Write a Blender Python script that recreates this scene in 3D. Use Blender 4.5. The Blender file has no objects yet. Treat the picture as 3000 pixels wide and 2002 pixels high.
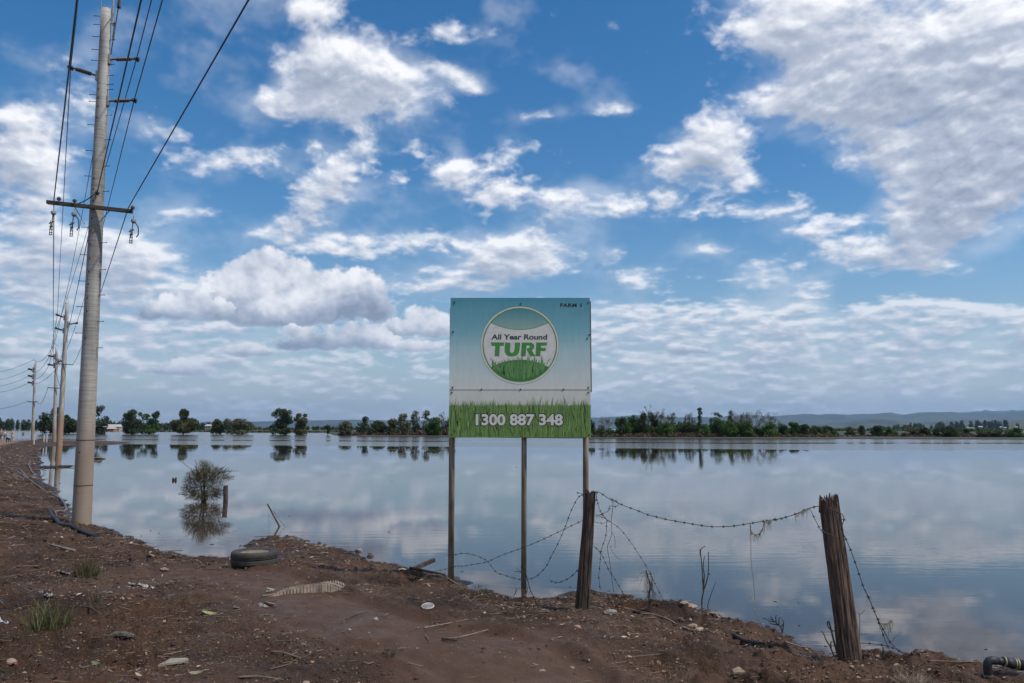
import bpy, math, random
import numpy as np
from mathutils import Vector

random.seed(7)
RNG = np.random.default_rng(7)
sc = bpy.context.scene
COL = sc.collection

# ------------------------------------------------------------------ camera
EYE = 2.0
FPX = 2333.33
TAN_T = 256.0 / FPX
TH = math.atan(TAN_T)
cam_d = bpy.data.cameras.new('camera')
cam_d.lens = 28.0; cam_d.sensor_width = 36.0; cam_d.sensor_fit = 'HORIZONTAL'
cam_d.clip_start = 0.05; cam_d.clip_end = 90000.0
cam = bpy.data.objects.new('camera', cam_d); COL.objects.link(cam)
cam.location = (0, 0, EYE)
cam.rotation_euler = (math.pi / 2 + TH, 0, 0)
sc.camera = cam

# ------------------------------------------------------------------ sky
SUN_EL = math.radians(55); SUN_AZ = math.radians(108)      # azimuth clockwise from +Y (view direction)
world = bpy.data.worlds.new('World'); sc.world = world; world.use_nodes = True
sc.view_settings.view_transform = 'Standard'; sc.view_settings.look = 'None'
sc.view_settings.gamma = 1.0; sc.view_settings.exposure = 0.30
sc.view_settings.use_curve_mapping = False
sc.render.engine = 'CYCLES'
sc.cycles.use_denoising = True
sc.cycles.max_bounces = 8; sc.cycles.transparent_max_bounces = 12
sc.cycles.volume_bounces = 0
sc.cycles.caustics_reflective = False; sc.cycles.caustics_refractive = False

sun_d = bpy.data.lights.new('sun', 'SUN'); sun_d.energy = 3.4; sun_d.angle = math.radians(2.0)
sun_d.color = (1.0, 0.95, 0.87)
sun = bpy.data.objects.new('sun', sun_d); COL.objects.link(sun)
sdir = Vector((math.sin(SUN_AZ) * math.cos(SUN_EL), math.cos(SUN_AZ) * math.cos(SUN_EL), math.sin(SUN_EL)))
sun.rotation_euler = sdir.to_track_quat('Z', 'Y').to_euler()

# ---- value noise used for terrain and clouds
def _hash(ix, iy, seed):
    h = (ix.astype(np.int64) * 374761393 + iy.astype(np.int64) * 668265263 + seed * 1442695041) & 0xffffffff
    h = ((h ^ (h >> 13)) * 1274126177) & 0xffffffff
    h = ((h ^ (h >> 16)) * 2246822519) & 0xffffffff
    return ((h ^ (h >> 15)) & 0xffffff).astype(np.float32) / float(0xffffff)

def vnoise(x, y, seed=0):
    ix = np.floor(x); iy = np.floor(y)
    fx = (x - ix).astype(np.float32); fy = (y - iy).astype(np.float32)
    ix = ix.astype(np.int64); iy = iy.astype(np.int64)
    u = fx * fx * fx * (fx * (fx * 6 - 15) + 10); v = fy * fy * fy * (fy * (fy * 6 - 15) + 10)
    a = _hash(ix, iy, seed); b = _hash(ix + 1, iy, seed); c = _hash(ix, iy + 1, seed); d = _hash(ix + 1, iy + 1, seed)
    return (a + (b - a) * u) * (1 - v) + (c + (d - c) * u) * v

def fbm(x, y, octaves=5, seed=0, gain=0.5, lac=2.03):
    x = np.asarray(x, dtype=np.float64); y = np.asarray(y, dtype=np.float64)
    s = np.zeros(x.shape, np.float32); a = 1.0; t = 0.0
    for o in range(octaves):
        s += a * vnoise(x + 17.3 * o, y - 9.1 * o, seed + o * 31); t += a
        a *= gain
        x, y = (x * 0.8 - y * 0.6) * lac, (x * 0.6 + y * 0.8) * lac
    return s / t

def sstep(a, b, x):
    t = np.clip((x - a) / (b - a), 0, 1); return t * t * (3 - 2 * t)

def ray(px, py):
    cx = (px - 1500.0) / FPX; cy = (1001.0 - py) / FPX
    return Vector((cx, math.cos(TH) - math.sin(TH) * cy, math.sin(TH) + math.cos(TH) * cy))
def W(px, py, z=0.0):
    r = ray(px, py); t = (z - EYE) / r.z
    return Vector((r.x * t, r.y * t, z))
def WD(px, py, D):
    r = ray(px, py); t = D / r.y
    return Vector((r.x * t, D, EYE + r.z * t))

# clouds seen from this place, each given by its direction: (u, v, half width, half height, weight, tilt)
# on a 2350 wide view looking along +Y
CLOUDS = [
 (2150,70,400,130,1.15,0),(1850,70,180,100,.85,0.2),(2330,210,300,140,1.1,0),(2000,215,240,70,.95,0),(1790,225,120,42,.6,0),
 (2330,330,210,110,.95,0),(2040,350,150,75,.95,0.3),(2260,430,200,95,1.0,-.3),(2130,510,190,75,.95,-.25),(2030,600,150,36,.9,0.05),
 (1560,385,150,88,.95,-.15),(1640,290,60,62,.6,-.4),(1600,340,100,40,.5,-.2),(1690,405,62,32,.5,0),(1790,490,100,36,.9,0),(1590,492,70,26,.6,0),
 (1655,588,100,28,.75,0),(1865,548,76,24,.65,0),(1760,636,120,26,.7,0),(1845,685,62,34,.7,-.5),(1455,650,100,34,.65,0),(1385,590,44,22,.65,0),
 (780,150,120,62,1.1,-.1),(905,205,125,88,1.2,.15),(745,120,70,50,.6,0),(715,235,120,48,.55,0),(630,240,70,46,.55,-.5),(1072,188,56,28,.75,.3),
 (1050,62,84,46,.38,0),(690,20,130,42,.5,0),(745,50,60,44,.4,0),(1255,268,70,24,.55,-.1),(1392,262,80,24,.65,-.1),(1180,350,66,30,.45,0),
 (1050,370,46,64,.65,.2),(1110,440,100,44,.7,.2),(1205,470,130,38,.75,0),(1360,462,150,30,.55,0),(1235,562,105,48,.85,-.2),(1070,545,76,34,.6,-.1),
 (955,545,66,26,.55,0),(928,390,28,24,.55,0),(1370,325,40,22,.35,0),(1260,170,40,26,.3,0),
 (750,445,120,56,.9,-.35),(670,520,130,46,.85,0),(795,370,56,56,.6,-.4),(862,330,84,34,.55,0),(735,325,32,32,.45,0),(560,375,170,56,.8,0),
 (400,480,100,38,.65,0),(372,292,76,44,.55,0),(850,555,90,30,.5,0),(740,575,110,30,.6,0),
 (50,400,120,110,1.1,.3),(20,270,50,70,.55,0),(185,230,66,90,.38,0),(100,290,80,60,.4,0),(120,130,70,34,.25,0),(215,120,34,120,.3,0),
 (90,560,170,80,.85,0),(60,660,240,80,.85,0),(290,585,100,56,.85,0),(220,620,130,60,.6,0),
 
 (390,690,170,46,.85,0),(430,735,150,34,.8,0),(560,806,54,22,1.0,0),
 (420,845,84,26,.8,0),(965,792,60,22,.8,0),(1080,620,250,46,.9,-.05),(1170,590,90,30,.6,0),(1000,665,120,30,.6,0),(500,822,40,14,.7,0),
 (180,770,230,50,.8,0),(20,806,66,18,.9,0),(200,840,200,30,.5,0),(640,856,160,24,.6,0),(380,800,60,20,.6,0),
 (1700,760,380,50,.72,0),(1950,800,420,64,.75,0),(2250,790,320,80,.85,0),(1560,800,50,16,.6,0),(2000,770,200,40,.6,0),(1550,722,200,34,.55,0),
 (1500,860,240,30,.5,0),(2050,870,340,30,.6,0),(1350,745,90,30,.4,0),(2200,730,170,34,.5,0),
]
def cloud_field(az, el):
    """az, el in radians -> coverage, brightness"""
    ce = np.cos(el)
    dx = ce * np.sin(az); dy = ce * np.cos(az); dz = np.sin(el)
    # view of the same direction on the 2350 wide picture plane
    fwd = dy * math.cos(TH) + dz * math.sin(TH)
    up = -dy * math.sin(TH) + dz * math.cos(TH)
    ok = fwd > 0.15
    fw = np.where(ok, fwd, 1.0)
    k = FPX / 1.2766
    u = np.where(ok, 1175 + dx / fw * k, -99999.0); v = np.where(ok, 784 - up / fw * k, -99999.0)
    zz = np.maximum(dz, 0.0) + 0.30
    X = dx / zz; Y = dy / zz
    # warp of the blobs
    wx = (fbm(X * 4, Y * 4, 4, 11) - .5); wy = (fbm(X * 4 + 40, Y * 4, 4, 23) - .5)
    n0 = .35 * fbm(X * 6 + 20, Y * 6, 2, 9) + .65 * fbm(X * 19 + wx * 1.4, Y * 19 + wy * 1.4, 6, 5, gain=.60)
    bil = 1 - np.abs(fbm(X * 9 + 7, Y * 9, 5, 55, gain=.55) * 2 - 1) * 2.2
    n1 = n0 * .80 + .20 * (.28 + .5 * bil)
    n2 = fbm(X * 1.3 + 3.0, Y * 1.3, 4, 77)
    # general cover outside of the listed clouds
    g = sstep(0.40, 0.62, n2) * 1.0
    low = sstep(0.30, 0.05, el)
    g = g + low * 0.25
    c = np.zeros(az.shape, np.float32)
    uu = u + wx * 85; vv = v + wy * 55
    for (a, b, w, h, s, t) in CLOUDS:
        m = (np.abs(uu - a) < (w + h) * 2.3) & (np.abs(vv - b) < (w + h) * 2.3)
        if not m.any(): continue
        du = uu[m] - a; dv = vv[m] - b
        ct, st = math.cos(t), math.sin(t)
        p = (du * ct + dv * st) / (w * .92); q = (-du * st + dv * ct) / (h * .94)
        c[m] += s * np.exp(-(p * p + q * q) * 0.95)
    infr = sstep(-260, -20, u) * sstep(2610, 2370, u) * sstep(-260, -20, v)
    # horizon deck
    deck = sstep(640, 880, v) * 0.50
    base = np.minimum(c, 1.5) + deck * infr
    cov = base * infr + g * (1 - infr)
    return cov, n1, u, v

# heaped cumulus: puffs (u, v, rx, ry) sharing a flat base at row b
CUMULUS = [
 (752, [(600,598,52,36),(558,628,62,40),(645,630,74,46),(520,668,62,38),(590,668,90,46),(700,650,60,34),(762,650,62,36),(832,668,58,46),(858,705,50,40),(760,700,110,48),(660,712,130,44),(590,716,90,34)]),
 (806, [(812,770,92,36),(740,782,80,24),(875,778,50,28),(670,790,60,16),(690,764,50,20)]),
 (778, [(975,738,56,32),(930,752,46,22),(1004,756,38,20)]),
 (738, [(398,706,74,28),(462,690,56,38),(340,716,50,20),(505,712,50,26)]),
 (818, [(560,804,46,16),(600,808,30,9)]), (862, [(420,846,70,18),(365,850,40,10)]), (808, [(965,796,50,15)]), (814, [(1560,803,40,12),(1600,806,30,8)]), (822, [(18,808,50,16)]),
]
def cumulus(u, v, n, A, E):
    al = np.zeros(u.shape, np.float32); sh = np.zeros(u.shape, np.float32)
    b1 = fbm(A * 38, E * 46, 4, 401, gain=.55); bil = 1 - np.abs(b1 * 2 - 1) * 2
    b2 = fbm(A * 15 + 4, E * 20, 5, 431, gain=.6) - .5
    b3 = fbm(A * 70 + 4, E * 80, 4, 441, gain=.6) - .5
    for base, puffs in CUMULUS:
        m = np.full(u.shape, -9, np.float32); lv = np.zeros(u.shape, np.float32); wsum = np.full(u.shape, 1e-4, np.float32)
        near = (np.abs(v - base) < 260)
        for (a, b, rx, ry) in puffs:
            du = (u - a + b2 * 46) / (rx * 1.12); dv = (v - b + b3 * 14) / (ry * 1.12)
            q = 1 - (du * du + dv * dv)
            m = np.maximum(m, q); wq = np.exp(np.clip(q, -3, 1) * 3.0); lv += wq * (-dv * .75 + du * .25); wsum += wq
        lv = lv / wsum
        m = m + (bil - .45) * .34 + b3 * .95 + b2 * .8 - np.clip((v - base + b2 * 22) / 16, 0, 6) * .9
        a_ = np.where(near, sstep(-.12, .62, m), 0)
        top = min(p[1] - p[3] for p in puffs)
        hgt = np.clip((base - v) / max(30, base - top), 0, 1)
        s_ = .80 + .30 * lv + .20 * (bil - .4) - .46 * (1 - sstep(0.05, .55, hgt + b2 * .5)) * (1 if base - top > 60 else .5) + .75 * b2 + .35 * b3
        s_ = np.clip(s_, .17, 1.2)
        sh = np.where(a_ > 0, sh * (1 - a_) + s_ * a_ if False else np.where(a_ >= al, s_, sh), sh); al = np.maximum(al, a_)
    return al, sh

def make_cloud_image(name, nx, ny, az0, az1, el0, el1):
    az = np.linspace(az0, az1, nx); el = np.linspace(el0, el1, ny)
    A, E = np.meshgrid(az, el)
    cov, n, u, v = cloud_field(A, E)
    # stretched fine streaks near the horizon
    st = .6 * fbm(A * 26 + 5, E * 120, 4, 91, gain=.6) + .4 * fbm(A * 60, E * 190, 3, 95)
    hor = sstep(0.26, 0.10, E)
    d = np.minimum(cov, 1.5 - .75 * hor) + (n - 0.5) * (2.5 - 1.5 * hor) + (st - .5) * 2.5 * hor - 0.48
    alpha = sstep(-0.06, 0.62, d) * (.93 - .12 * hor)
    veil = sstep(.02, .85, np.minimum(cov, 1) * .8 + (fbm(A * 9 + 2, E * 14, 5, 601, gain=.62) - .5) * 1.5 - .07) * .32
    alpha = np.maximum(alpha, 1 - (1 - alpha) * (1 - veil))
    dens = np.clip(d, 0, 1.6)
    # light comes from above right: sum of density along that way
    dpy = ny / (el1 - el0); dpx = nx / (az1 - az0)
    acc = np.zeros_like(dens); tot = 0
    for i, ang in enumerate((0.006, 0.014, 0.026, 0.042)):
        sy = int(round(ang * dpy)); sx = int(round(ang * 0.45 * dpx))
        s = np.zeros_like(dens)
        s[:ny - sy or None, :nx - sx or None] = dens[sy:, sx:]
        wgt = 1.0 / (i + 1); acc += s * wgt; tot += wgt
    acc /= tot
    big = sstep(0.2, 1.2, dens)
    lit = np.exp(-acc * 1.75)
    edge = (dens - acc)
    shade = 0.43 + 0.72 * lit + 0.42 * np.clip(edge, -.5, .8) * (0.4 + big)
    shade += (n - .5) * 0.35
    shade = np.clip(shade, 0.26, 1.25)
    ca_, cs_ = cumulus(u, v, n, A, E)
    shade = shade * (1 - ca_) + cs_ * ca_; alpha = np.maximum(alpha, ca_ * .99)
    img = np.zeros((ny, nx, 4), np.float32)
    img[..., 0] = alpha; img[..., 1] = shade / 1.5; img[..., 2] = np.clip(dens / 1.6, 0, 1); img[..., 3] = 1
    im = bpy.data.images.new(name, nx, ny, float_buffer=True, is_data=True)
    im.pixels.foreach_set(img.ravel()); im.update()
    return im
R = math.radians
IM_FRONT = make_cloud_image('clouds_front', 1700, 900, R(-52), R(52), R(-1), R(54))
IM_ALL = make_cloud_image('clouds_all', 1200, 320, R(-180), R(180), R(-1), R(90))

nt = world.node_tree; nt.nodes.clear()
def wn(t, **kw):
    n = nt.nodes.new(t)
    for k, val in kw.items(): setattr(n, k, val)
    return n
def wm(op, a, b=None, c=None):
    n = wn('ShaderNodeMath', operation=op)
    for i, x in enumerate((a, b, c)):
        if x is None: continue
        if isinstance(x, (int, float)): n.inputs[i].default_value = x
        else: nt.links.new(x, n.inputs[i])
    return n.outputs[0]
tc = wn('ShaderNodeTexCoord'); sep = wn('ShaderNodeSeparateXYZ'); nt.links.new(tc.outputs['Generated'], sep.inputs[0])
sx, sy, sz = sep.outputs
az = wm('ARCTAN2', sx, sy); el = wm('ARCSINE', sz)
def lookup(im, a0, a1, e0, e1):
    uu = wm('DIVIDE', wm('SUBTRACT', az, a0), a1 - a0); vv = wm('DIVIDE', wm('SUBTRACT', el, e0), e1 - e0)
    cmb = wn('ShaderNodeCombineXYZ'); nt.links.new(uu, cmb.inputs[0]); nt.links.new(vv, cmb.inputs[1])
    t = wn('ShaderNodeTexImage', interpolation='Cubic', extension='EXTEND'); t.image = im
    nt.links.new(cmb.outputs[0], t.inputs[0]); return t.outputs[0]
cf = lookup(IM_FRONT, R(-52), R(52), R(-1), R(54)); ca = lookup(IM_ALL, R(-180), R(180), R(-1), R(90))
inside = wm('MULTIPLY', wm('LESS_THAN', wm('ABSOLUTE', az), R(51.5)), wm('LESS_THAN', el, R(53.5)))
mx = wn('ShaderNodeMix', data_type='RGBA'); nt.links.new(inside, mx.inputs[0]); nt.links.new(ca, mx.inputs[6]); nt.links.new(cf, mx.inputs[7])
sp = wn('ShaderNodeSeparateColor'); nt.links.new(mx.outputs[2], sp.inputs[0])
sky = wn('ShaderNodeTexSky', sky_type='NISHITA'); sky.sun_disc = False
sky.sun_elevation = SUN_EL; sky.sun_rotation = SUN_AZ
sky.altitude = 20; sky.air_density = 1.1; sky.dust_density = 0.6; sky.ozone_density = 2.6
SKY_K = 0.092
hsv = wn('ShaderNodeHueSaturation'); hsv.inputs['Saturation'].default_value = 1.38; hsv.inputs['Hue'].default_value = 0.500; hsv.inputs['Value'].default_value = 1.0
nt.links.new(sky.outputs[0], hsv.inputs['Color'])
# cloud colour from its brightness: slate blue shade -> warm white
ramp = wn('ShaderNodeValToRGB'); nt.links.new(sp.outputs[1], ramp.inputs[0])
cr = ramp.color_ramp
cr.elements[0].position = 0.12; cr.elements[0].color = (0.19, 0.235, 0.32, 1)
cr.elements[1].position = 0.74; cr.elements[1].color = (0.86, 0.86, 0.88, 1)
e = cr.elements.new(0.42); e.color = (0.42, 0.46, 0.55, 1)
vs = wn('ShaderNodeVectorMath', operation='SCALE'); vs.inputs[3].default_value = 1.0 / SKY_K
nt.links.new(ramp.outputs[0], vs.inputs[0])
mix = wn('ShaderNodeMix', data_type='RGBA'); nt.links.new(sp.outputs[0], mix.inputs[0])
nt.links.new(hsv.outputs[0], mix.inputs[6]); nt.links.new(vs.outputs[0], mix.inputs[7])
# haze of the far air towards the horizon, the same all round
hz = wm('POWER', wm('SUBTRACT', 1.0, wm('MINIMUM', wm('DIVIDE', wm('MAXIMUM', el, 0.0), 0.30), 1.0)), 1.6)
hzf = wm('MULTIPLY', hz, 0.6)
hc = wn('ShaderNodeMix', data_type='RGBA'); nt.links.new(hzf, hc.inputs[0]); nt.links.new(mix.outputs[2], hc.inputs[6])
hc.inputs[7].default_value = (0.285 / SKY_K, 0.350 / SKY_K, 0.455 / SKY_K, 1)
bg = wn('ShaderNodeBackground'); bg.inputs[1].default_value = SKY_K
nt.links.new(hc.outputs[2], bg.inputs[0])
ow = wn('ShaderNodeOutputWorld'); nt.links.new(bg.outputs[0], ow.inputs[0])

# ------------------------------------------------------------------ materials
def new_mat(name):
    m = bpy.data.materials.new(name); m.use_nodes = True
    return m, m.node_tree, m.node_tree.nodes['Principled BSDF']
MATS = {}
def mat(name, c1, c2=None, rough=.8, scale=8.0, detail=6, bump=0.0, bscale=None, metal=0.0, stretch=(1, 1, 1), lo=.35, hi=.65, coord='Object', spec=.5, trans=0.0):
    if name in MATS: return MATS[name]
    m, t, b = new_mat(name); N = t.nodes.new; L = t.links.new
    b.inputs['Roughness'].default_value = rough; b.inputs['Metallic'].default_value = metal
    b.inputs['Specular IOR Level'].default_value = spec
    tcn = N('ShaderNodeTexCoord'); mp = N('ShaderNodeMapping'); mp.inputs['Scale'].default_value = stretch
    L(tcn.outputs[coord], mp.inputs[0])
    nz = N('ShaderNodeTexNoise'); nz.inputs['Scale'].default_value = scale; nz.inputs['Detail'].default_value = detail
    L(mp.outputs[0], nz.inputs['Vector'])
    if c2 is None: c2 = tuple(x * .6 for x in c1)
    rp = N('ShaderNodeValToRGB'); rp.color_ramp.elements[0].position = lo; rp.color_ramp.elements[1].position = hi
    rp.color_ramp.elements[0].color = (*c2, 1); rp.color_ramp.elements[1].color = (*c1, 1)
    L(nz.outputs[0], rp.inputs[0]); L(rp.outputs[0], b.inputs['Base Color'])
    if bump:
        nb = N('ShaderNodeTexNoise'); nb.inputs['Scale'].default_value = bscale or scale * 3; nb.inputs['Detail'].default_value = 8
        L(mp.outputs[0], nb.inputs['Vector'])
        bm_ = N('ShaderNodeBump'); bm_.inputs['Strength'].default_value = bump; bm_.inputs['Distance'].default_value = .02
        L(nb.outputs[0], bm_.inputs['Height']); L(bm_.outputs[0], b.inputs['Normal'])
    if trans:
        tr = N('ShaderNodeBsdfTranslucent'); ms = N('ShaderNodeMixShader'); ms.inputs[0].default_value = trans
        L(rp.outputs[0], tr.inputs[0]); L(b.outputs[0], ms.inputs[1]); L(tr.outputs[0], ms.inputs[2])
        L(ms.outputs[0], t.nodes['Material Output'].inputs[0])
    MATS[name] = m
    return m
def attr_mat(name, rough=.7, var=0.25, trans=0.0, spec=.4):
    """colour from the mesh's own 'tint' colours, with a fine mottling"""
    m, t, b = new_mat(name); N = t.nodes.new; L = t.links.new
    a = N('ShaderNodeAttribute'); a.attribute_name = 'tint'
    g = N('ShaderNodeTexCoord'); nz = N('ShaderNodeTexNoise'); nz.inputs['Scale'].default_value = 60; L(g.outputs['Object'], nz.inputs['Vector'])
    mr = N('ShaderNodeMapRange'); mr.inputs[3].default_value = 1 - var; mr.inputs[4].default_value = 1 + var; L(nz.outputs[0], mr.inputs[0])
    s = N('ShaderNodeVectorMath'); s.operation = 'SCALE'; L(a.outputs['Color'], s.inputs[0]); L(mr.outputs[0], s.inputs[3])
    L(s.outputs[0], b.inputs['Base Color']); b.inputs['Roughness'].default_value = rough; b.inputs['Specular IOR Level'].default_value = spec
    if trans:
        tr = N('ShaderNodeBsdfTranslucent'); ms = N('ShaderNodeMixShader'); ms.inputs[0].default_value = trans
        L(s.outputs[0], tr.inputs[0]); L(b.outputs[0], ms.inputs[1]); L(tr.outputs[0], ms.inputs[2])
        L(ms.outputs[0], t.nodes['Material Output'].inputs[0])
    return m

# ------------------------------------------------------------------ object helpers
def link_mesh(name, V, F, m=None, parent=None, smooth=False, tint=None):
    me = bpy.data.meshes.new(name)
    V = np.asarray(V, dtype=np.float32).reshape(-1, 3)
    if isinstance(F, np.ndarray) and F.ndim == 2:
        k = F.shape[1]; nf = F.shape[0]
        me.vertices.add(len(V)); me.vertices.foreach_set('co', V.ravel())
        me.loops.add(nf * k); me.loops.foreach_set('vertex_index', F.astype(np.int32).ravel())
        me.polygons.add(nf); me.polygons.foreach_set('loop_start', np.arange(0, nf * k, k, dtype=np.int32))
        me.update(calc_edges=True)
    else:
        me.from_pydata([tuple(map(float, p)) for p in V], [], [tuple(map(int, f)) for f in F]); me.update()
    if smooth: me.polygons.foreach_set('use_smooth', np.ones(len(me.polygons), dtype=bool))
    if tint is not None:
        at = me.color_attributes.new('tint', 'FLOAT_COLOR', 'POINT')
        tt = np.ones((len(V), 4), np.float32); tt[:, :3] = tint; at.data.foreach_set('color', tt.ravel())
    if m: me.materials.append(m)
    o = bpy.data.objects.new(name, me); COL.objects.link(o)
    if parent: o.parent = parent
    return o
def tag(o, label=None, cat=None, group=None, kind=None):
    if label: o['label'] = label
    if cat: o['category'] = cat
    if group: o['group'] = group
    if kind: o['kind'] = kind
    return o
def empty(name, label, cat, loc, group=None):
    o = bpy.data.objects.new(name, None); COL.objects.link(o); o.location = loc; o.empty_display_size = .2
    return tag(o, label, cat, group)

class MB:
    """collects geometry for one mesh (world coordinates)"""
    def __init__(s): s.v = []; s.f = []; s.n = 0; s.t = []
    def add(s, V, F, tint=None):
        V = np.asarray(V, dtype=np.float64).reshape(-1, 3)
        s.v.append(V)
        for f in F: s.f.append(tuple(int(i) + s.n for i in f))
        s.n += len(V)
        if tint is not None: s.t.append(np.tile(np.asarray(tint, dtype=np.float32), (len(V), 1)))
    def tube(s, pts, r, n=8, caps=True, tint=None):
        P = [Vector(p) for p in pts]; m = len(P)
        rr = [r] * m if isinstance(r, (int, float)) else list(r)
        V = []; F = []
        T0 = (P[1] - P[0]).normalized()
        ref = Vector((0, 0, 1)) if abs(T0.z) < .9 else Vector((1, 0, 0))
        A = T0.cross(ref).normalized()
        for i in range(m):
            T = (P[min(i + 1, m - 1)] - P[max(i - 1, 0)])
            if T.length < 1e-9: T = T0.copy()
            T.normalize()
            A = (A - T * A.dot(T))
            A = A.normalized() if A.length > 1e-6 else T.orthogonal().normalized()
            B = T.cross(A)
            for k in range(n):
                a = 2 * math.pi * k / n
                V.append(P[i] + (A * math.cos(a) + B * math.sin(a)) * rr[i])
        for i in range(m - 1):
            for k in range(n):
                k2 = (k + 1) % n
                F.append((i * n + k, i * n + k2, (i + 1) * n + k2, (i + 1) * n + k))
        if caps: F.append(tuple(range(n - 1, -1, -1))); F.append(tuple((m - 1) * n + k for k in range(n)))
        s.add([tuple(v) for v in V], F, tint)
    def box(s, c, size, ax=None, tint=None):
        c = Vector(c); hx, hy, hz = [q / 2 for q in size]
        X, Y, Z = ax if ax else (Vector((1, 0, 0)), Vector((0, 1, 0)), Vector((0, 0, 1)))
        V = [c + X * (a * hx) + Y * (b * hy) + Z * (d * hz) for d in (-1, 1) for b in (-1, 1) for a in (-1, 1)]
        F = [(0, 2, 3, 1), (4, 5, 7, 6), (0, 1, 5, 4), (2, 6, 7, 3), (0, 4, 6, 2), (1, 3, 7, 5)]
        s.add([tuple(v) for v in V], F, tint)
    def build(s, name, m, parent=None, smooth=False):
        V = np.concatenate(s.v)
        org = V.mean(axis=0)
        if parent is not None: org = np.array(parent.location[:])
        else: org = np.array([org[0], org[1], V[:, 2].min()])
        o = link_mesh(name, V - org, s.f, m, None, smooth, np.concatenate(s.t) if s.t else None)
        if parent is not None: o.parent = parent
        else: o.location = org
        return o

# ------------------------------------------------------------------ terrain
SHORE_PX = [(-900,1292),(-300,1291),(0,1293),(60,1293),(130,1293.5),(230,1294),(330,1294),(385,1296),(378,1300),(300,1303),(220,1304),(165,1303),(140,1308),
 (117,1317),(121,1326),(116,1340),(120,1348),(128,1354),(118,1362),(122,1370),(120,1385),(123,1396),(128,1413),(149,1424),(173,1436),(166,1448),(181,1463),
 (212,1483),(210,1495),(192,1506),(209,1517),(229,1528),(260,1539),(283,1544),(330,1551),(371,1563),(425,1588),(453,1602),(504,1613),
 (562,1632),(640,1645),(705,1640),(745,1624),(724,1604),(716,1592),(741,1582),(799,1580),(836,1573),(863,1573),(911,1587),(965,1602),
 (1027,1615),(1068,1629),(1108,1646),(1177,1660),(1197,1669),(1245,1674),(1296,1689),(1330,1703),(1381,1722),(1442,1728),(1500,1748),
 (1556,1757),(1645,1757),(1655,1749),(1684,1742),(1748,1733),(1812,1736),(1833,1754),(1882,1761),(1955,1782),(2019,1783),(2076,1792),
 (2104,1810),(2178,1818),(2242,1837),(2300,1857),(2354,1871),(2400,1886),(2423,1898),(2450,1910),(2519,1925),(2622,1928),(2737,1930),
 (2799,1937),(2877,1955),(2950,1975),(3050,2000),(3300,2030),(3700,2060)]
SH = [W(x, y, 0.02)[:2] for x, y in SHORE_PX] + [(9.5, 4.0), (14, 2.0), (30, -6), (60, -30)]
SH = np.array(SH)
POLY = np.vstack([SH, [(60, -60), (-200, -60), (-200, SH[0][1])]])
def signed_dist(x, y):
    x = np.asarray(x, dtype=np.float64); y = np.asarray(y, dtype=np.float64)
    d2 = np.full(x.shape, 1e18)
    for i in range(len(SH) - 1):
        ax, ay = SH[i]; bx, by = SH[i + 1]
        ex, ey = bx - ax, by - ay; L2 = ex * ex + ey * ey + 1e-12
        t = np.clip(((x - ax) * ex + (y - ay) * ey) / L2, 0, 1)
        d2 = np.minimum(d2, (x - ax - t * ex) ** 2 + (y - ay - t * ey) ** 2)
    ins = np.zeros(x.shape, bool)
    n = len(POLY); j = n - 1
    for i in range(n):
        xi, yi = POLY[i]; xj, yj = POLY[j]
        c = ((yi > y) != (yj > y)) & (x < (xj - xi) * (y - yi) / (yj - yi + 1e-15) + xi)
        ins ^= c; j = i
    d = np.sqrt(d2)
    return np.where(ins, d, -d)
TRACK = [W(x, y, .2)[:2] for x, y in ((560,1672),(760,1700),(980,1800),(1150,1860),(1330,1900),(1480,1960),(1600,2050))]
PUDDLE = W(835, 1638, .05)
def track_dist(x, y):
    d = np.full(np.shape(x), 1e9)
    for (a, b), (c, e) in zip(TRACK[:-1], TRACK[1:]):
        ex, ey = c - a, e - b
        t = np.clip(((x - a) * ex + (y - b) * ey) / (ex * ex + ey * ey), 0, 1)
        d = np.minimum(d, np.hypot(x - a - t * ex, y - b - t * ey))
    return d
def track_mask(x, y):
    d = np.full(np.shape(x), 1e9)
    for (a, b), (c, e) in zip(TRACK[:-1], TRACK[1:]):
        ex, ey = c - a, e - b
        t = np.clip(((x - a) * ex + (y - b) * ey) / (ex * ex + ey * ey), 0, 1)
        d = np.minimum(d, np.hypot(x - a - t * ex, y - b - t * ey))
    return sstep(1.15, 0.35, d + (fbm(x * 1.6, y * 1.6, 3, 301) - .5) * .8)
ROAD_A = np.array((-9.0, 0.0)); ROAD_B = np.array((-64.5, 104.0))
def road_off(x, y):
    d = (ROAD_B - ROAD_A) / np.linalg.norm(ROAD_B - ROAD_A)
    return (x - ROAD_A[0]) * d[1] - (y - ROAD_A[1]) * d[0]      # + to the right of the road
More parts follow.
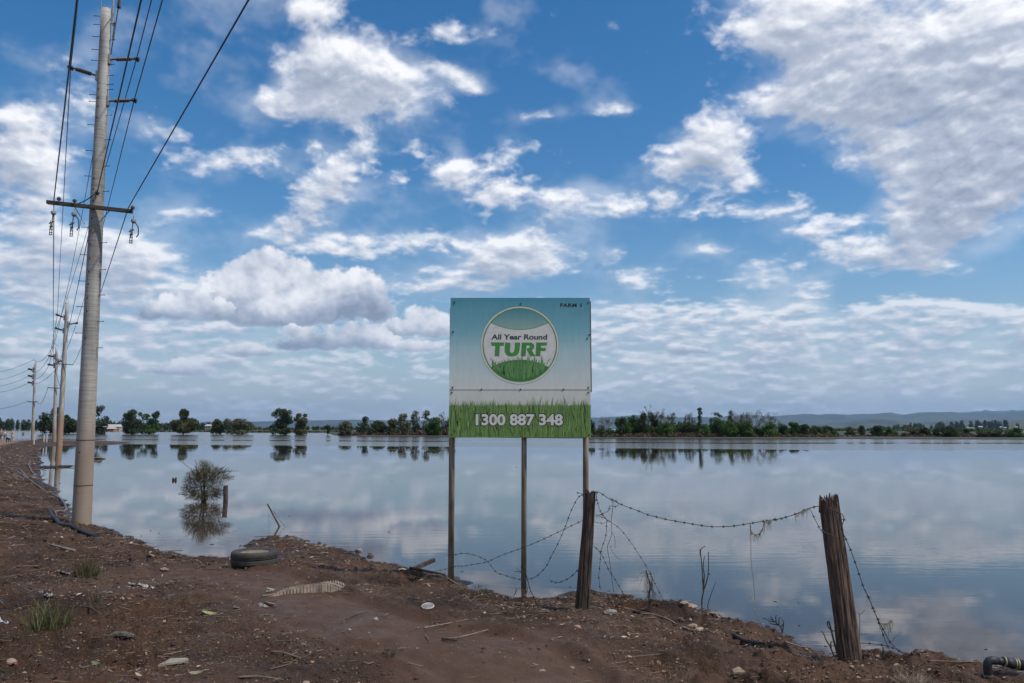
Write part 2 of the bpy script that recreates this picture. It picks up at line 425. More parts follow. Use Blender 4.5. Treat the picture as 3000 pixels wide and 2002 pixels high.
def height(x, y):
    x = np.asarray(x, dtype=np.float64); y = np.asarray(y, dtype=np.float64)
    sd = signed_dist(x, y)
    wob = (fbm(x * 1.1, y * 1.1, 4, 900) - .5) * 0.5 + (fbm(x * 4.5, y * 4.5, 4, 911) - .5) * 0.34
    fade = sstep(45, 20, y)
    sdw = sd + wob * (0.35 + .65 * sstep(2, 0, np.abs(sd))) * fade
    land = np.clip(sdw, 0, None)
    far = sstep(14, 30, y)
    z = (0.40 * (1 - np.exp(-land / 2.6))) * (1 - far) + far * (0.34 * (1 - np.exp(-land / 3.2)))
    z = np.where(sdw < 0, np.clip(sdw * 0.22, -1.0, 0), z)
    # lumpy lip along the edge
    lip = np.exp(-((sd - .28) / .26) ** 2) * fade
    z += lip * 0.055 * sstep(.42, .62, fbm(x * 2.6, y * 2.6, 3, 411))
    rough = sstep(0.36, 0.62, fbm(x * 0.55, y * 0.55, 3, 40))
    tm = track_mask(x, y)
    rough = (0.3 + 0.7 * rough) * (1 - .93 * tm)
    onl = sstep(-0.25, 0.35, sd)
    f1 = fbm(x * 1.3, y * 1.3, 4, 60) - .5
    f2 = fbm(x * 5.5, y * 5.5, 4, 61) - .5
    f3 = fbm(x * 17, y * 17, 4, 62) - .5
    f4 = np.abs(fbm(x * 34, y * 34, 3, 66) - .5)
    nz = f1 * 0.11 + rough * (f2 * 0.17 + f3 * 0.10 - f4 * 0.05) + (1 - rough) * (f2 * .022 + f3 * .012)
    ro = road_off(x, y)
    onroad = sstep(1.2, -.6, ro) * sstep(-10, -8, ro)
    tc0 = W(723, 1650, .1); nz = nz * (1 - .92 * sstep(.75, .35, np.hypot(x - tc0.x, y - tc0.y - .12)))
    z += nz * (0.12 + 0.88 * onl) * (1 - .85 * onroad) * (0.35 + .65 * fade)
    # berm of pushed-up mud and rubbish beside the road
    z += 0.16 * np.exp(-((ro - 2.6) / 1.3) ** 2) * onl * sstep(4, 12, y) * (0.6 + .8 * f1)
    z -= tm * 0.035
    td = track_dist(x, y); z += (-.035 * np.exp(-((td - .52) / .11) ** 2) + .022 * np.exp(-((td - .70) / .07) ** 2)) * (.4 + fbm(x * 2, y * 2, 3, 77)) * onl
    fl = .004 + sstep(.15, .6, sd) * .035
    z = np.where((sd > .12) & (z < fl), fl + (z - fl) * .03, z)
    return z
def hz1(x, y): return float(height(np.array([x]), np.array([y]))[0])
def G(px, py, off=0.0):
    z = 0.25
    for _ in range(7):
        p = W(px, py, z); z = .5 * z + .5 * hz1(p.x, p.y)
    p = W(px, py, z); p.z = hz1(p.x, p.y) + off
    return p

def polar_sheet(name, m, na, nr, a0, a1, r0, r1, c=(0, -2.5)):
    a = np.linspace(a0, a1, na); r = np.geomspace(r0, r1, nr)
    A, Rr = np.meshgrid(a, r)
    x = c[0] + Rr * np.sin(A); y = c[1] + Rr * np.cos(A)
    z = height(x, y)
    V = np.stack([x, y, z], -1).reshape(-1, 3)
    i = np.arange((nr - 1) * (na - 1)); rr_ = i // (na - 1); cc = i % (na - 1)
    q = np.stack([rr_ * na + cc, rr_ * na + cc + 1, (rr_ + 1) * na + cc + 1, (rr_ + 1) * na + cc], -1)[:, ::-1]
    keep = (z.reshape(-1)[q] > -0.6).any(axis=1)
    return link_mesh(name, V, q[keep], m, smooth=True)

# wet flood mud
def mud_material():
    m, t, b = new_mat('flood_mud'); N = t.nodes.new; L = t.links.new
    geo = N('ShaderNodeNewGeometry'); P = geo.outputs['Position']
    def noise(s, d=6, st=None, rough=.55):
        n = N('ShaderNodeTexNoise'); n.inputs['Scale'].default_value = s; n.inputs['Detail'].default_value = d; n.inputs['Roughness'].default_value = rough
        if st:
            mp = N('ShaderNodeMapping'); mp.inputs['Scale'].default_value = st; L(P, mp.inputs[0]); L(mp.outputs[0], n.inputs['Vector'])
        else: L(P, n.inputs['Vector'])
        return n.outputs[0]
    def ramp(x, pts):
        r = N('ShaderNodeValToRGB'); L(x, r.inputs[0]); cr = r.color_ramp
        cr.elements[0].position = pts[0][0]; cr.elements[0].color = (*pts[0][1], 1)
        cr.elements[1].position = pts[-1][0]; cr.elements[1].color = (*pts[-1][1], 1)
        for p, c in pts[1:-1]: e = cr.elements.new(p); e.color = (*c, 1)
        return r.outputs[0]
    def mixc(f, a, c):
        x = N('ShaderNodeMix'); x.data_type = 'RGBA'
        if isinstance(f, float): x.inputs[0].default_value = f
        else: L(f, x.inputs[0])
        for k, s in ((6, a), (7, c)):
            if isinstance(s, tuple): x.inputs[k].default_value = (*s, 1)
            else: L(s, x.inputs[k])
        return x.outputs[2]
    big = ramp(noise(.9, 5), [(.36, (.028, .014, .008)), (.50, (.056, .030, .017)), (.66, (.088, .051, .031))])
    red = ramp(noise(1.7, 6), [(.52, (0, 0, 0)), (.68, (.6, .6, .6))])
    c = mixc(red, big, (.078, .035, .018))
    spk = ramp(noise(42, 5, rough=.7), [(.36, (.42, .42, .42)), (.55, (1, 1, 1)), (.70, (1.9, 1.8, 1.65))])
    mm = N('ShaderNodeMix'); mm.data_type = 'RGBA'; mm.blend_type = 'MULTIPLY'; mm.inputs[0].default_value = 1; L(c, mm.inputs[6]); L(spk, mm.inputs[7])
    # pale specks of grit
    gr = ramp(noise(150, 3, rough=.6), [(.66, (0, 0, 0)), (.72, (.55, .55, .55))])
    c2 = mixc(gr, mm.outputs[2], (.20, .16, .125))
    # smooth wet silt where the track mask says so
    at = N('ShaderNodeAttribute'); at.attribute_name = 'silt'
    c3 = mixc(at.outputs['Fac'], c2, ramp(noise(5, 6), [(.35, (.060, .031, .018)), (.65, (.082, .046, .029))]))
    # the road's pale packed gravel
    at2 = N('ShaderNodeAttribute'); at2.attribute_name = 'packed'
    c4 = mixc(at2.outputs['Fac'], c3, ramp(noise(1.1, 6, (.3, 1, 1)), [(.35, (.15, .10, .075)), (.65, (.23, .165, .125))]))
    # damp darker edge near the waterline (wetted mud)
    at3 = N('ShaderNodeAttribute'); at3.attribute_name = 'damp'
    dm = N('ShaderNodeMix'); dm.data_type = 'RGBA'; dm.blend_type = 'MULTIPLY'; L(at3.outputs['Fac'], dm.inputs[0]); L(c4, dm.inputs[6]); dm.inputs[7].default_value = (.60, .57, .56, 1)
    L(dm.outputs[2], b.inputs['Base Color'])
    rr = ramp(noise(2.3, 5), [(.35, (.50,) * 3), (.62, (.88,) * 3)])
    wet = ramp(noise(1.5, 4, (1, 1.6, 1)), [(.47, (.62,) * 3), (.62, (.40,) * 3)])
    r2 = mixc(at.outputs['Fac'], rr, wet); r3 = mixc(at3.outputs['Fac'], r2, (.36, .36, .36))
    L(r3, b.inputs['Roughness']); b.inputs['Specular IOR Level'].default_value = .20
    bn = noise(55, 8, rough=.68); bb = N('ShaderNodeBump'); bb.inputs['Distance'].default_value = .035
    inv = N('ShaderNodeMath'); inv.operation = 'MULTIPLY_ADD'; L(at.outputs['Fac'], inv.inputs[0]); inv.inputs[1].default_value = -.50; inv.inputs[2].default_value = .95
    L(inv.outputs[0], bb.inputs['Strength']); L(bn, bb.inputs['Height']); L(bb.outputs[0], b.inputs['Normal'])
    return m
MUD = mud_material()
bank = polar_sheet('mud_bank', MUD, 760, 840, R(-49), R(49), 3.6, 250)
tag(bank, 'wet brown flood mud sloping down to the water, littered with leaves', kind='structure')
def put_attrs(o):
    me = o.data; n = len(me.vertices); co = np.empty(n * 3, np.float32); me.vertices.foreach_get('co', co); co = co.reshape(-1, 3)
    x, y = co[:, 0].astype(float), co[:, 1].astype(float)
    sd = signed_dist(x, y)
    pud = sstep(.55, .2, np.hypot((x - PUDDLE.x) * .8, (y - PUDDLE.y)) + (fbm(x * 5, y * 5, 3, 5) - .5) * .3)
    silt = np.maximum(track_mask(x, y) * .9, sstep(.50, .64, fbm(x * .9 + 9, y * .9, 4, 71)) * .55)
    ro = road_off(x, y)
    packed = sstep(.7, -.5, ro + (fbm(x * .5, y * .5, 3, 8) - .5) * 1.2) * sstep(-8, -6.5, ro) * sstep(20, 40, y)
    damp = np.maximum(sstep(.5, .06, sd + (fbm(x * 3, y * 3, 3, 99) - .5) * .4), pud)
    for nm, a in (('silt', silt), ('packed', packed), ('damp', damp)):
        at = me.attributes.new(nm, 'FLOAT', 'POINT'); at.data.foreach_set('value', a.astype(np.float32))
put_attrs(bank)
# the ground behind and beside the viewer, coarser
g = np.linspace(-60, 60, 241)
gx, gy = np.meshgrid(g, np.linspace(-58, 8, 133)); zz_ = height(gx, gy) - .035
near = (np.hypot(gx, gy + 2.5) > 3.9) & (np.abs(np.arctan2(gx, gy + 2.5)) < R(48)); zz_ = np.where(near, -0.7, zz_)
V = np.stack([gx, gy, zz_], -1).reshape(-1, 3); ii = np.arange(132 * 240); r_, c_ = ii // 240, ii % 240
Q = np.stack([r_ * 241 + c_, r_ * 241 + c_ + 1, (r_ + 1) * 241 + c_ + 1, (r_ + 1) * 241 + c_], -1)
Q = Q[(V[Q, 2] > -.5).all(axis=1)]
gb = link_mesh('ground', V, Q, MUD, smooth=True); put_attrs(gb); tag(gb, 'muddy ground beyond the edge of the bank', kind='structure')

# ------------------------------------------------------------------ water
def water_material():
    m, t, b = new_mat('flood_water'); N = t.nodes.new; L = t.links.new
    geo = N('ShaderNodeNewGeometry'); P = geo.outputs['Position']
    def noise(s, st, d=3, rough=.5, rot=0):
        mp = N('ShaderNodeMapping'); mp.inputs['Scale'].default_value = st; mp.inputs['Rotation'].default_value = (0, 0, rot); L(P, mp.inputs[0])
        n = N('ShaderNodeTexNoise'); n.inputs['Scale'].default_value = s; n.inputs['Detail'].default_value = d; n.inputs['Roughness'].default_value = rough
        L(mp.outputs[0], n.inputs['Vector']); return n.outputs[0]
    def M(op, *a):
        n = N('ShaderNodeMath'); n.operation = op
        for i, x in enumerate(a):
            if isinstance(x, (int, float)): n.inputs[i].default_value = x
            else: L(x, n.inputs[i])
        return n.outputs[0]
    def MR(x, a, b_, c, d):
        n = N('ShaderNodeMapRange'); n.clamp = True; n.interpolation_type = 'SMOOTHSTEP'; L(x, n.inputs[0])
        for i, q in enumerate((a, b_, c, d)): n.inputs[i + 1].default_value = q
        return n.outputs[0]
    s = N('ShaderNodeSeparateXYZ'); L(P, s.inputs[0]); Y = s.outputs[1]
    ln = N('ShaderNodeVectorMath'); ln.operation = 'LENGTH'; L(P, ln.inputs[0]); dist = ln.outputs['Value']
    # wind lanes: long patches of ruffled water
    lane = noise(.06, (.22, 1, 1), 4, .55)
    patch = MR(lane, .44, .60, 0, 1)
    Yw = M('ADD', M('ADD', Y, M('MULTIPLY', M('MINIMUM', s.outputs[0], 30.0), .36)), M('MULTIPLY', M('SUBTRACT', noise(.03, (1, .3, 1), 3), .5), 7.0))
    farw = MR(Yw, 84, 90, 0, 1)
    gap = M('MULTIPLY', MR(Yw, 119, 122, 0, 1), MR(Yw, 129, 126, 0, 1))
    farw = M('MULTIPLY', farw, M('SUBTRACT', 1.0, M('MULTIPLY', gap, .8)))
    far = M('SUBTRACT', farw, 0.0)
    h = M('ADD', M('MULTIPLY', noise(1.6, (.5, 3.2, 1), 3, .5, .04), 1.0), M('MULTIPLY', noise(5.0, (.5, 2.6, 1), 2, .5, -.06), .4))
    h = M('ADD', h, M('MULTIPLY', noise(.16, (.6, 1.6, 1), 2), 2.2))
    amp = M('ADD', .018, M('MULTIPLY', patch, .085))
    fall = M('DIVIDE', 1.0, M('ADD', 1.0, M('DIVIDE', dist, 60.0)))
    bp = N('ShaderNodeBump'); bp.inputs['Distance'].default_value = .02
    L(M('MULTIPLY', amp, fall), bp.inputs['Strength']); L(h, bp.inputs['Height'])
    L(bp.outputs[0], b.inputs['Normal'])
    rg = M('ADD', M('ADD', .0, M('MULTIPLY', patch, .012)), M('MULTIPLY', far, .13))
    L(rg, b.inputs['Roughness'])
    rp = N('ShaderNodeValToRGB'); L(noise(.25, (.6, 1, 1), 4), rp.inputs[0])
    rp.color_ramp.elements[0].color = (.034, .024, .015, 1); rp.color_ramp.elements[1].color = (.044, .033, .024, 1)
    L(rp.outputs[0], b.inputs['Base Color'])
    b.inputs['IOR'].default_value = 1.333; b.inputs['Specular IOR Level'].default_value = .5
    return m
WATER = water_material()
wv = []
S = 30000
water = link_mesh('water', [(-S, -60, 0), (S, -60, 0), (S, S, 0), (-S, S, 0)], [(0, 1, 2, 3)], WATER)
tag(water, 'brown flood water lying calm over the turf fields, mirroring the sky', kind='structure')

# ------------------------------------------------------------------ far land, hills
GRASS_FAR = mat('far_field', (.16, .135, .075), (.09, .095, .045), rough=.95, scale=.02, coord='Object')
FOREST_HILL = mat('forest_hill', (.050, .062, .040), (.022, .032, .020), rough=1, scale=.004, detail=10, lo=.4, hi=.6)
def far_sheet(name, front, back, z0, z1, m, label):
    V = []; F = []
    n = len(front)
    for (x, y), (bx, by) in zip(front, back): V += [(x, y, -.4), (x, y + .6, z0), (bx, by, z1)]
    for i in range(n - 1):
        for k in (0, 1): F.append((i * 3 + k, (i + 1) * 3 + k, (i + 1) * 3 + k + 1, i * 3 + k + 1))
    return tag(link_mesh(name, V, F, m), label, kind='structure')
far_pts = [(-2400,1262.0),(-400,1262.0),(0,1262.2),(150,1262.4),(330,1263.0),(520,1263.2),(720,1264.5),(860,1265.5),(960,1267.0)]
fr = [W(x, y, 0)[:2] for x, y in far_pts]; bk = [(x * 9, 9000) for x, y in fr]
far_sheet('far_field', fr, bk, .5, 3.0, GRASS_FAR, 'low tan farmland along the far edge of the flood')
isl = [(950,1268.5),(985,1276.5),(1060,1279),(1313,1280.5),(1500,1283),(1733,1285),(2100,1285.8),(2500,1286.6),(2800,1287.6),(3000,1288.3),(3600,1291)]
MUDBANK = mat('silt_bank', (.034, .032, .018), (.022, .020, .012), rough=.95, scale=.35)
fr = [W(x, y, 0)[:2] for x, y in isl]; bk = [(x * 3.0, 700) for x, y in fr]
far_sheet('far_bank', fr, bk, .12, .9, MUDBANK, 'low brown bank below the trees across the water')

def ridge(name, D, depth, prof, label, seed, m=FOREST_HILL, nx=420, ny=16, rough=.05, base_z=-30):
    xs = np.array([p[0] for p in prof], float); ys = np.array([p[1] for p in prof], float)
    px = np.linspace(xs[0], xs[-1], nx); top = np.interp(px, xs, ys)
    Xr = (px - 1500) / FPX * D; Zr = EYE + (1257 - top) / FPX * D
    t = np.linspace(0, 1, ny)
    V = np.zeros((ny, nx, 3))
    for j, tt in enumerate(t):
        sh = math.sin(min(tt / .62, 1) * math.pi / 2) if tt <= .62 else math.cos((tt - .62) / .38 * math.pi / 2)
        y = D - depth * .62 + depth * tt
        gul = (fbm(Xr / (D * .018), np.full(nx, tt * 5.0), 5, seed) - .5)
        cliff = (fbm(Xr / (D * .05), np.full(nx, tt * 2.0), 3, seed + 5) - .5)
        amp = math.sin(min(1, tt / .62) * math.pi) if tt < .62 else 0
        zz = base_z + (Zr - base_z) * sh + gul * (Zr.mean()) * .55 * amp + cliff * Zr.mean() * .3 * amp
        zz += (fbm(Xr / (D * .004), np.full(nx, tt * 9.), 3, seed + 9) - .5) * Zr.mean() * rough
        V[j, :, 0] = Xr * (y / D); V[j, :, 1] = y; V[j, :, 2] = zz
    ii = np.arange((ny - 1) * (nx - 1)); r_, c_ = ii // (nx - 1), ii % (nx - 1)
    Q = np.stack([r_ * nx + c_, r_ * nx + c_ + 1, (r_ + 1) * nx + c_ + 1, (r_ + 1) * nx + c_], -1)
    return tag(link_mesh(name, V.reshape(-1, 3), Q, m, smooth=True), label, kind='structure')
ridge('mountain_range', 11500, 3500, [(-900,1248),(-200,1242),(300,1240),(560,1240),(850,1233),(1000,1231),(1150,1232),(1313,1234),(1500,1228),(1733,1224),(1800,1222),(1860,1217),(1900,1219),(2000,1224),(2110,1222),
   (2190,1216),(2215,1216),(2240,1222),(2330,1216),(2370,1213),(2400,1216),(2440,1214),(2480,1217),(2560,1213),(2610,1212),(2645,1217),(2680,1212),(2750,1210),(2790,1210),(2820,1213),(2850,1209),(2940,1210),(3000,1207),(3400,1200),(3900,1206)],
   'long blue mountain range along the horizon', 5)
ridge('back_range', 17500, 4000, [(2600,1222),(2780,1212),(2860,1206),(2960,1205),(3050,1203),(3900,1196)], 'paler ridge behind the mountain range at the right', 15)
ridge('foothill', 6500, 2500, [(2250,1250),(2330,1246),(2400,1243),(2520,1232),(2600,1230),(2700,1235),(2800,1232),(2900,1236),(3000,1230),(3500,1222)], 'low dark foothill in front of the mountain range', 25)
ridge('near_hill', 2600, 900, [(2560,1262),(2640,1257),(2700,1255),(2760,1252),(2830,1247),(2890,1243),(2940,1242),(3000,1238),(3150,1230),(3700,1226)], 'wooded hill dotted with houses at the right', 35, rough=.12)

# ------------------------------------------------------------------ vegetation
def leaf_mat(name, c, c2, tr=.25):
    return mat(name, c, c2, rough=.6, scale=.55, detail=5, lo=.32, hi=.68, trans=tr, spec=.3)
LEAF = {
 'dark': leaf_mat('dark_leaves', (.062, .088, .030), (.028, .044, .017)),
 'mid': leaf_mat('green_leaves', (.075, .145, .028), (.028, .058, .014)),
 'bright': leaf_mat('bright_leaves', (.10, .20, .034), (.042, .09, .018)),
 'olive': leaf_mat('olive_leaves', (.12, .13, .05), (.06, .07, .03)),
 'pale': leaf_mat('pale_leaves', (.145, .160, .085), (.075, .088, .045)),
 'brown': leaf_mat('brown_brush', (.125, .085, .050), (.066, .044, .028)),
 'willow': leaf_mat('willow_leaves', (.085, .100, .030), (.035, .046, .016)),
}
BARK = mat('bark', (.10, .075, .055), (.045, .034, .026), rough=.9, scale=3)
DEADWOOD = mat('dead_wood', (.17, .145, .13), (.09, .075, .068), rough=.9, scale=3)

def leaves(C, S_, n, rng, size, droop=0.0, holes=.32, seed=0):
    """n leaf faces spread through ellipsoid lobes C (centres, k x 3) of radii S_ (k x 3)"""
    C = np.asarray(C, float); S_ = np.asarray(S_, float)
    vol = S_[:, 0] * S_[:, 2]
    k = rng.choice(len(C), size=int(n * 1.6), p=vol / vol.sum())
    d = rng.normal(size=(len(k), 3)); d /= np.linalg.norm(d, axis=1)[:, None]
    r = rng.random(len(k)) ** .42
    P = C[k] + d * r[:, None] * S_[k]
    # knock holes into the crown
    sc_ = 2.6 / max(S_.mean(), .5)
    hn = fbm(P[:, 0] * sc_ + seed, P[:, 2] * sc_ + P[:, 1] * sc_ * .7, 3, 900 + seed)
    P = P[hn > holes + .06][:n]
    n = len(P)
    a = rng.normal(size=(n, 3)); a /= np.linalg.norm(a, axis=1)[:, None]
    if droop: a[:, 2] = -np.abs(a[:, 2]) - droop; a /= np.linalg.norm(a, axis=1)[:, None]
    b = rng.normal(size=(n, 3)); b -= (a * b).sum(1)[:, None] * a; b /= np.linalg.norm(b, axis=1)[:, None]
    s = size * (.6 + .8 * rng.random(n))[:, None]
    el = 1.0 + (1.6 if droop else .25)
    V = np.stack([P - a * s * el * .5, P + b * s * .38, P + a * s * el * .5, P - b * s * .38], 1).reshape(-1, 3)
    F = np.arange(n * 4).reshape(-1, 4)
    return V, F

def limb_set(mb, base, C, rng, r0, trunk_top=None):
    base = Vector(base)
    cz = min(c[2] for c in C)
    cm = Vector((sum(c[0] for c in C) / len(C), sum(c[1] for c in C) / len(C), 0))
    fork = Vector((base.x * .6 + cm.x * .4, base.y, base.z + max(.6, (cz - base.z) * .55)))
    mb.tube([base - Vector((0, 0, .6)), base.lerp(fork, .5) + Vector((rng.normal() * r0, 0, 0)), fork], [r0 * 1.25, r0, r0 * .85], 6)
    for c in C:
        c = Vector(c); mid = fork.lerp(c, .5) + Vector((rng.normal() * .4, rng.normal() * .4, .2))
        mb.tube([fork, mid, c], [r0 * .55, r0 * .38, r0 * .12], 5, caps=False)
        for _ in range(3):
            q = c + Vector((rng.normal(), rng.normal(), abs(rng.normal()))) * (r0 * 4)
            mb.tube([mid.lerp(c, .5), q], [r0 * .2, r0 * .06], 4, caps=False)

def tree(label, x0, x1, top, base, D, leaf='dark', lobes=None, seed=1, n=2600, size=None, droop=0, holes=.34, name='tree', cat='tree', group=None, trunk=True, bark=BARK):
    """a tree standing at distance D, between picture columns x0..x1 and rows top..base"""
    rng = np.random.default_rng(seed)
    s = D / FPX
    xc = (x0 + x1) / 2; b = WD(xc, base, D); b.z = max(b.z, -.05) if abs(b.z) < 3 else b.z
    Wd = (x1 - x0) * s; H = (base - top) * s
    if lobes is None:
        k = 7
        lobes = []
        for i in range(k):
            a = rng.uniform(-.5, .5); h = rng.uniform(.38, .86)
            w_ = rng.uniform(.20, .32)
            lobes.append((a * (1 - (h - .4) * .9) * .75, h, w_, w_ * rng.uniform(.55, .9)))
        lobes.append((rng.uniform(-.12, .12), .86, .17, .13)); lobes += [(-.24, .24, .27, .25), (.24, .22, .27, .24), (0, .34, .4, .26)]
    if name == 'tree' and x1 - x0 > 24: lobes = lobes + [(-.18, .13, .27, .14), (.18, .12, .27, .13)]
    C = [(b.x + l[0] * Wd, b.y + rng.uniform(-.22, .22) * Wd, b.z + l[1] * H) for l in lobes]
    S_ = [(l[2] * Wd, l[2] * Wd * .85, (l[3]) * H) for l in lobes]
    root = empty(name, label, cat, b, group)
    if size is None: size = max(.16, D * .00125)
    V, F = leaves(C, S_, int(n * 1.5), rng, size, droop, holes, seed)
    cr = link_mesh('crown', V - np.array(b[:]), F, LEAF[leaf], root)
    if trunk:
        mb = MB(); limb_set(mb, b, C, rng, max(.10, Wd * .022)); mb.build('trunk', bark, root)
    return root

def bare_tree(label, x, top, base, D, spread=1.0, seed=1, m=DEADWOOD, lean=0, name='bare_tree', levels=5, group=None):
    rng = np.random.default_rng(seed)
    b = WD(x, base, D); H = (base - top) * D / FPX
    root = empty(name, label, 'tree', b, group)
    mb = MB(); tw = MB()
    rmin = D * .00010
    def grow(p, d, L, r, lv):
        q = p + d * L * .5 + Vector((rng.normal(), rng.normal(), 0)) * L * .05; e_ = p + d * L
        (mb if lv < 2 else tw).tube([p, q, e_], [max(r, rmin), max(r * .85, rmin), max(r * .65, rmin * .8)], 5 if lv < 2 else 3, caps=False)
        if lv >= levels: return
        for _ in range(3 if lv else 4):
            nd = (d + Vector((rng.normal() * .5 * spread, rng.normal() * .5 * spread, rng.normal() * .22 + .15))).normalized()
            grow(p.lerp(e_, rng.uniform(.55, 1)), nd, L * rng.uniform(.5, .8), r * .55, lv + 1)
    grow(Vector(b) - Vector((0, 0, .3)), Vector((lean, 0, 1)).normalized(), H * .44, H * .016, 0)
    mb.build('trunk', m, root); tw.build('branches', m, root)['kind'] = 'stuff'
    return root

# left side, trees standing in the flood
tree('tall dark tree behind the second and third power poles', 112, 182, 1194, 1272, 300, 'dark', [(-.1,.3,.42,.3),(.15,.45,.36,.3),(-.15,.62,.26,.2),(.1,.8,.24,.2),(.3,.3,.3,.25)], 1, 4200, size=.42)
tree('dark bushy tree showing between the second pole and the nearest pole', 170, 236, 1213, 1269, 330, 'dark', [(-.1,.3,.4,.34),(.25,.35,.36,.34),(-.2,.66,.2,.2),(.1,.6,.22,.2),(-.18,.86,.1,.1)], 2, 3600, size=.42)
tree('slender two-tiered tree just right of the nearest power pole', 272, 318, 1183, 1273, 300, 'dark', [(-.05,.84,.30,.13),(-.18,.68,.22,.12),(.18,.5,.26,.12),(.3,.36,.22,.12),(-.1,.36,.26,.16),(0,.2,.3,.12)], 3, 2000, size=.4, holes=.4)
tree('broad dark tree at the left of the flooded pair', 350, 420, 1199, 1272, 290, 'dark', [(0,.28,.48,.26),(-.1,.5,.36,.2),(-.15,.72,.22,.14),(.08,.86,.2,.12),(-.28,.74,.14,.1),(.3,.4,.24,.2)], 4, 4200, size=.38)
tree('leafy tree with two upper clumps at the right of the flooded pair', 404, 466, 1201, 1272, 295, 'mid', [(0,.26,.44,.24),(.1,.5,.28,.16),(.3,.76,.22,.14),(-.12,.70,.2,.14),(-.34,.8,.1,.1),(.38,.86,.12,.08)], 5, 3200, size=.38)
tree('weeping willow with a mop-like tuft high above its skirt', 500, 574, 1198, 1273, 285, 'willow', [(-.02,.88,.17,.10),(-.06,.76,.12,.12),(.12,.80,.10,.12),(-.2,.40,.28,.2),(.2,.40,.32,.22),(0,.25,.46,.22),(.0,.55,.2,.14)], 6, 3800, size=.34, droop=1.0, name='willow_tree')
tree('small rounded tree between the willow and the spreading tree', 615, 655, 1226, 1272, 290, 'olive', [(0,.55,.44,.32),(-.2,.3,.3,.22),(.2,.34,.32,.25),(.05,.8,.28,.17)], 7, 2000, size=.36)
tree('low spreading tree on a forked trunk right of the small rounded tree', 655, 740, 1223, 1273, 290, 'olive', [(-.36,.74,.14,.2),(-.2,.6,.2,.22),(.1,.72,.26,.22),(.3,.5,.22,.24),(0,.45,.24,.2),(.4,.28,.14,.14),(-.1,.8,.1,.1)], 8, 3000, size=.34)
tree('tallest bushy tree left of the sign, standing in the flood', 790, 856, 1193, 1274, 275, 'dark', [(-.1,.84,.3,.13),(.2,.78,.3,.13),(-.28,.72,.2,.12),(.1,.6,.34,.18),(-.05,.38,.36,.2),(-.3,.25,.26,.14),(.3,.5,.2,.14),(.1,.15,.3,.14)], 9, 4200, size=.36)
tree('shorter ragged tree beside the tallest bushy tree', 856, 902, 1209, 1275, 272, 'olive', [(-.15,.84,.2,.12),(.32,.86,.14,.1),(-.3,.7,.2,.14),(.2,.6,.32,.2),(0,.4,.36,.22),(.1,.16,.34,.16)], 10, 2800, size=.34)
tree('tiny round-headed tree alone in the flood left of the sign', 950, 970, 1244, 1277, 255, 'willow', [(0,.72,.42,.22),(.2,.55,.3,.2),(0,.3,.16,.2)], 11, 500, size=.3)
tree('pale drooping tree at the left end of the brown bank', 988, 1036, 1232, 1279, 240, 'pale', [(0,.62,.42,.26),(-.2,.42,.3,.24),(.24,.4,.3,.24),(.05,.8,.26,.12),(0,.2,.4,.18)], 12, 2400, size=.28)
tree('narrow dark tree with a knobbly top on the brown bank', 1046, 1084, 1220, 1278, 250, 'dark', [(.1,.85,.26,.12),(.05,.68,.24,.12),(-.3,.58,.2,.1),(.1,.45,.34,.2),(-.15,.25,.4,.2),(.3,.2,.3,.18)], 13, 2200, size=.3)
tree('wide low dark tree on the brown bank, right of the knobbly one', 1078, 1136, 1234, 1279, 245, 'dark', None, 14, 3200, size=.3)
tree('low olive tree on the brown bank, left of the pale tall trees', 1126, 1176, 1233, 1279, 243, 'olive', None, 15, 2600, size=.3)
tree('broad pale green tree, first of the tall pale ones left of the sign', 1163, 1204, 1213, 1279, 238, 'pale', None, 16, 2400, size=.28)
tree('tall pale feathery tree, second of the pale ones left of the sign', 1200, 1232, 1204, 1279, 242, 'pale', [(0,.86,.3,.12),(-.15,.72,.3,.12),(.2,.66,.24,.12),(-.1,.5,.36,.15),(.1,.34,.4,.16),(0,.16,.4,.14)], 17, 1700, size=.28, holes=.42)
tree('tall pale tree with a flat airy crown, third of the pale ones', 1231, 1263, 1202, 1279, 240, 'pale', [(.1,.86,.34,.12),(-.2,.72,.3,.1),(.1,.62,.28,.1),(-.1,.45,.3,.14),(.1,.3,.34,.15)], 18, 1500, size=.28, holes=.44)
tree('dense dark round tree at the waterline just left of the sign', 1244, 1296, 1223, 1281, 225, 'mid', [(.05,.74,.36,.22),(-.05,.5,.4,.2),(-.3,.35,.2,.16),(.3,.36,.24,.16),(-.1,.2,.3,.16)], 19, 3000, size=.27)
tree('sparse pale tree rising behind the dense dark round tree', 1266, 1312, 1208, 1279, 250, 'pale', None, 20, 1500, size=.28, holes=.46)
tree('pale tree half hidden behind the left edge of the sign', 1298, 1336, 1207, 1279, 250, 'pale', None, 120, 1500, size=.28, holes=.42)
# right side of the sign
def T(label, x0, x1, top, base=1286, D=185, **k): return tree(label, x0, x1, top, base, D, **k)
T('small dark shrub peeping out at the right edge of the sign', 1722, 1744, 1232, D=190, leaf='dark', seed=21, n=900, size=.24)
T('pale low shrub beside the lone bare tree right of the sign', 1744, 1782, 1251, leaf='pale', seed=22, n=900, size=.22, name='shrub', cat='shrub')
T('rounded green tree, first of the wooded island right of the sign', 1802, 1846, 1222, D=186, leaf='mid', seed=23, n=3000, size=.22)
T('green tree with domed crown, second on the wooded island', 1836, 1876, 1218, D=190, leaf='mid', seed=24, n=2800, size=.22)
T('tall dark tree below the first tangle of bare twigs', 1868, 1906, 1207, D=187, leaf='dark', seed=25, n=3000, size=.22)
T('dark tree with uneven top beside the tall dark one', 1894, 1934, 1216, D=190, leaf='dark', seed=26, n=2400, size=.22)
T('low green tree below the pair of bare branching trees', 1926, 1972, 1240, D=185, leaf='bright', seed=27, n=2200, size=.21)
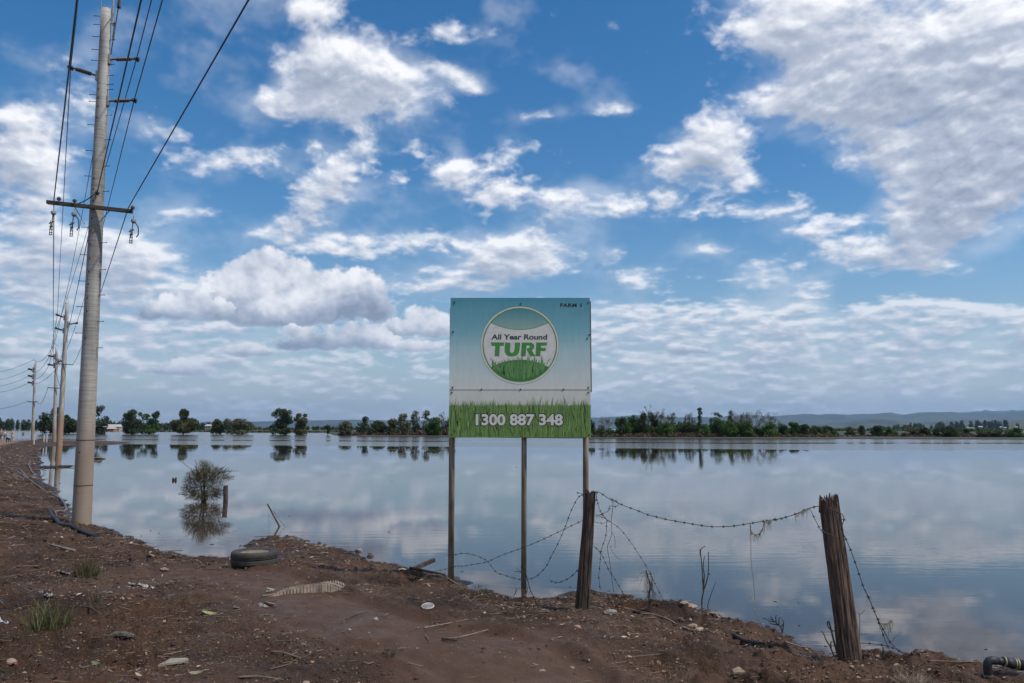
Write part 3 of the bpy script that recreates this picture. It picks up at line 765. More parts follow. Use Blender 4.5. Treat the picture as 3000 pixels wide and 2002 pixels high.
T('half-leafed dark tree among the bare ones', 1962, 1986, 1211, D=192, leaf='dark', seed=28, n=900, size=.21, holes=.46)
T('low dark tree left of the thin leafy spire', 1980, 2040, 1243, D=188, leaf='dark', seed=29, n=2600, size=.21)
T('thin leafy spire, tallest of the wooded island', 2041, 2061, 1198, D=186, leaf='dark', lobes=[(0,.94,.36,.05),(.1,.82,.34,.08),(-.05,.68,.28,.08),(.1,.56,.3,.07),(0,.44,.26,.08),(0,.3,.3,.12)], seed=30, n=900, size=.21, name='slender_tree')
T('low bright green tree at the foot of the leafy spire', 2040, 2082, 1246, D=182, leaf='bright', seed=31, n=1900, size=.2)
T('broad tree with a flat dark top knot right of the spire', 2074, 2126, 1209, D=186, leaf='mid', lobes=[(-.05,.90,.24,.07),(.2,.82,.16,.06),(-.1,.62,.36,.16),(.15,.5,.4,.2),(-.25,.35,.3,.2),(.1,.2,.46,.16)], seed=32, n=3200, size=.21)
T('dense bright green tree in the middle of the island', 2112, 2164, 1228, D=183, leaf='bright', seed=33, n=3200, size=.21)
T('dark tree with bare twigs poking out above it', 2128, 2160, 1210, D=192, leaf='dark', seed=34, n=1200, size=.21, holes=.44)
T('wide rounded green tree right of the middle of the island', 2154, 2208, 1232, D=184, leaf='mid', seed=35, n=3200, size=.21)
T('low dark shrub in the gap of the wooded island', 2200, 2232, 1258, D=186, leaf='dark', seed=36, n=1100, size=.2, name='shrub', cat='shrub')
T('large bright green tree right of the gap', 2226, 2282, 1236, D=184, leaf='bright', seed=37, n=3300, size=.21)
T('rounded green tree, second right of the gap', 2272, 2314, 1242, D=186, leaf='mid', seed=38, n=2500, size=.21)
T('green tree with a peaked top, third right of the gap', 2304, 2344, 1240, D=188, leaf='mid', seed=39, n=2500, size=.21)
T('dark tree near the right tip of the wooded island', 2336, 2376, 1246, D=188, leaf='dark', seed=40, n=2300, size=.21)
T('lower olive tree near the right tip of the island', 2366, 2412, 1250, D=190, leaf='olive', seed=41, n=2200, size=.21)
T('round dark tree closing the right tip of the island', 2408, 2450, 1253, D=190, leaf='dark', seed=42, n=2200, size=.21)
T('small olive tree just past the right tip of the island', 2474, 2508, 1261, D=230, leaf='olive', seed=43, n=1300, size=.24)
T('thin ragged tree by the white specks on the far shore', 2514, 2536, 1254, D=230, leaf='dark', seed=44, n=700, size=.24)
T('dark dome-shaped tree standing clear on the far shore', 2552, 2592, 1251, D=195, leaf='dark', seed=45, n=2400, size=.22)
T('lower dark tree touching the dome-shaped one', 2588, 2630, 1259, D=195, leaf='mid', seed=46, n=2000, size=.22)
T('tiny brown shrub between two dark trees on the far shore', 2640, 2662, 1272, D=190, leaf='brown', seed=47, n=500, size=.2, name='shrub', cat='shrub')
T('pale brown sparse tree on the far shore', 2660, 2692, 1262, D=200, leaf='brown', seed=48, n=900, size=.22)
T('dark bushy tree left of the widest far-shore tree', 2688, 2728, 1255, D=190, leaf='dark', seed=49, n=2300, size=.22)
T('small dark tree between two bushy far-shore trees', 2730, 2758, 1259, D=190, leaf='dark', seed=50, n=1400, size=.22)
T('widest dark tree of the far shore', 2756, 2814, 1252, 1287, D=185, leaf='dark', seed=51, n=3200, size=.22)
T('dim round tree below the hillside houses', 2818, 2848, 1262, 1287, D=200, leaf='dark', seed=52, n=1300, size=.22)
T('olive low tree, third from the right edge of the photo', 2858, 2908, 1267, 1288, D=180, leaf='olive', seed=53, n=1900, size=.2)
T('dark olive tree, second from the right edge', 2900, 2944, 1264, 1288, D=180, leaf='olive', seed=54, n=1900, size=.2)
T('green tree cut by the right edge of the photo', 2944, 3010, 1258, 1288, D=178, leaf='mid', seed=55, n=2600, size=.2)
for i, (lab, x, top, sp_, le, D_) in enumerate((
  ('lone bare tree with a fan of twigs right of the sign', 1775, 1216, .9, 0, 186),
  ('bare crown of twigs above the tall dark tree', 1900, 1199, .8, 0, 192),
  ('bare branching tree left of the middle of the island', 1931, 1200, .7, .04, 190),
  ('bare tree with long upward limbs next to the branching one', 1948, 1205, .8, .12, 188),
  ('thin bare tree left of the leafy spire', 2011, 1215, .4, .02, 190),
  ('second thin bare tree left of the leafy spire', 2026, 1216, .5, -.03, 189),
  ('bare tree of pale twigs right of the flat top knot', 2166, 1205, .8, .02, 194),
  ('dense bare twiggy crown above the rounded green tree', 2189, 1206, .9, -.02, 194),
  ('leaning bare tree at the gap of the island', 2208, 1207, .7, .18, 186),
  ('forked bare tree right of the gap', 2228, 1224, 1.0, .2, 187),
  ('tall bare tree with a rounded twig crown right of the gap', 2258, 1203, .9, .02, 190))):
    bare_tree(lab, x, top, 1285, D_, sp_, 200 + i, lean=le)
bare_tree('thin bare twigs rising out of the hillside trees', 2676, 1250, 1284, 230, .8, 231)

# brush and woods that nobody could count
def brush(name, label, segs, n, size, leaf, seed, depth=6, m=None):
    rng = np.random.default_rng(seed)
    C = []; S_ = []
    for (xa, xb, ta, tb, ba, bb, D) in segs:
        k = max(3, int((xb - xa) / 5))
        for i in range(k):
            t = (i + rng.random()) / k; x = xa + (xb - xa) * t; bs_ = ba + (bb - ba) * t; tp = ta + (tb - ta) * t; tp = bs_ - (bs_ - tp) * rng.uniform(.62, 1.15); bs = ba + (bb - ba) * t
            p = WD(x, bs, D); h = max(1.5, (bs - tp)) * D / FPX
            C.append((p.x, D + rng.uniform(0, depth), max(p.z, -.2) + h * .42)); S_.append((6 * D / FPX * rng.uniform(.6, 1.3), 1.6, h * .55))
    V, F = leaves(C, S_, n, rng, size, .5, .30, seed)
    return tag(link_mesh(name, V, F, LEAF[leaf]), label, kind='stuff')
brush('brush', 'brown flood-flattened brush on the bank left of the sign', [(985,1140,1268,1266,1278,1279,240),(1140,1330,1264,1258,1279,1281,232)], 7000, .26, 'brown', 61)
brush('brush', 'brown flood-flattened brush along the foot of the wooded island', [(1728,1880,1270,1270,1286,1286,181),(1880,2150,1267,1266,1286,1286,181),(2150,2460,1271,1272,1286,1287,181)], 12000, .20, 'brown', 62)
brush('green_undergrowth', 'green undergrowth filling in between the island trees', [(1745,1830,1260,1250,1285,1285,186),(1830,2210,1237,1238,1285,1285,187),(2215,2460,1246,1258,1285,1285,188)], 38000, .22, 'mid', 63)
brush('low_scrub', 'low dark scrub along the far right shore', [(2440,2700,1276,1277,1286,1287,192),(2700,3010,1274,1274,1287,1288,186)], 6000, .20, 'brown', 64)
brush('low_scrub', 'pale scrub and reeds along the far shore behind the flooded trees', [(440,700,1261,1260,1266,1266,520),(700,990,1262,1261,1268,1269,430)], 5000, .5, 'olive', 65)
brush('distant_wood', 'dark distant wood along the shore at the far left', [(-120,130,1226,1232,1259,1259,900),(130,360,1229,1233,1259,1260,900)], 9000, 1.5, 'dark', 66, depth=40)
brush('distant_wood', 'dark distant wood behind the willow', [(440,660,1235,1236,1261,1261,900),(660,720,1240,1244,1261,1261,900)], 6000, 1.4, 'dark', 67, depth=40)
brush('distant_wood', 'thin dark distant wood left of the sign', [(720,860,1250,1250,1262,1262,1000),(860,1060,1247,1250,1262,1262,1000),(1060,1340,1250,1250,1263,1263,1000)], 6500, 1.3, 'dark', 68, depth=40)
brush('distant_wood', 'distant wood below the foothill at the right', [(2440,2700,1264,1260,1276,1276,520),(2700,3020,1262,1264,1279,1279,420)], 11000, .42, 'mid', 69, depth=30)
brush('hill_wood', 'woods covering the hill with houses', [(2620,2760,1256,1252,1268,1270,1900),(2760,3040,1251,1240,1272,1272,1900)], 9000, 2.4, 'dark', 70, depth=200)

# ------------------------------------------------------------------ far buildings
WHITE_W = mat('weathered_white_wall', (.34, .32, .29), (.22, .20, .18), rough=.8, scale=1.5)
ROOF_W = mat('pale_metal_roof', (.46, .42, .40), (.36, .33, .31), rough=.5, scale=1.0)
BRICK = mat('orange_brick_wall', (.34, .17, .10), (.22, .12, .08), rough=.9, scale=3)
GLASSD = mat('dark_window_glass', (.03, .035, .04), (.02, .02, .025), rough=.15)
GREENW = mat('green_shed_wall', (.25, .38, .20), None, rough=.8)
def house(label, x0, x1, top, base, D, wall=WHITE_W, roof=ROOF_W, nwin=3, name='house'):
    a = WD(x0, base, D); c = WD(x1, base, D); s = D / FPX; H = (base - top) * s
    w = c.x - a.x; root = empty(name, label, 'building', ((a.x + c.x) / 2, D + 3, a.z))
    cx = (a.x + c.x) / 2; z0 = a.z; wh = H * .62; dp = max(5, w * .5)
    mb = MB(); mb.box((cx, D + dp / 2, z0 + wh / 2 - .4), (w, dp, wh + .8)); mb.build('wall', wall, root)
    mb = MB(); e = .35
    V = [(a.x - e, D - e, z0 + wh), (c.x + e, D - e, z0 + wh), (c.x + e, D + dp + e, z0 + wh), (a.x - e, D + dp + e, z0 + wh), (a.x + w * .06, D + dp / 2, z0 + H), (c.x - w * .06, D + dp / 2, z0 + H)]
    mb.add(V, [(0, 1, 5, 4), (2, 3, 4, 5), (1, 2, 5), (3, 0, 4), (3, 2, 1, 0)]); mb.build('roof', roof, root)
    for i in range(nwin):
        fx = a.x + w * (i + .6) / (nwin + .2)
        mb = MB(); mb.box((fx, D - .03, z0 + wh * .55), (w / nwin * .42, .08, wh * .42)); mb.build('window', GLASSD, root)
    return root
house('long white farm shed with pale roof right of the slender tree', 302, 349, 1244, 1263, 640, nwin=4, name='farm_shed')
house('low orange brick house in front of the white farm shed', 311, 333, 1252, 1264.5, 560, BRICK, ROOF_W, 2, 'house')
house('small white shed half hidden by the nearest power pole', 262, 292, 1249, 1258, 700, nwin=2, name='farm_shed')
house('small pale house in front of the distant wood behind the willow', 600, 618, 1244, 1256, 700, nwin=2)
for i, (lab, x0, x1, t_, b_, D_) in enumerate((
    ('long pale house with orange roof, lowest on the hillside', 2833, 2855, 1253, 1258, 1850),
    ('white house left of the long pale one on the hill', 2822, 2832, 1255, 1259, 1850),
    ('pale house higher up in the middle of the hill', 2868, 2880, 1249, 1254, 1860),
    ('white house at the right on the hill', 2930, 2938, 1250, 1254, 1850),
    ('white house beside the right one on the hill', 2942, 2950, 1252, 1256, 1850),
    ('white house farthest right on the hill', 2975, 2983, 1250, 1254, 1850),
    ('small white shed at the waterline right of the island', 2449, 2458, 1282, 1286, 196),
    ('second small white shed at the waterline right of the island', 2497, 2504, 1282, 1286, 200))):
    house(lab, x0, x1, t_, b_, D_, nwin=1)

# ------------------------------------------------------------------ power poles
CONC = mat('pole_concrete', (.40, .36, .33), (.28, .25, .225), rough=.85, scale=2.2, detail=9, bump=.15, bscale=30, stretch=(1, 1, .35))
def pole_material(zt, nm, rust=0.0):
    """weathered concrete, stained brown by mud up to height zt"""
    m, t, b = new_mat(nm); N = t.nodes.new; L = t.links.new
    g_ = N('ShaderNodeNewGeometry'); s = N('ShaderNodeSeparateXYZ'); L(g_.outputs['Position'], s.inputs[0])
    n1 = N('ShaderNodeTexNoise'); n1.inputs['Scale'].default_value = 1.3; n1.inputs['Detail'].default_value = 8
    mp = N('ShaderNodeMapping'); mp.inputs['Scale'].default_value = (3, 3, .6); L(g_.outputs['Position'], mp.inputs[0]); L(mp.outputs[0], n1.inputs['Vector'])
    r1 = N('ShaderNodeValToRGB'); L(n1.outputs[0], r1.inputs[0])
    r1.color_ramp.elements[0].position = .3; r1.color_ramp.elements[0].color = (.18, .172, .16, 1)
    r1.color_ramp.elements[1].position = .7; r1.color_ramp.elements[1].color = (.42, .40, .375, 1)
    # horizontal scratches of the mould
    n2 = N('ShaderNodeTexNoise'); n2.inputs['Scale'].default_value = 1.0; mp2 = N('ShaderNodeMapping'); mp2.inputs['Scale'].default_value = (1.5, 1.5, 38)
    L(g_.outputs['Position'], mp2.inputs[0]); L(mp2.outputs[0], n2.inputs['Vector'])
    r2 = N('ShaderNodeValToRGB'); L(n2.outputs[0], r2.inputs[0]); r2.color_ramp.elements[0].position = .35; r2.color_ramp.elements[0].color = (.74, .74, .74, 1); r2.color_ramp.elements[1].position = .55; r2.color_ramp.elements[1].color = (1.05, 1.05, 1.05, 1)
    mm = N('ShaderNodeMix'); mm.data_type = 'RGBA'; mm.blend_type = 'MULTIPLY'; mm.inputs[0].default_value = 1; L(r1.outputs[0], mm.inputs[6]); L(r2.outputs[0], mm.inputs[7])
    mr = N('ShaderNodeMapRange'); L(s.outputs[2], mr.inputs[0]); mr.inputs[1].default_value = zt + 1.6; mr.inputs[2].default_value = zt - .6; mr.inputs[3].default_value = 0; mr.inputs[4].default_value = .85
    mud = N('ShaderNodeMix'); mud.data_type = 'RGBA'; L(mr.outputs[0], mud.inputs[0]); L(mm.outputs[2], mud.inputs[6]); mud.inputs[7].default_value = (.225, .165, .118, 1) if not rust else (.27, .155, .095, 1)
    L(mud.outputs[2], b.inputs['Base Color']); b.inputs['Roughness'].default_value = .85
    bp = N('ShaderNodeBump'); bp.inputs['Strength'].default_value = .25; bp.inputs['Distance'].default_value = .01; L(n1.outputs[0], bp.inputs['Height']); L(bp.outputs[0], b.inputs['Normal'])
    return m
STEEL = mat('galvanised_steel', (.34, .34, .34), (.22, .22, .22), rough=.5, metal=.6, scale=20)
DARKST = mat('dark_fitting', (.05, .045, .04), (.03, .028, .025), rough=.6, scale=20)
PORC = mat('brown_porcelain', (.10, .060, .042), (.06, .038, .03), rough=.35, scale=10)
GREYINS = mat('grey_insulator', (.30, .31, .31), (.2, .2, .2), rough=.4, scale=10)
ARMW = mat('crossarm_timber', (.085, .070, .050), (.04, .033, .026), rough=.9, scale=6, stretch=(.3, 4, 4))
WIREM = mat('cable', (.022, .022, .024), (.014, .014, .016), rough=.5, scale=5)

def insul_arm(root, a, b, sheds, r, shed_r, m=PORC):
    """a post insulator from the shaft at a out to its clamp at b"""
    a = Vector(a); b = Vector(b)
    mb = MB(); pts = [a]; rr = [r]
    d = b - a
    for i in range(sheds):
        t = .28 + .56 * i / sheds; dt = .56 / sheds
        for q, rad in ((0, r), (.12, shed_r), (.5, shed_r * .8), (.62, r)):
            pts.append(a + d * (t + dt * q)); rr.append(rad)
    pts.append(b); rr.append(r)
    mb.tube(pts, rr, 8); ins = mb.build('insulator', m, root)
    mb = MB(); mb.tube([b - d.normalized() * r * 2, b + d.normalized() * r * 3], r * 1.9, 8)
    mb.tube([b + Vector((0, -r * 4, -r)), b + Vector((0, r * 4, -r))], r * 1.2, 6); mb.build('clamp', DARKST, root)
    mb = MB(); ax = d.normalized(); mb.box(a + ax * r, (r * 2.5, r * 5, r * 11)); mb.build('bracket', STEEL, root)

POLES = []
def pole(label, base_px, top_px, D, wb, wt, arms, cross, earth, zt, rings=(), steps=None, rust=0, holes=None):
    b = WD(*base_px, D); t = WD(*top_px, D)
    root = empty('utility_pole', label, 'power pole', (b.x, b.y, b.z))
    s = lambda p: (p.y * math.cos(TH) + (p.z - EYE) * math.sin(TH)) / FPX
    rb = wb / 2 * s(b); rt = wt / 2 * s(t)
    axis = (t - b); L_ = axis.length; ax = axis.normalized()
    pm = pole_material(zt, 'stained_pole_concrete', rust)
    pts = []; rr = []
    zs = [(-1.2 / L_)] + [i / 14 for i in range(15)]
    for f in zs: pts.append(b + axis * f); rr.append(rb + (rt - rb) * f)
    rad = lambda f: rb + (rt - rb) * f
    mb = MB(); mb.tube(pts, rr, 28); mb.build('shaft', pm, root, smooth=True)
    onp = lambda y: (y - base_px[1]) / (top_px[1] - base_px[1])
    def frac(py):    # fraction along the shaft seen at picture row py
        lo, hi = 0.0, 1.0
        for _ in range(30):
            m_ = (lo + hi) / 2; p = b + axis * m_; q = p - Vector((0, 0, EYE))
            cy = (-q.y * math.sin(TH) + q.z * math.cos(TH)) / (q.y * math.cos(TH) + q.z * math.sin(TH))
            if 1001 - cy * FPX > py: lo = m_
            else: hi = m_
        return lo
    for y in rings:
        f = frac(y); p = b + axis * f
        mb = MB(); mb.tube([p - ax * .008, p + ax * .008], rad(f) + .004, 28); mb.build('joint_ring', DARKST, root)
    if steps:
        for side, ys in steps:
            for y in ys:
                f = frac(y); p = b + axis * f; r = rad(f)
                q = p + Vector((side * r * .96, -r * .25, 0)); e_ = q + Vector((side * .13, -.02, 0))
                mb = MB(); mb.tube([q, e_], .0065, 6); mb.tube([e_ - Vector((side * .004, 0, 0)), e_ + Vector((side * .012, 0, 0))], .012, 6); mb.build('step_bolt', DARKST, root)
    if holes:
        for y in holes:
            f = frac(y); p = b + axis * f; r = rad(f)
            q = p + Vector((-.02, -r * .985, 0)); mb = MB(); mb.tube([q, q + Vector((0, -.012, 0))], .016, 8); mb.build('bolt_head', DARKST, root)
    tips = []
    sz = s(b)
    for (sx_, sy_, ex, ey) in arms:
        f = frac(sy_); p = b + axis * f; side = -1 if ex < sx_ else 1
        a = p + Vector((side * rad(f) * .9, 0, 0)); e_ = WD(ex, ey, D)
        insul_arm(root, a, e_, 9, max(.02, D * .0006), max(.048, D * .0011)); tips.append(e_)
    ctips = []
    if cross:
        (xa, ya, xb, yb), pins = cross
        a = WD(xa, ya, D); e_ = WD(xb, yb, D); off = Vector((0, -rad(.6) - .05, 0)); a += off; e_ += off
        d = (e_ - a); dn = d.normalized(); up = Vector((0, 0, 1)); fw = dn.cross(up).normalized()
        w = max(.078, D * .0009); mb = MB(); mb.box((a + e_) / 2, (d.length, w, w), (dn, fw, up)); arm = mb.build('crossarm', ARMW, root)
        mid = a + d * ((xc_ := (b + axis * frac((ya + yb) / 2)).x - a.x) / d.x)
        for sd_ in (-1, 1):
            mb = MB(); mb.tube([mid + Vector((sd_ * rad(.6), 0, -.42 * (w / .1) ** .5)), mid + dn * sd_ * (.45 * (w / .1) ** .7) - up * w * .5], .014 * (w / .1), 5); mb.build('arm_brace', STEEL, root)
        for px_ in pins:
            t_ = (px_ - xa) / (xb - xa); p = a + d * t_
            ctips.append(p + up * w)
    mbt = None
    etip = None
    if earth:
        etip = WD(*earth, D)
        mb = MB(); mb.tube([t + Vector((rt * .9, 0, -.5 * D / 60 - .3)), t + Vector((rt * .9, 0, .12)), etip], max(.014, D * .0003), 6); mb.build('earth_bracket', STEEL, root)
    POLES.append(dict(root=root, b=b, t=t, tips=tips, ctips=ctips, earth=etip, D=D, frac=frac, axis=axis, rad=rad))
    return POLES[-1]

D1 = W(237, 1541, 0).y
P1 = pole('nearest tall concrete power pole standing at the foot of the mud bank', (238, 1548), (312, 28), D1, 53, 28,
     [(285, 224, 207, 198), (320, 175, 400, 173), (316, 297, 393, 294)], ((153, 600, 400, 627), (172, 218, 388)), None, 1.9,
     rings=(1290, 1422), steps=((-1, (50, 75, 110, 148, 180, 222, 280, 300, 368, 444, 518, 668, 748, 825, 900, 977)), (1, (72, 120, 192, 224, 250, 265, 340, 412, 489, 563, 713, 792, 866, 943, 1020))),
     holes=(268, 293, 318, 351, 529, 560, 594, 606, 645, 680, 720, 760, 800, 836, 876, 915, 953, 993, 1325))
# the extras at the top of the nearest pole
def hang_set(root, p, s=1.0, k=0):
    """glass disc insulator with a drop-out fuse hanging under the crossarm"""
    p = Vector(p)
    mb = MB(); mb.tube([p, p + Vector((0, 0, -.10 * s))], .012 * s, 6); mb.tube([p + Vector((0, 0, -.09 * s)), p + Vector((0, 0, -.11 * s)), p + Vector((0, 0, -.17 * s)), p + Vector((0, 0, -.21 * s))], [.02 * s, .062 * s, .062 * s, .025 * s], 12)
    mb.build('disc_insulator', GREYINS, root)
    mb = MB(); q = p + Vector((-.015 * s, 0, -.21 * s))
    mb.tube([q, q + Vector((-.01, 0, -.22 * s)), q + Vector((-.03, 0, -.36 * s))], .012 * s, 6)
    mb.tube([q + Vector((-.09 * s, 0, -.22 * s)), q + Vector((.04 * s, 0, -.16 * s))], .014 * s, 6)
    mb.tube([q + Vector((-.05 * s, 0, -.14 * s)), q + Vector((-.055 * s, 0, -.52 * s))], .009 * s, 6); mb.tube([q + Vector((.0, 0, -.16 * s)), q + Vector((-.0, 0, -.52 * s))], .009 * s, 6)
    for z in (-.3, -.38, -.46, -.52): mb.tube([q + Vector((-.07 * s, 0, z * s)), q + Vector((.02 * s, 0, z * s))], .011 * s, 5)
    if k: mb.tube([q + Vector((.05, 0, .02)), q + Vector((.12, 0, -.08)), q + Vector((.13, 0, -.24)), q + Vector((.09, 0, -.3))], .012, 6)
    mb.build('fuse_switch', DARKST, root)
for k, (x, y) in enumerate(((158, 608), (218, 612), (392, 632))): hang_set(P1['root'], WD(x, y, D1 - .25), .82, k)
rt_ = P1['root']
for (x, y, h_) in ((172, 596, .14), (218, 600, .12), (388, 622, .14)):
    p = WD(x, y, D1 - .25); mb = MB(); mb.tube([p, p + Vector((0, 0, h_ * .4)), p + Vector((0, 0, h_ * .5)), p + Vector((0, 0, h_ * .8)), p + Vector((0, 0, h_))], [.012, .012, .04, .045, .018], 8); mb.build('pin_insulator', PORC, rt_)
a_ = WD(331, 75, D1); b_ = WD(333, -30, D1); mb = MB(); mb.tube([a_, b_], .022, 6); mb.build('earth_bracket', STEEL, rt_)
a_ = WD(296, 85, D1); b_ = WD(297, -30, D1); mb = MB(); mb.tube([a_, b_], .008, 5); mb.build('earth_rod', STEEL, rt_)
ea = WD(348, 10, D1 - .1); eb = WD(330, 120, D1)
mb = MB(); pts = []; rr = []
for i in range(12):
    t_ = i / 12
    for q, r in ((0, .012), (.2, .030), (.6, .026), (.8, .012)): pts.append(WD(338, 65, D1).lerp(WD(331, 118, D1), t_ + q / 12)); rr.append(r)
mb.tube(pts, rr, 8); mb.build('insulator_string', GREYINS, rt_)
mb = MB(); p = WD(349, 12, D1); mb.tube([p + Vector((0, 0, .09)), p + Vector((0, 0, -.09))], [.03, .045], 8); mb.build('vibration_damper', DARKST, rt_)
p = WD(285, 565, D1 - .19); mb = MB(); mb.tube([p + Vector((0, 0, .05)), p, p + Vector((0, 0, -.05))], [.03, .05, .03], 10); mb.build('cable_clamp', DARKST, rt_)

Dp2 = W(174, 1306, 0).y
P2 = pole('second concrete power pole with an orange-stained foot in the water', (174, 1306), (197.5, 887), Dp2, 16.5, 9.5,
     [(191, 932, 168, 923), (200, 951, 224, 947), (189, 970, 165, 962)], ((160, 1066.6, 219, 1069.6), (162, 176, 217)), (192, 868), 3.2, rust=1,
     steps=((-1, (905, 922, 940, 957, 975, 992, 1010, 1027, 1045)), (1, (897, 914, 931, 949, 966, 984, 1002, 1019, 1037))))
Dp3 = W(159, 1299, .12).y
P3 = pole('third concrete power pole, just left of the second one', (158.5, 1299), (166, 1017), Dp3, 11.2, 6.6,
     [(162, 1046, 146, 1043), (160, 1071.5, 144.6, 1068.6), (168, 1059, 182, 1058)], ((143, 1136.7, 181, 1138), (144, 152, 180)), (160, 1006), 2.0)
P4 = pole('farthest power pole, alone at the far left of the road', (95.5, 1290.5), (103.5, 1063), W(95.5, 1290.5, 0).y, 9.5, 5.6,
     [(102, 1085, 87, 1082), (101, 1104.5, 86.5, 1101.5), (100, 1123.5, 86, 1121)], ((83.4, 1177.6, 112.5, 1178), (84.5, 92, 112)), (99.5, 1054), 2.4)

# ------------------------------------------------------------------ power lines
def sag_line(mb, pts, sag, r0, r1=None, n=14):
    P = []
    for i in range(len(pts) - 1):
        a, b = Vector(pts[i]), Vector(pts[i + 1])
        for k in range(n + (1 if i == len(pts) - 2 else 0)):
            t = k / n; p = a.lerp(b, t); p.z -= 4 * sag[i] * t * (1 - t); P.append(p)
    rr = [min(max(.011, p.length * .00022), .03) for p in P] if r0 is None else [r0] * len(P)
    mb.tube(P, rr, 6)
def wire(label, pts, sag, r=None):
    mb = MB(); sag_line(mb, pts, sag, r); o = mb.build('power_line', WIREM)
    return tag(o, label, 'power line')
def toward(tip, x_top, y_top=0):
    """the near span passes over picture point (x_top, y_top) at about the tip's height and runs on behind the viewer"""
    q = W(x_top, y_top, tip.z * 1.0 - .15); d = q - tip
    return tip + d * (40.0 / max(1e-3, d.length))
T1 = P1['tips']; C1 = P1['ctips']
wire('thick line on the left insulator of the nearest pole, running overhead', [P2['tips'][0], T1[0], toward(T1[0], 228)], [.5, .1])
wire('line clamped to the upper right insulator of the nearest pole', [P2['tips'][2], T1[1], toward(T1[1], 443)], [.5, .1])
wire('line clamped to the lower right insulator of the nearest pole', [P2['tips'][1], T1[2], toward(T1[2], 474)], [.5, .1])
wire('line from the left end of the crossarm of the nearest pole', [P2['ctips'][0], C1[0], toward(C1[0], 225)], [.6, .05])
wire('line from the right end of the crossarm crossing the sky diagonally', [P2['ctips'][2], C1[2], toward(C1[2], 723)], [.6, .05])
nd = WD(285, 563, D1 - .2)
wire('line running up from the clamp on the shaft of the nearest pole', [C1[1] - Vector((0, 0, .1)), nd, toward(nd, 412)], [.06, .05])
ep = WD(325, 158, D1); wire('thin earth line at the very top of the nearest pole', [P2['earth'], ep, WD(347, 20, D1), toward(WD(347, 20, D1), 349, -20)], [.6, 0, .0])
wire('line passing behind the nearest pole down to the second crossarm', [P2['ctips'][1], nd], [.8])
for k, lab in enumerate(('upper left', 'lower left', 'right')):
    p3 = P3['tips'][k]; wire('line joining the %s insulators of the second and third poles' % lab, [P2['tips'][(0, 2, 1)[k]], p3], [.25])
    p4 = P4['tips'][k]; wire('line joining the %s insulators of the third and fourth poles' % ('top', 'middle', 'lowest')[k], [p3, p4], [1.2])
    e_ = WD(-60, (1110, 1128, 1146)[k], 190); wire('%s line running off the left edge from the farthest pole' % ('top', 'middle', 'lowest')[k], [p4, e_], [1.0])
wire('earth line joining the tops of the second and third poles', [P2['earth'], P3['earth']], [.2])
wire('earth line joining the tops of the third and farthest poles', [P3['earth'], P4['earth']], [1.2])
wire('earth line running off the left edge from the farthest pole top', [P4['earth'], WD(-60, 1090, 190)], [1.0])
wire('low line joining the crossarms of the second and third poles', [P2['ctips'][0], P3['ctips'][2]], [.2])
wire('low line joining the crossarms of the third and farthest poles', [P3['ctips'][0], P4['ctips'][2]], [1.2])
wire('low line running off the left edge from the farthest crossarm', [P4['ctips'][0], WD(-60, 1196, 190)], [.8])

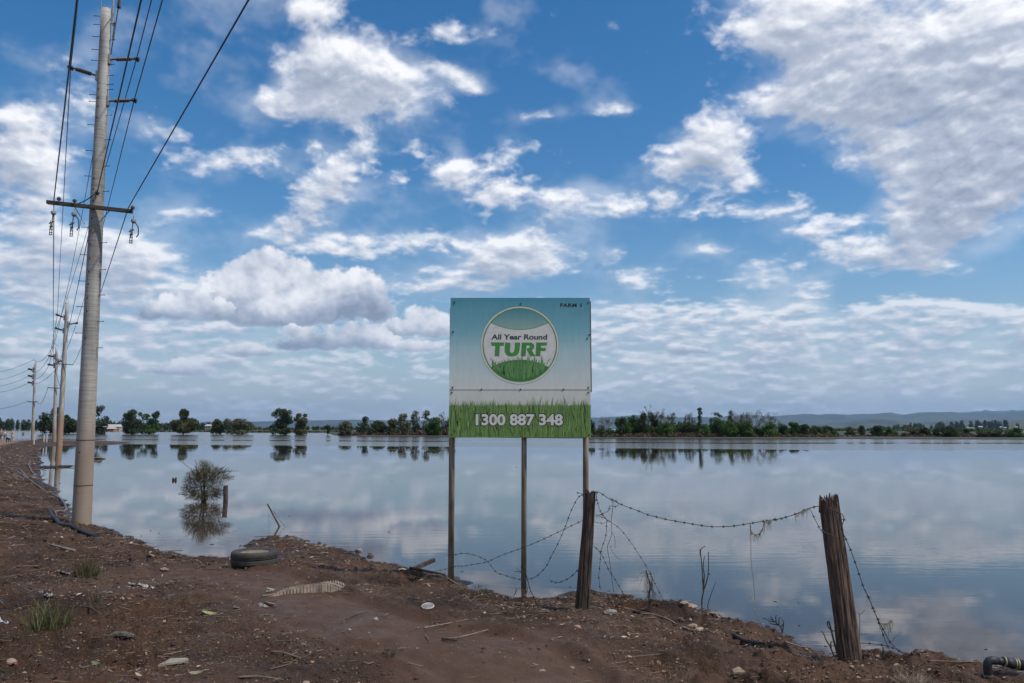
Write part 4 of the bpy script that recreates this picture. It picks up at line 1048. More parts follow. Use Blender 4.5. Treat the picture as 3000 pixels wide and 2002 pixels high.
# ------------------------------------------------------------------ the sign
SD = 10.2
TL = WD(1317.5, 872, SD); TRc = WD(1730, 874, SD); BL = WD(1315, 1281.5, SD); BR = WD(1730, 1283, SD)
sw = (TRc.x - TL.x + BR.x - BL.x) / 2; sh = ((TL.z - BL.z) + (TRc.z - BR.z)) / 2
sx0 = (TL.x + BL.x) / 2; sz0 = (BL.z + BR.z) / 2
split = sz0 + sh * (1281.5 - 1144) / (1281.5 - 872)
SU = sw / 413.5                                     # metres per picture pixel on the sign
def SX(px): return sx0 + (px - 1316.5) * SU
def SZ(py): return sz0 + (1282.3 - py) * SU
sign = empty('farm_sign', 'two-panel turf farm sign with round logo and telephone number on three posts', 'sign', ((sx0 + sw / 2), SD, 0))
def grad_mat(name, stops, axis_lo, axis_hi, rough=.45):
    """printed sheet whose ink runs from colour to colour over its height, with faint weathering"""
    m, t, b = new_mat(name); N = t.nodes.new; L = t.links.new
    g_ = N('ShaderNodeNewGeometry'); s = N('ShaderNodeSeparateXYZ'); L(g_.outputs['Position'], s.inputs[0])
    mr = N('ShaderNodeMapRange'); L(s.outputs[2], mr.inputs[0]); mr.inputs[1].default_value = axis_lo; mr.inputs[2].default_value = axis_hi
    n0 = N('ShaderNodeTexNoise'); n0.inputs['Scale'].default_value = 1.4; n0.inputs['Detail'].default_value = 4
    mp0 = N('ShaderNodeMapping'); mp0.inputs['Scale'].default_value = (1, 1, 2.6); L(g_.outputs['Position'], mp0.inputs[0]); L(mp0.outputs[0], n0.inputs['Vector'])
    ad = N('ShaderNodeMath'); ad.operation = 'MULTIPLY_ADD'; L(n0.outputs[0], ad.inputs[0]); ad.inputs[1].default_value = .12; L(mr.outputs[0], ad.inputs[2])
    sb = N('ShaderNodeMath'); sb.operation = 'SUBTRACT'; L(ad.outputs[0], sb.inputs[0]); sb.inputs[1].default_value = .06
    r = N('ShaderNodeValToRGB'); L(sb.outputs[0], r.inputs[0]); cr_ = r.color_ramp
    cr_.elements[0].position = stops[0][0]; cr_.elements[0].color = (*stops[0][1], 1); cr_.elements[1].position = stops[-1][0]; cr_.elements[1].color = (*stops[-1][1], 1)
    for p, c in stops[1:-1]: e = cr_.elements.new(p); e.color = (*c, 1)
    n1 = N('ShaderNodeTexNoise'); n1.inputs['Scale'].default_value = 9; n1.inputs['Detail'].default_value = 9
    mp = N('ShaderNodeMapping'); mp.inputs['Scale'].default_value = (3, 3, .7); L(g_.outputs['Position'], mp.inputs[0]); L(mp.outputs[0], n1.inputs['Vector'])
    r2 = N('ShaderNodeMapRange'); L(n1.outputs[0], r2.inputs[0]); r2.inputs[1].default_value = .3; r2.inputs[2].default_value = .7; r2.inputs[3].default_value = .95; r2.inputs[4].default_value = 1.03
    sc_ = N('ShaderNodeVectorMath'); sc_.operation = 'SCALE'; L(r.outputs[0], sc_.inputs[0]); L(r2.outputs[0], sc_.inputs[3])
    L(sc_.outputs[0], b.inputs['Base Color']); b.inputs['Roughness'].default_value = rough
    return m
def panel(name, x0, x1, z0, z1, y, th, m, parent, skew=0.0):
    V = [(x0, y, z0), (x1, y, z0), (x1, y, z1), (x0 + skew, y, z1), (x0, y + th, z0), (x1, y + th, z0), (x1, y + th, z1), (x0 + skew, y + th, z1)]
    F = [(0, 1, 2, 3), (5, 4, 7, 6), (1, 5, 6, 2), (4, 0, 3, 7), (3, 2, 6, 7), (4, 5, 1, 0)]
    mb = MB(); mb.add(V, F); return mb.build(name, m, parent)
UPM = grad_mat('faded_sky_print', [(0.0, (.66, .66, .61)), (.16, (.58, .64, .62)), (.40, (.42, .58, .60)), (.66, (.18, .42, .48)), (1.0, (.065, .27, .35))], split, sz0 + sh)
LOM = grad_mat('printed_grass_ground', [(0.0, (.15, .27, .070)), (.45, (.14, .255, .070)), (.66, (.17, .27, .085)), (.70, (.60, .61, .55)), (1.0, (.63, .63, .57))], sz0, split)
panel('upper_panel', sx0 + .003, sx0 + sw, split + .004, sz0 + sh, SD, .012, UPM, sign, .006)
panel('lower_panel', sx0, sx0 + sw - .002, sz0, split - .004, SD + .002, .012, LOM, sign)
SHEET_BACK = mat('rusty_steel_sheet', (.14, .09, .065), (.05, .035, .03), rough=.8, scale=6)
panel('backing_sheet', sx0 + .01, SX(1733.5), SZ(1151), SZ(882), SD + .016, .012, SHEET_BACK, sign)
TIMB = mat('batten_timber', (.16, .12, .085), (.08, .06, .045), rough=.9, scale=8)
for py in (915, 1085, 1180, 1262):
    mb = MB(); mb.box((sx0 + sw / 2, SD + .052, SZ(py)), (sw * .985, .045, .07)); mb.build('batten', TIMB, sign)
PRINTN = [0]
def flat(name, polys, m, parent, y, tints=None):
    """flat print: polygons in sign x,z"""
    V = []; F = []; T_ = []
    for k, P in enumerate(polys):
        n = len(V); V += [(p[0], y, p[1]) for p in P]; F.append(tuple(range(n, n + len(P))))
        if tints is not None: T_ += [tints[k]] * len(P)
    V = np.array(V) - np.array(sign.location[:])
    o = link_mesh(name, V, F, m, parent, tint=np.array(T_) if tints is not None else None)
    return o
def circ(cx, cz, r, n=72, a0=0, a1=2 * math.pi): return [(cx + r * math.cos(a0 + (a1 - a0) * i / n), cz + r * math.sin(a0 + (a1 - a0) * i / n)) for i in range(n)]
ccx, ccz = SX(1250 + 892 / 3.267), SZ(840 + 563 / 3.267); RAD = SU * 375 / 3.267
INKW = mat('faded_white_print', (.70, .68, .63), (.60, .58, .54), rough=.45, scale=14)
INKG = mat('green_print', (.065, .27, .045), (.05, .22, .04), rough=.45, scale=14)
INKD = mat('dark_green_print', (.022, .050, .028), (.018, .04, .022), rough=.45, scale=14)
INKK = mat('black_print', (.012, .012, .013), (.008, .008, .009), rough=.45, scale=14)
logo = flat('logo_disc', [circ(ccx, ccz, RAD)[::1]], INKW, sign, SD - .0003)
grey = mat('grey_print', (.22, .25, .24), None, rough=.5)
def ringp(cx, cz, r0, r1, n=72):
    P = []
    for i in range(n):
        a, b = 2 * math.pi * i / n, 2 * math.pi * (i + 1) / n
        P.append([(cx + r0 * math.cos(a), cz + r0 * math.sin(a)), (cx + r1 * math.cos(a), cz + r1 * math.sin(a)), (cx + r1 * math.cos(b), cz + r1 * math.sin(b)), (cx + r0 * math.cos(b), cz + r0 * math.sin(b))])
    return P
flat('logo_edge', ringp(ccx, ccz - .003, RAD * .998, RAD * 1.006), grey, logo, SD - .0005).location = (0, 0, 0)
flat('logo_ring', ringp(ccx, ccz, RAD * .925, RAD * .955), INKG, logo, SD - .0006)
# sky segment in the top of the disc
r_in = RAD * .925; ya_ = SZ(840 + 350 / 3.267); ym_ = SZ(840 + 415 / 3.267)
a_s = math.asin((ya_ - ccz) / r_in)
arc = [(ccx + r_in * math.cos(a_s + (math.pi - 2 * a_s) * i / 40), ccz + r_in * math.sin(a_s + (math.pi - 2 * a_s) * i / 40)) for i in range(41)]
x1_, x0_ = arc[0][0], arc[-1][0]
dip = [(x0_ + (x1_ - x0_) * i / 30, ya_ + (ym_ - ya_) * (1 - (2 * i / 30 - 1) ** 2)) for i in range(1, 30)]
SEG = grad_mat('logo_sky_print', [(0.0, (.30, .42, .35)), (.5, (.17, .34, .33)), (1.0, (.07, .24, .30))], ym_, ccz + r_in)
flat('logo_sky', [arc + dip], SEG, logo, SD - .0007)
gl = []
for i in range(30): 
    a, b = (dip[i - 1] if i > 0 else (x0_, ya_)), (dip[i] if i < 29 else (x1_, ya_)); w_ = .0028
    gl.append([(a[0], a[1] - w_), (b[0], b[1] - w_), (b[0], b[1] + w_), (a[0], a[1] + w_)])
flat('logo_line', gl, INKG, logo, SD - .0009)
# grassy foot of the disc
rng = np.random.default_rng(33)
TINT = attr_mat('printed_blades', .45, .12)
ha = math.asin((SZ(840 + 775 / 3.267) - ccz) / r_in)
foot = [(ccx + r_in * math.cos(ha + (-math.pi - 2 * ha) * i / 40), ccz + r_in * math.sin(ha + (-math.pi - 2 * ha) * i / 40)) for i in range(41)]
fx1, fx0 = foot[0][0], foot[-1][0]; ftop = SZ(840 + 706 / 3.267); fe = foot[0][1]
hump = [(fx0 + (fx1 - fx0) * i / 30, fe + (ftop - fe) * (1 - (2 * i / 30 - 1) ** 2)) for i in range(1, 30)]
polys = [foot + hump]; tn = [(.055, .19, .045)]
def blade_poly(x, z0, h, lean, w):
    return [(x - w, z0), (x + w, z0), (x + lean * .45 + w * .7, z0 + h * .6), (x + lean, z0 + h), (x + lean * .35 - w * .8, z0 + h * .6)]
for i in range(150):
    x = rng.uniform(-1, 1) * r_in * .78 + ccx; hw = math.sqrt(max(0, r_in ** 2 - (x - ccx) ** 2)); zb = ccz - hw * .985
    topz = fe + (ftop - fe) * (1 - ((x - fx0) / (fx1 - fx0) * 2 - 1) ** 2)
    zb = max(zb, topz - .26); zb = zb + rng.random() * .10
    h = max(.04, topz - zb + rng.uniform(-.07, .05) + (.045 if rng.random() < .2 else 0)); lean = rng.normal() * .03
    if math.hypot(x + lean - ccx, zb + h - ccz) > r_in * .97: continue
    k = rng.random()
    c = (.018, .05, .02) if k < .10 else (.07 + .10 * k, .20 + .13 * k, .05 + .06 * k)
    if k < .10: h = max(.03, min(h, topz - zb - .02))
    polys.append(blade_poly(x, zb, h, lean, rng.uniform(.004, .009))); tn.append(c)
for (bx, top_, w) in ((1102, 655, 10), (1035, 640, 8), (970, 650, 14), (905, 680, 9), (795, 685, 8), (718, 705, 7), (680, 732, 7), (1110, 690, 9), (940, 690, 10)):
    x = SX(1250 + bx / 3.267); z1 = SZ(840 + top_ / 3.267); zb = SZ(840 + 800 / 3.267)
    polys.append([(x - w * SU / 3.3, zb), (x + w * SU / 3.3, zb), (x + w * SU / 5, (zb + z1) / 2), (x + .003, z1), (x - w * SU / 4, (zb + z1) / 2)]); tn.append((.12, .27, .085))
# many separate polygons stacked a hair apart so that no two lie in one plane
def stack_flat(name, polys, tints, y0, parent, step=2.2e-5):
    V = []; F = []; T_ = []
    for k, P in enumerate(polys):
        n = len(V); y = y0 - k * step; V += [(p[0], y, p[1]) for p in P]; F.append(tuple(range(n, n + len(P)))); T_ += [tints[k]] * len(P)
    return link_mesh(name, np.array(V) - np.array(sign.location[:]), F, TINT, parent, tint=np.array(T_))
stack_flat('logo_grass', polys, tn, SD - .0012, logo, 7e-6)
# grass photographed on the lower sheet
polys = []; tn = []
rng = np.random.default_rng(44)
NB = 1500
for i in range(NB):
    x = sx0 + rng.random() * sw; deep = 1 - i / NB
    lz = sz0 + sh * 0 ; topbase = SZ(840 + 1075 / 3.267)
    zt_ = topbase - rng.random() ** 1.2 * .40 + (rng.random() < .16) * rng.random() ** 2 * .07 - .008 + (.03 if x > sx0 + sw * .55 else 0) * rng.random()
    h = rng.uniform(.10, .30); zb = max(sz0 + .002, zt_ - h)
    lean = rng.normal() * .022
    xx = min(max(x, sx0 + .035), sx0 + sw - .04)
    xx = min(max(xx, sx0 + .003 + max(0, -lean)), sx0 + sw - .006 - max(0, lean))
    k = rng.random(); b_ = rng.random()
    c = (.06 + .02 * b_, .135 + .03 * b_, .035) if k < .16 else ((.25 + .08 * b_, .38 + .06 * b_, .13) if k > .80 else (.14 + .09 * b_, .27 + .10 * b_, .065 + .03 * b_))
    polys.append(blade_poly(xx, zb, zt_ - zb, lean, rng.uniform(.0014, .0034))); tn.append(c)
stack_flat('grass_print', polys, tn, SD + .0012, sign, 2.2e-6)

def text_obj(name, body, m, parent, x0, x1, z0, z1, y, bold=.0, shear=0.0, spacing=1.0):
    cu = bpy.data.curves.new(name, 'FONT'); cu.body = body; cu.size = 1; cu.offset = bold; cu.shear = shear; cu.space_character = spacing; cu.resolution_u = 4
    cu.fill_mode = 'FRONT'
    o = bpy.data.objects.new('tmp_text', cu); COL.objects.link(o)
    dg = bpy.context.evaluated_depsgraph_get(); me = bpy.data.meshes.new_from_object(o.evaluated_get(dg)); bpy.data.objects.remove(o)
    co = np.array([v.co[:] for v in me.vertices]); lo = co.min(0); hi = co.max(0)
    cc = np.empty_like(co)
    cc[:, 0] = x0 + (co[:, 0] - lo[0]) / (hi[0] - lo[0]) * (x1 - x0); cc[:, 2] = z0 + (co[:, 1] - lo[1]) / (hi[1] - lo[1]) * (z1 - z0); cc[:, 1] = y
    cc -= np.array(sign.location[:])
    fs = [tuple(p.vertices) for p in me.polygons]
    o = link_mesh(name, cc, fs, m, parent); bpy.data.meshes.remove(me); return o
q = lambda x, y: (SX(1250 + x / 3.267), SZ(840 + y / 3.267))
def put_text(name, body, m, parent, bx, y, **k):
    a = q(bx[0], bx[3]); b_ = q(bx[2], bx[1]); return text_obj(name, body, m, parent, a[0], b_[0], a[1], b_[1], y, **k)
put_text('logo_name', 'All Year Round', INKD, logo, (617, 460, 1157, 512), SD - .0010, bold=.030, shear=.06)
# TURF, cut out as broad letters
def letters():
    S_ = lambda pts: [q(x, y) for x, y in pts]
    L_ = []
    L_.append(S_([(615,538),(742,540),(737,572),(702,572),(694,672),(650,672),(657,572),(622,572)]))                       # T
    U = [(750,540),(802,540),(797,615),(800,632),(812,641),(828,638),(838,622),(842,600),(846,540),(896,540),(890,610),(880,645),(858,666),(825,674),(785,672),(760,655),(748,630),(747,600)]
    L_.append(S_(U))
    L_.append(S_([(912,540),(975,540),(975,568),(957,568),(953,595),(948,672),(903,672)]))                                  # R stem
    L_.append(S_([(975,540),(1005,542),(1026,556),(1033,578),(1026,600),(1008,614),(1040,672),(990,672),(962,616),(955,595),(975,595),(986,588),(988,577),(984,569),(975,568)]))
    L_.append(S_([(1050,540),(1155,538),(1150,570),(1096,570),(1095,592),(1142,592),(1139,621),(1092,621),(1088,672),(1043,672)]))
    return L_
flat('logo_word', letters(), INKG, logo, SD - .0010)
put_text('farm_number', 'FARM 1', INKK, sign, (1282, 160, 1488, 196), SD - .0006, bold=.042, spacing=1.12)
put_text('telephone_outline', '1300 887 348', INKK, sign, (464, 1215, 1308, 1340), SD - .0024, bold=.070)
put_text('telephone_number', '1300 887 348', INKW, sign, (472, 1223, 1300, 1333), SD - .0028, bold=.036)
for (bx, by) in ((260,148),(900,165),(1552,155),(250,432),(1560,465),(1540,502),(250,970),(525,990),(897,990),(1308,990),(1545,972),(243,1020),(1545,1018),(245,1420),(1545,1422)):
    x, z = q(bx, by); mb = MB(); mb.tube([(x, SD + .004, z), (x, SD - .004, z)], .011, 8); mb.build('bolt', DARKST, sign)
    if by in (148, 432, 970): mb = MB(); mb.tube([(x, SD - .004, z - .004), (x + .008, SD - .005, z - .018)], .004, 6); mb.build('bolt', DARKST, sign)
def post_mat():
    m, t, b = new_mat('muddy_galvanised_post'); N = t.nodes.new; L = t.links.new
    g_ = N('ShaderNodeNewGeometry'); s = N('ShaderNodeSeparateXYZ'); L(g_.outputs['Position'], s.inputs[0])
    n = N('ShaderNodeTexNoise'); n.inputs['Scale'].default_value = 6; n.inputs['Detail'].default_value = 8; mp = N('ShaderNodeMapping'); mp.inputs['Scale'].default_value = (2, 2, .6); L(g_.outputs['Position'], mp.inputs[0]); L(mp.outputs[0], n.inputs['Vector'])
    r = N('ShaderNodeValToRGB'); L(n.outputs[0], r.inputs[0]); r.color_ramp.elements[0].position = .32; r.color_ramp.elements[0].color = (.15, .11, .075, 1); r.color_ramp.elements[1].position = .68; r.color_ramp.elements[1].color = (.27, .225, .17, 1)
    L(r.outputs[0], b.inputs['Base Color']); b.inputs['Roughness'].default_value = .75; b.inputs['Metallic'].default_value = .15
    return m
POSTM = post_mat()
for (px, bx, wpx, zb) in ((1324, 1321, 17.4, -.35), (1535.5, 1534.5, 15.6, -.5), (1716, 1716, 17.0, -.4)):
    top = WD(px, 1270, SD + .12); bot = WD(bx, 1700, SD + .12); d = (top - bot).normalized()
    lo_ = bot + d * ((zb - bot.z) / d.z); hi_ = top + d * ((SZ(900) - top.z) / d.z)
    mb = MB(); mb.tube([lo_, hi_], wpx / 2 * SD / FPX, 20); mb.build('post', POSTM, sign, smooth=True)
    if px == 1535.5:
        c_ = WD(1534.5, 1661, SD + .12); mb = MB(); mb.tube([c_ - Vector((0, 0, .012)), c_ + Vector((0, 0, .012))], wpx / 2 * SD / FPX + .002, 20); mb.build('rust_band', DARKST, sign)

# ------------------------------------------------------------------ weathered fence posts and barbed wire
def weathered_wood(name, c1, c2):
    m, t, b = new_mat(name); N = t.nodes.new; L = t.links.new
    tcn = N('ShaderNodeTexCoord'); mp = N('ShaderNodeMapping'); mp.inputs['Scale'].default_value = (24, 24, 3.0); L(tcn.outputs['Object'], mp.inputs[0])
    n = N('ShaderNodeTexNoise'); n.inputs['Scale'].default_value = 1.4; n.inputs['Detail'].default_value = 9; n.inputs['Roughness'].default_value = .72; n.inputs['Distortion'].default_value = .6; L(mp.outputs[0], n.inputs['Vector'])
    r = N('ShaderNodeValToRGB'); L(n.outputs[0], r.inputs[0]); r.color_ramp.elements[0].position = .38; r.color_ramp.elements[0].color = (*c2, 1); r.color_ramp.elements[1].position = .66; r.color_ramp.elements[1].color = (*c1, 1)
    L(r.outputs[0], b.inputs['Base Color']); b.inputs['Roughness'].default_value = .92
    bp = N('ShaderNodeBump'); bp.inputs['Strength'].default_value = .9; bp.inputs['Distance'].default_value = .012; L(n.outputs[0], bp.inputs['Height']); L(bp.outputs[0], b.inputs['Normal'])
    return m
OLDWOOD = weathered_wood('split_hardwood', (.19, .122, .086), (.022, .015, .012))
OLDWOOD2 = weathered_wood('dark_split_hardwood', (.11, .072, .052), (.018, .013, .011))
RUST = mat('rusty_wire', (.055, .038, .032), (.03, .022, .02), rough=.8, scale=30)
def wood_post(name, label, bpx, tpx, D, wb, wt, m, seed, ragged=.1, z_in=.35, cat='fence post', tilt_y=0, group=None):
    b = WD(*bpx, D); t = WD(*tpx, D + tilt_y); rng = np.random.default_rng(seed)
    ax = (t - b); L_ = ax.length; axn = ax.normalized(); lo = b - axn * z_in
    rb = wb / 2 * D / FPX; rt = wt / 2 * D / FPX; n = 84; K = 40
    X = Vector((1, 0, 0)); X = (X - axn * X.dot(axn)).normalized(); Yv = axn.cross(X)
    ang = np.linspace(0, 2 * math.pi, n, endpoint=False)
    groove = np.zeros(n)
    for _ in range(26):
        a = rng.uniform(0, 2 * math.pi); w = rng.uniform(.03, .08); dd = np.abs((ang - a + math.pi) % (2 * math.pi) - math.pi); groove -= rng.uniform(.03, .13) * np.exp(-(dd / w) ** 2)
    sq = 1 / np.maximum(np.abs(np.cos(ang)), np.abs(np.sin(ang))); sq = 1 + (sq - 1) * .45
    tops = np.clip(ragged * (.3 * np.sin(ang * 3 + seed) + rng.normal(size=n) * .5), -ragged, ragged * .7)
    V = []; F = []
    for k in range(K + 1):
        f = k / K
        for i in range(n):
            rad = (rb + (rt - rb) * f) * sq[i] * (1 + groove[i] * (.5 + .5 * math.sin(f * 9 + i * .7)) + .05 * (vnoise(np.array([i * .9]), np.array([f * 7.0]), seed)[0] - .5) * 2)
            ext = (L_ + z_in) * f + (tops[i] if f > .999 else (tops[i] * .6 if f > .97 else 0))
            p = lo + axn * ext + (X * math.cos(ang[i]) + Yv * math.sin(ang[i])) * rad
            V.append(tuple(p))
    for k in range(K):
        for i in range(n): j = (i + 1) % n; F.append((k * n + i, k * n + j, (k + 1) * n + j, (k + 1) * n + i))
    c = len(V); V.append(tuple(lo + axn * (L_ + z_in - ragged * .6)))
    for i in range(n): F.append((K * n + i, K * n + (i + 1) % n, c))
    mb = MB(); mb.add(V, F)
    root = mb.build(name, m); tag(root, label, cat, group)
    return root, b, t
pd1 = G(1704, 1782).y; pd2 = G(2488, 1922).y
post1, pb1, pt1 = wood_post('fence_post', 'dark split timber fence post leaning beside the right leg of the sign', (1706, 1782), (1730, 1443), pd1, 43, 31, OLDWOOD2, 5, .035)
post2, pb2, pt2 = wood_post('fence_post', 'gnarled grey-brown fence post with splintered top leaning left at the right', (2490, 1922), (2428, 1466), pd2, 62, 50, OLDWOOD, 8, .07)
# splinters of the right post
mb = MB(); rng = np.random.default_rng(3)
for (x, y, h, w) in ((2402, 1472, 9, 4), (2411, 1462, 6, 5), (2422, 1455, 11, 4), (2431, 1449, 9, 5), (2438, 1456, 10, 5), (2446, 1466, 7, 4)):
    a = WD(x, y + 30, pd2 + rng.uniform(-.03, .03)); b_ = WD(x, y - h * .5, pd2); s = w * pd2 / FPX
    mb.tube([a, a.lerp(b_, .6), b_], [s * .9, s * .8, s * .25], 5)
o = mb.build('splinter', OLDWOOD); o.location = Vector(o.location) - Vector(post2.location); o.parent = post2

def pxpath(pts, origin, scale): return [(origin[0] + x / scale, origin[1] + y / scale) for x, y in pts]
def smooth_path(P, n=6):
    """Catmull-Rom through the points"""
    P = [Vector(p) for p in P]; out = []
    for i in range(len(P) - 1):
        p0, p1, p2, p3 = P[max(i - 1, 0)], P[i], P[i + 1], P[min(i + 2, len(P) - 1)]
        for k in range(n):
            t = k / n; out.append(.5 * ((2 * p1) + (p2 - p0) * t + (2 * p0 - 5 * p1 + 4 * p2 - p3) * t * t + (3 * p1 - p0 - 3 * p2 + p3) * t ** 3))
    out.append(P[-1]); return out
def strand(name, label, pts, d0, d1, r=.0022, barbs=True, m=RUST, cat='barbed wire', jit=0, seed=0, group=None):
    n = len(pts); rng = np.random.default_rng(seed + 17)
    W_ = [WD(x, y, d0 + (d1 - d0) * i / max(1, n - 1)) for i, (x, y) in enumerate(pts)]
    P = smooth_path(W_)
    mb = MB(); mb.tube(P, r, 5)
    if not barbs:
        return tag(mb.build(name, m), label, cat, group)
    bb = MB(); acc = 0
    for i in range(len(P) - 1):
        seg = (P[i + 1] - P[i]).length; acc += seg
        if acc > .085:
            acc = 0; p = P[i]; T_ = (P[i + 1] - P[i]).normalized()
            A = T_.orthogonal().normalized(); A.rotate(__import__('mathutils').Quaternion(T_, rng.uniform(0, 6.28))); B = T_.cross(A)
            bb.tube([p - T_ * .008, p + T_ * .008], r * 2.1, 5)
            bb.tube([p - A * .016, p + A * .016 + T_ * .003], r * .75, 3); bb.tube([p - B * .016 + T_ * .004, p + B * .016], r * .75, 3)
    root = empty(name, label, cat, P[0], group)
    mb.build('strand', m, root); bb.build('barbs', m, root)['kind'] = 'stuff'
    return root
c3 = ((1250, 1400), 3.917); c4 = ((1700, 1400), 3.137); c5 = ((2200, 1400), 2.605); c7 = ((2400, 1700), 3.917)
topw = pxpath([(120,200),(150,205),(160,130),(270,195),(400,255),(520,300),(620,340),(700,360),(800,385),(910,405),(1000,420),(1100,437),(1210,450),(1370,447),(1500,430),(1680,400),(1860,374)], *c4) + pxpath([(110,330),(190,320),(300,292),(370,265),(440,235),(520,217),(560,222)], *c5)
strand('barbed_wire', 'rusty barbed wire sagging between the two timber fence posts', topw, pd1, pd2, .0036)
strand('barbed_wire', 'barbed wire looping low from the left post to behind the sign posts', pxpath([(1800,190),(1780,200),(1730,240),(1650,400),(1580,590),(1490,790),(1430,900),(1370,1020),(1260,1130),(1150,1168),(1050,1165),(900,1120),(800,1085),(740,1010),(700,960),(650,930),(540,885),(410,868),(320,885),(230,887)], *c3), pd1, SD, .003)
strand('barbed_wire', 'taut barbed wire slanting down left from the middle of the left post', pxpath([(1800,485),(1580,590),(1350,700),(1140,790),(1000,840),(850,895),(690,965),(540,995),(420,1015),(340,1015),(240,1045),(90,1075)], *c3), pd1, SD + .1, .0026)
strand('barbed_wire', 'short broken barbed wire curling left from the foot of the left post', pxpath([(1745,1050),(1720,1075),(1650,1140),(1570,1185),(1500,1205),(1450,1195),(1410,1180)], *c3), pd1, pd1 + .5, .003)
strand('barbed_wire', 'stray barbed end sticking out left of the top of the left post', pxpath([(1800,200),(1765,180),(1725,172)], *c3), pd1, pd1 - .05, .003)
strand('barbed_wire', 'barbed wire hanging almost straight down beside the left post', pxpath([(148,180),(165,250),(195,330),(235,380),(240,480),(225,570),(200,640),(188,700),(180,800),(170,900),(180,1000),(186,1032)], *c4), pd1, pd1 + .3, .0026)
strand('barbed_wire', 'barbed wire falling from the left post to the edge of the mud', pxpath([(122,632),(160,660),(200,710),(230,780),(270,860),(320,935),(370,1020),(410,1090),(440,1110),(520,1118),(590,1095)], *c4), pd1, pd1 + .8, .0026)
strand('barbed_wire', 'barbed wire running from the left post down across the mud to the sticks', pxpath([(136,360),(200,362),(260,395),(320,435),(375,480),(450,575),(530,690),(615,830),(700,1000),(780,1150),(840,1230),(905,1335)], *c4), pd1, G(1988, 1825).y, .0024)
strand('barbed_wire', 'tangled barbed loop right of the top of the left post', pxpath([(136,350),(180,340),(230,320),(262,300),(272,260),(330,265),(352,240),(330,215),(270,185)], *c4), pd1, pd1 - .1, .0026)
strand('barbed_wire', 'small barbed loop below the tangle on the left post', pxpath([(134,400),(150,412),(200,418),(245,410),(252,395),(225,365),(205,340),(170,345),(138,330)], *c4), pd1, pd1 + .1, .0024)
strand('wire', 'thin plain wire hanging from the sagging strand near the left post', pxpath([(302,205),(298,290),(286,380),(290,500),(270,580),(250,640),(268,760),(285,880),(300,1000),(306,1050)], *c4), pd1, pd1 + .1, .0028, False, cat='wire')
strand('vine', 'dry forked vine dangling between the left post and the water', pxpath([(292,505),(315,550),(320,600),(318,650)], *c4), pd1, pd1, .0022, False, cat='vine')
strand('vine', 'thin dry tendril curving right below the forked vine', pxpath([(275,620),(300,690),(350,740),(370,745)], *c4), pd1, pd1, .0018, False, cat='vine')
strand('wire', 'long limp wire hanging from the sagging strand down to the mud', pxpath([(1565,420),(1568,600),(1570,760),(1590,940),(1603,1080),(1610,1200),(1600,1215),(1660,1340),(1740,1470),(1830,1560)], *c4), (pd1 + pd2) / 2 - .2, G(2283, 1897).y, .0028, False, cat='wire', m=mat('straw_wrapped_wire', (.22, .16, .11), (.12, .09, .065), rough=.9, scale=30))
STRAW = mat('dry_straw', (.30, .23, .15), (.17, .125, .08), rough=.95, scale=20)
def fuzzy(name, label, pts, d, r, n, seed, ln=.05, m=STRAW, cat='dry grass'):
    rng = np.random.default_rng(seed); P = smooth_path([WD(x, y, d) for x, y in pts]); mb = MB()
    mb.tube(P, r, 5)
    for _ in range(n):
        p = P[rng.integers(len(P))]; e = p + Vector((rng.normal() * .25, rng.normal() * .2, -abs(rng.normal()))) * ln
        mb.tube([p, (p + e) / 2 + Vector((rng.normal(), 0, 0)) * ln * .15, e], [r * .3, r * .25, r * .15], 3, caps=False)
    return tag(mb.build(name, m), label, cat)
fuzzy('dry_grass', 'wisp of dry grass caught in a loop under the sagging wire', pxpath([(1562,425),(1570,490),(1600,520),(1640,515),(1675,470),(1690,410)], *c4), (pd1 + pd2) / 2 - .3, .005, 70, 1)
fuzzy('dry_grass', 'tuft of dry grass snagged on the wire near the right post', pxpath([(340,300),(370,270),(400,262),(440,240)], *c5), pd2 + .05, .005, 34, 2, .035)
fuzzy('dry_grass', 'small tuft of dry grass snagged on the middle of the wire', pxpath([(100,332),(130,335),(155,325)], *c5), pd2 + .2, .005, 40, 3)
fuzzy('hanging_weed', 'dark clump of dried weed hanging on the slanting wire over the water', pxpath([(605,850),(620,900),(640,990),(630,1080),(640,1140)], *c4), pd1 + .15, .005, 90, 4, .17, m=mat('dried_weed', (.09, .065, .045), (.045, .034, .026), rough=.95, scale=20), cat='hanging weed')
fuzzy('hanging_weed', 'second strand of dried weed hanging beside the dark clump', pxpath([(640,860),(660,930),(650,1010),(690,1060)], *c4), pd1 + .15, .004, 50, 5, .13, m=MATS['dried_weed'], cat='hanging weed')
strand('barbed_wire', 'barbed wire running down right from the top of the right post', pxpath([(590,230),(660,260),(700,285),(710,320),(698,360),(695,400),(725,470),(760,550),(800,660),(830,750),(865,850),(900,920),(945,1030),(985,1110),(1060,1250),(1130,1320),(1190,1365)], *c5), pd2 - .12, G(2655, 1925).y, .0036)
strand('barbed_wire', 'doubled barbed strand beside the wire right of the right post', pxpath([(870,850),(935,1000),(975,1110),(1010,1200),(1040,1280),(1055,1305)], *c5), pd2 - .05, pd2 - .1, .0032)
strand('barbed_wire', 'low barbed wire crossing from the foot of the right post over the mud', pxpath([(600,1285),(660,1280),(830,1262),(940,1270),(1060,1290),(1200,1350),(1300,1380),(1400,1400),(1563,1440)], *c5), pd2 + .15, G(2800, 1953).y, .003)
strand('barbed_wire', 'short barbed wire tied from the sagging strand to the left side of the right post', pxpath([(440,235),(455,250),(490,320),(530,395),(545,420)], *c5), pd2, pd2 - .1, .0026)
strand('wire', 'wire bound across the upper part of the right post', pxpath([(535,395),(570,420),(640,450),(700,480)], *c5), pd2 - .155, pd2 - .155, .003, False, cat='wire')
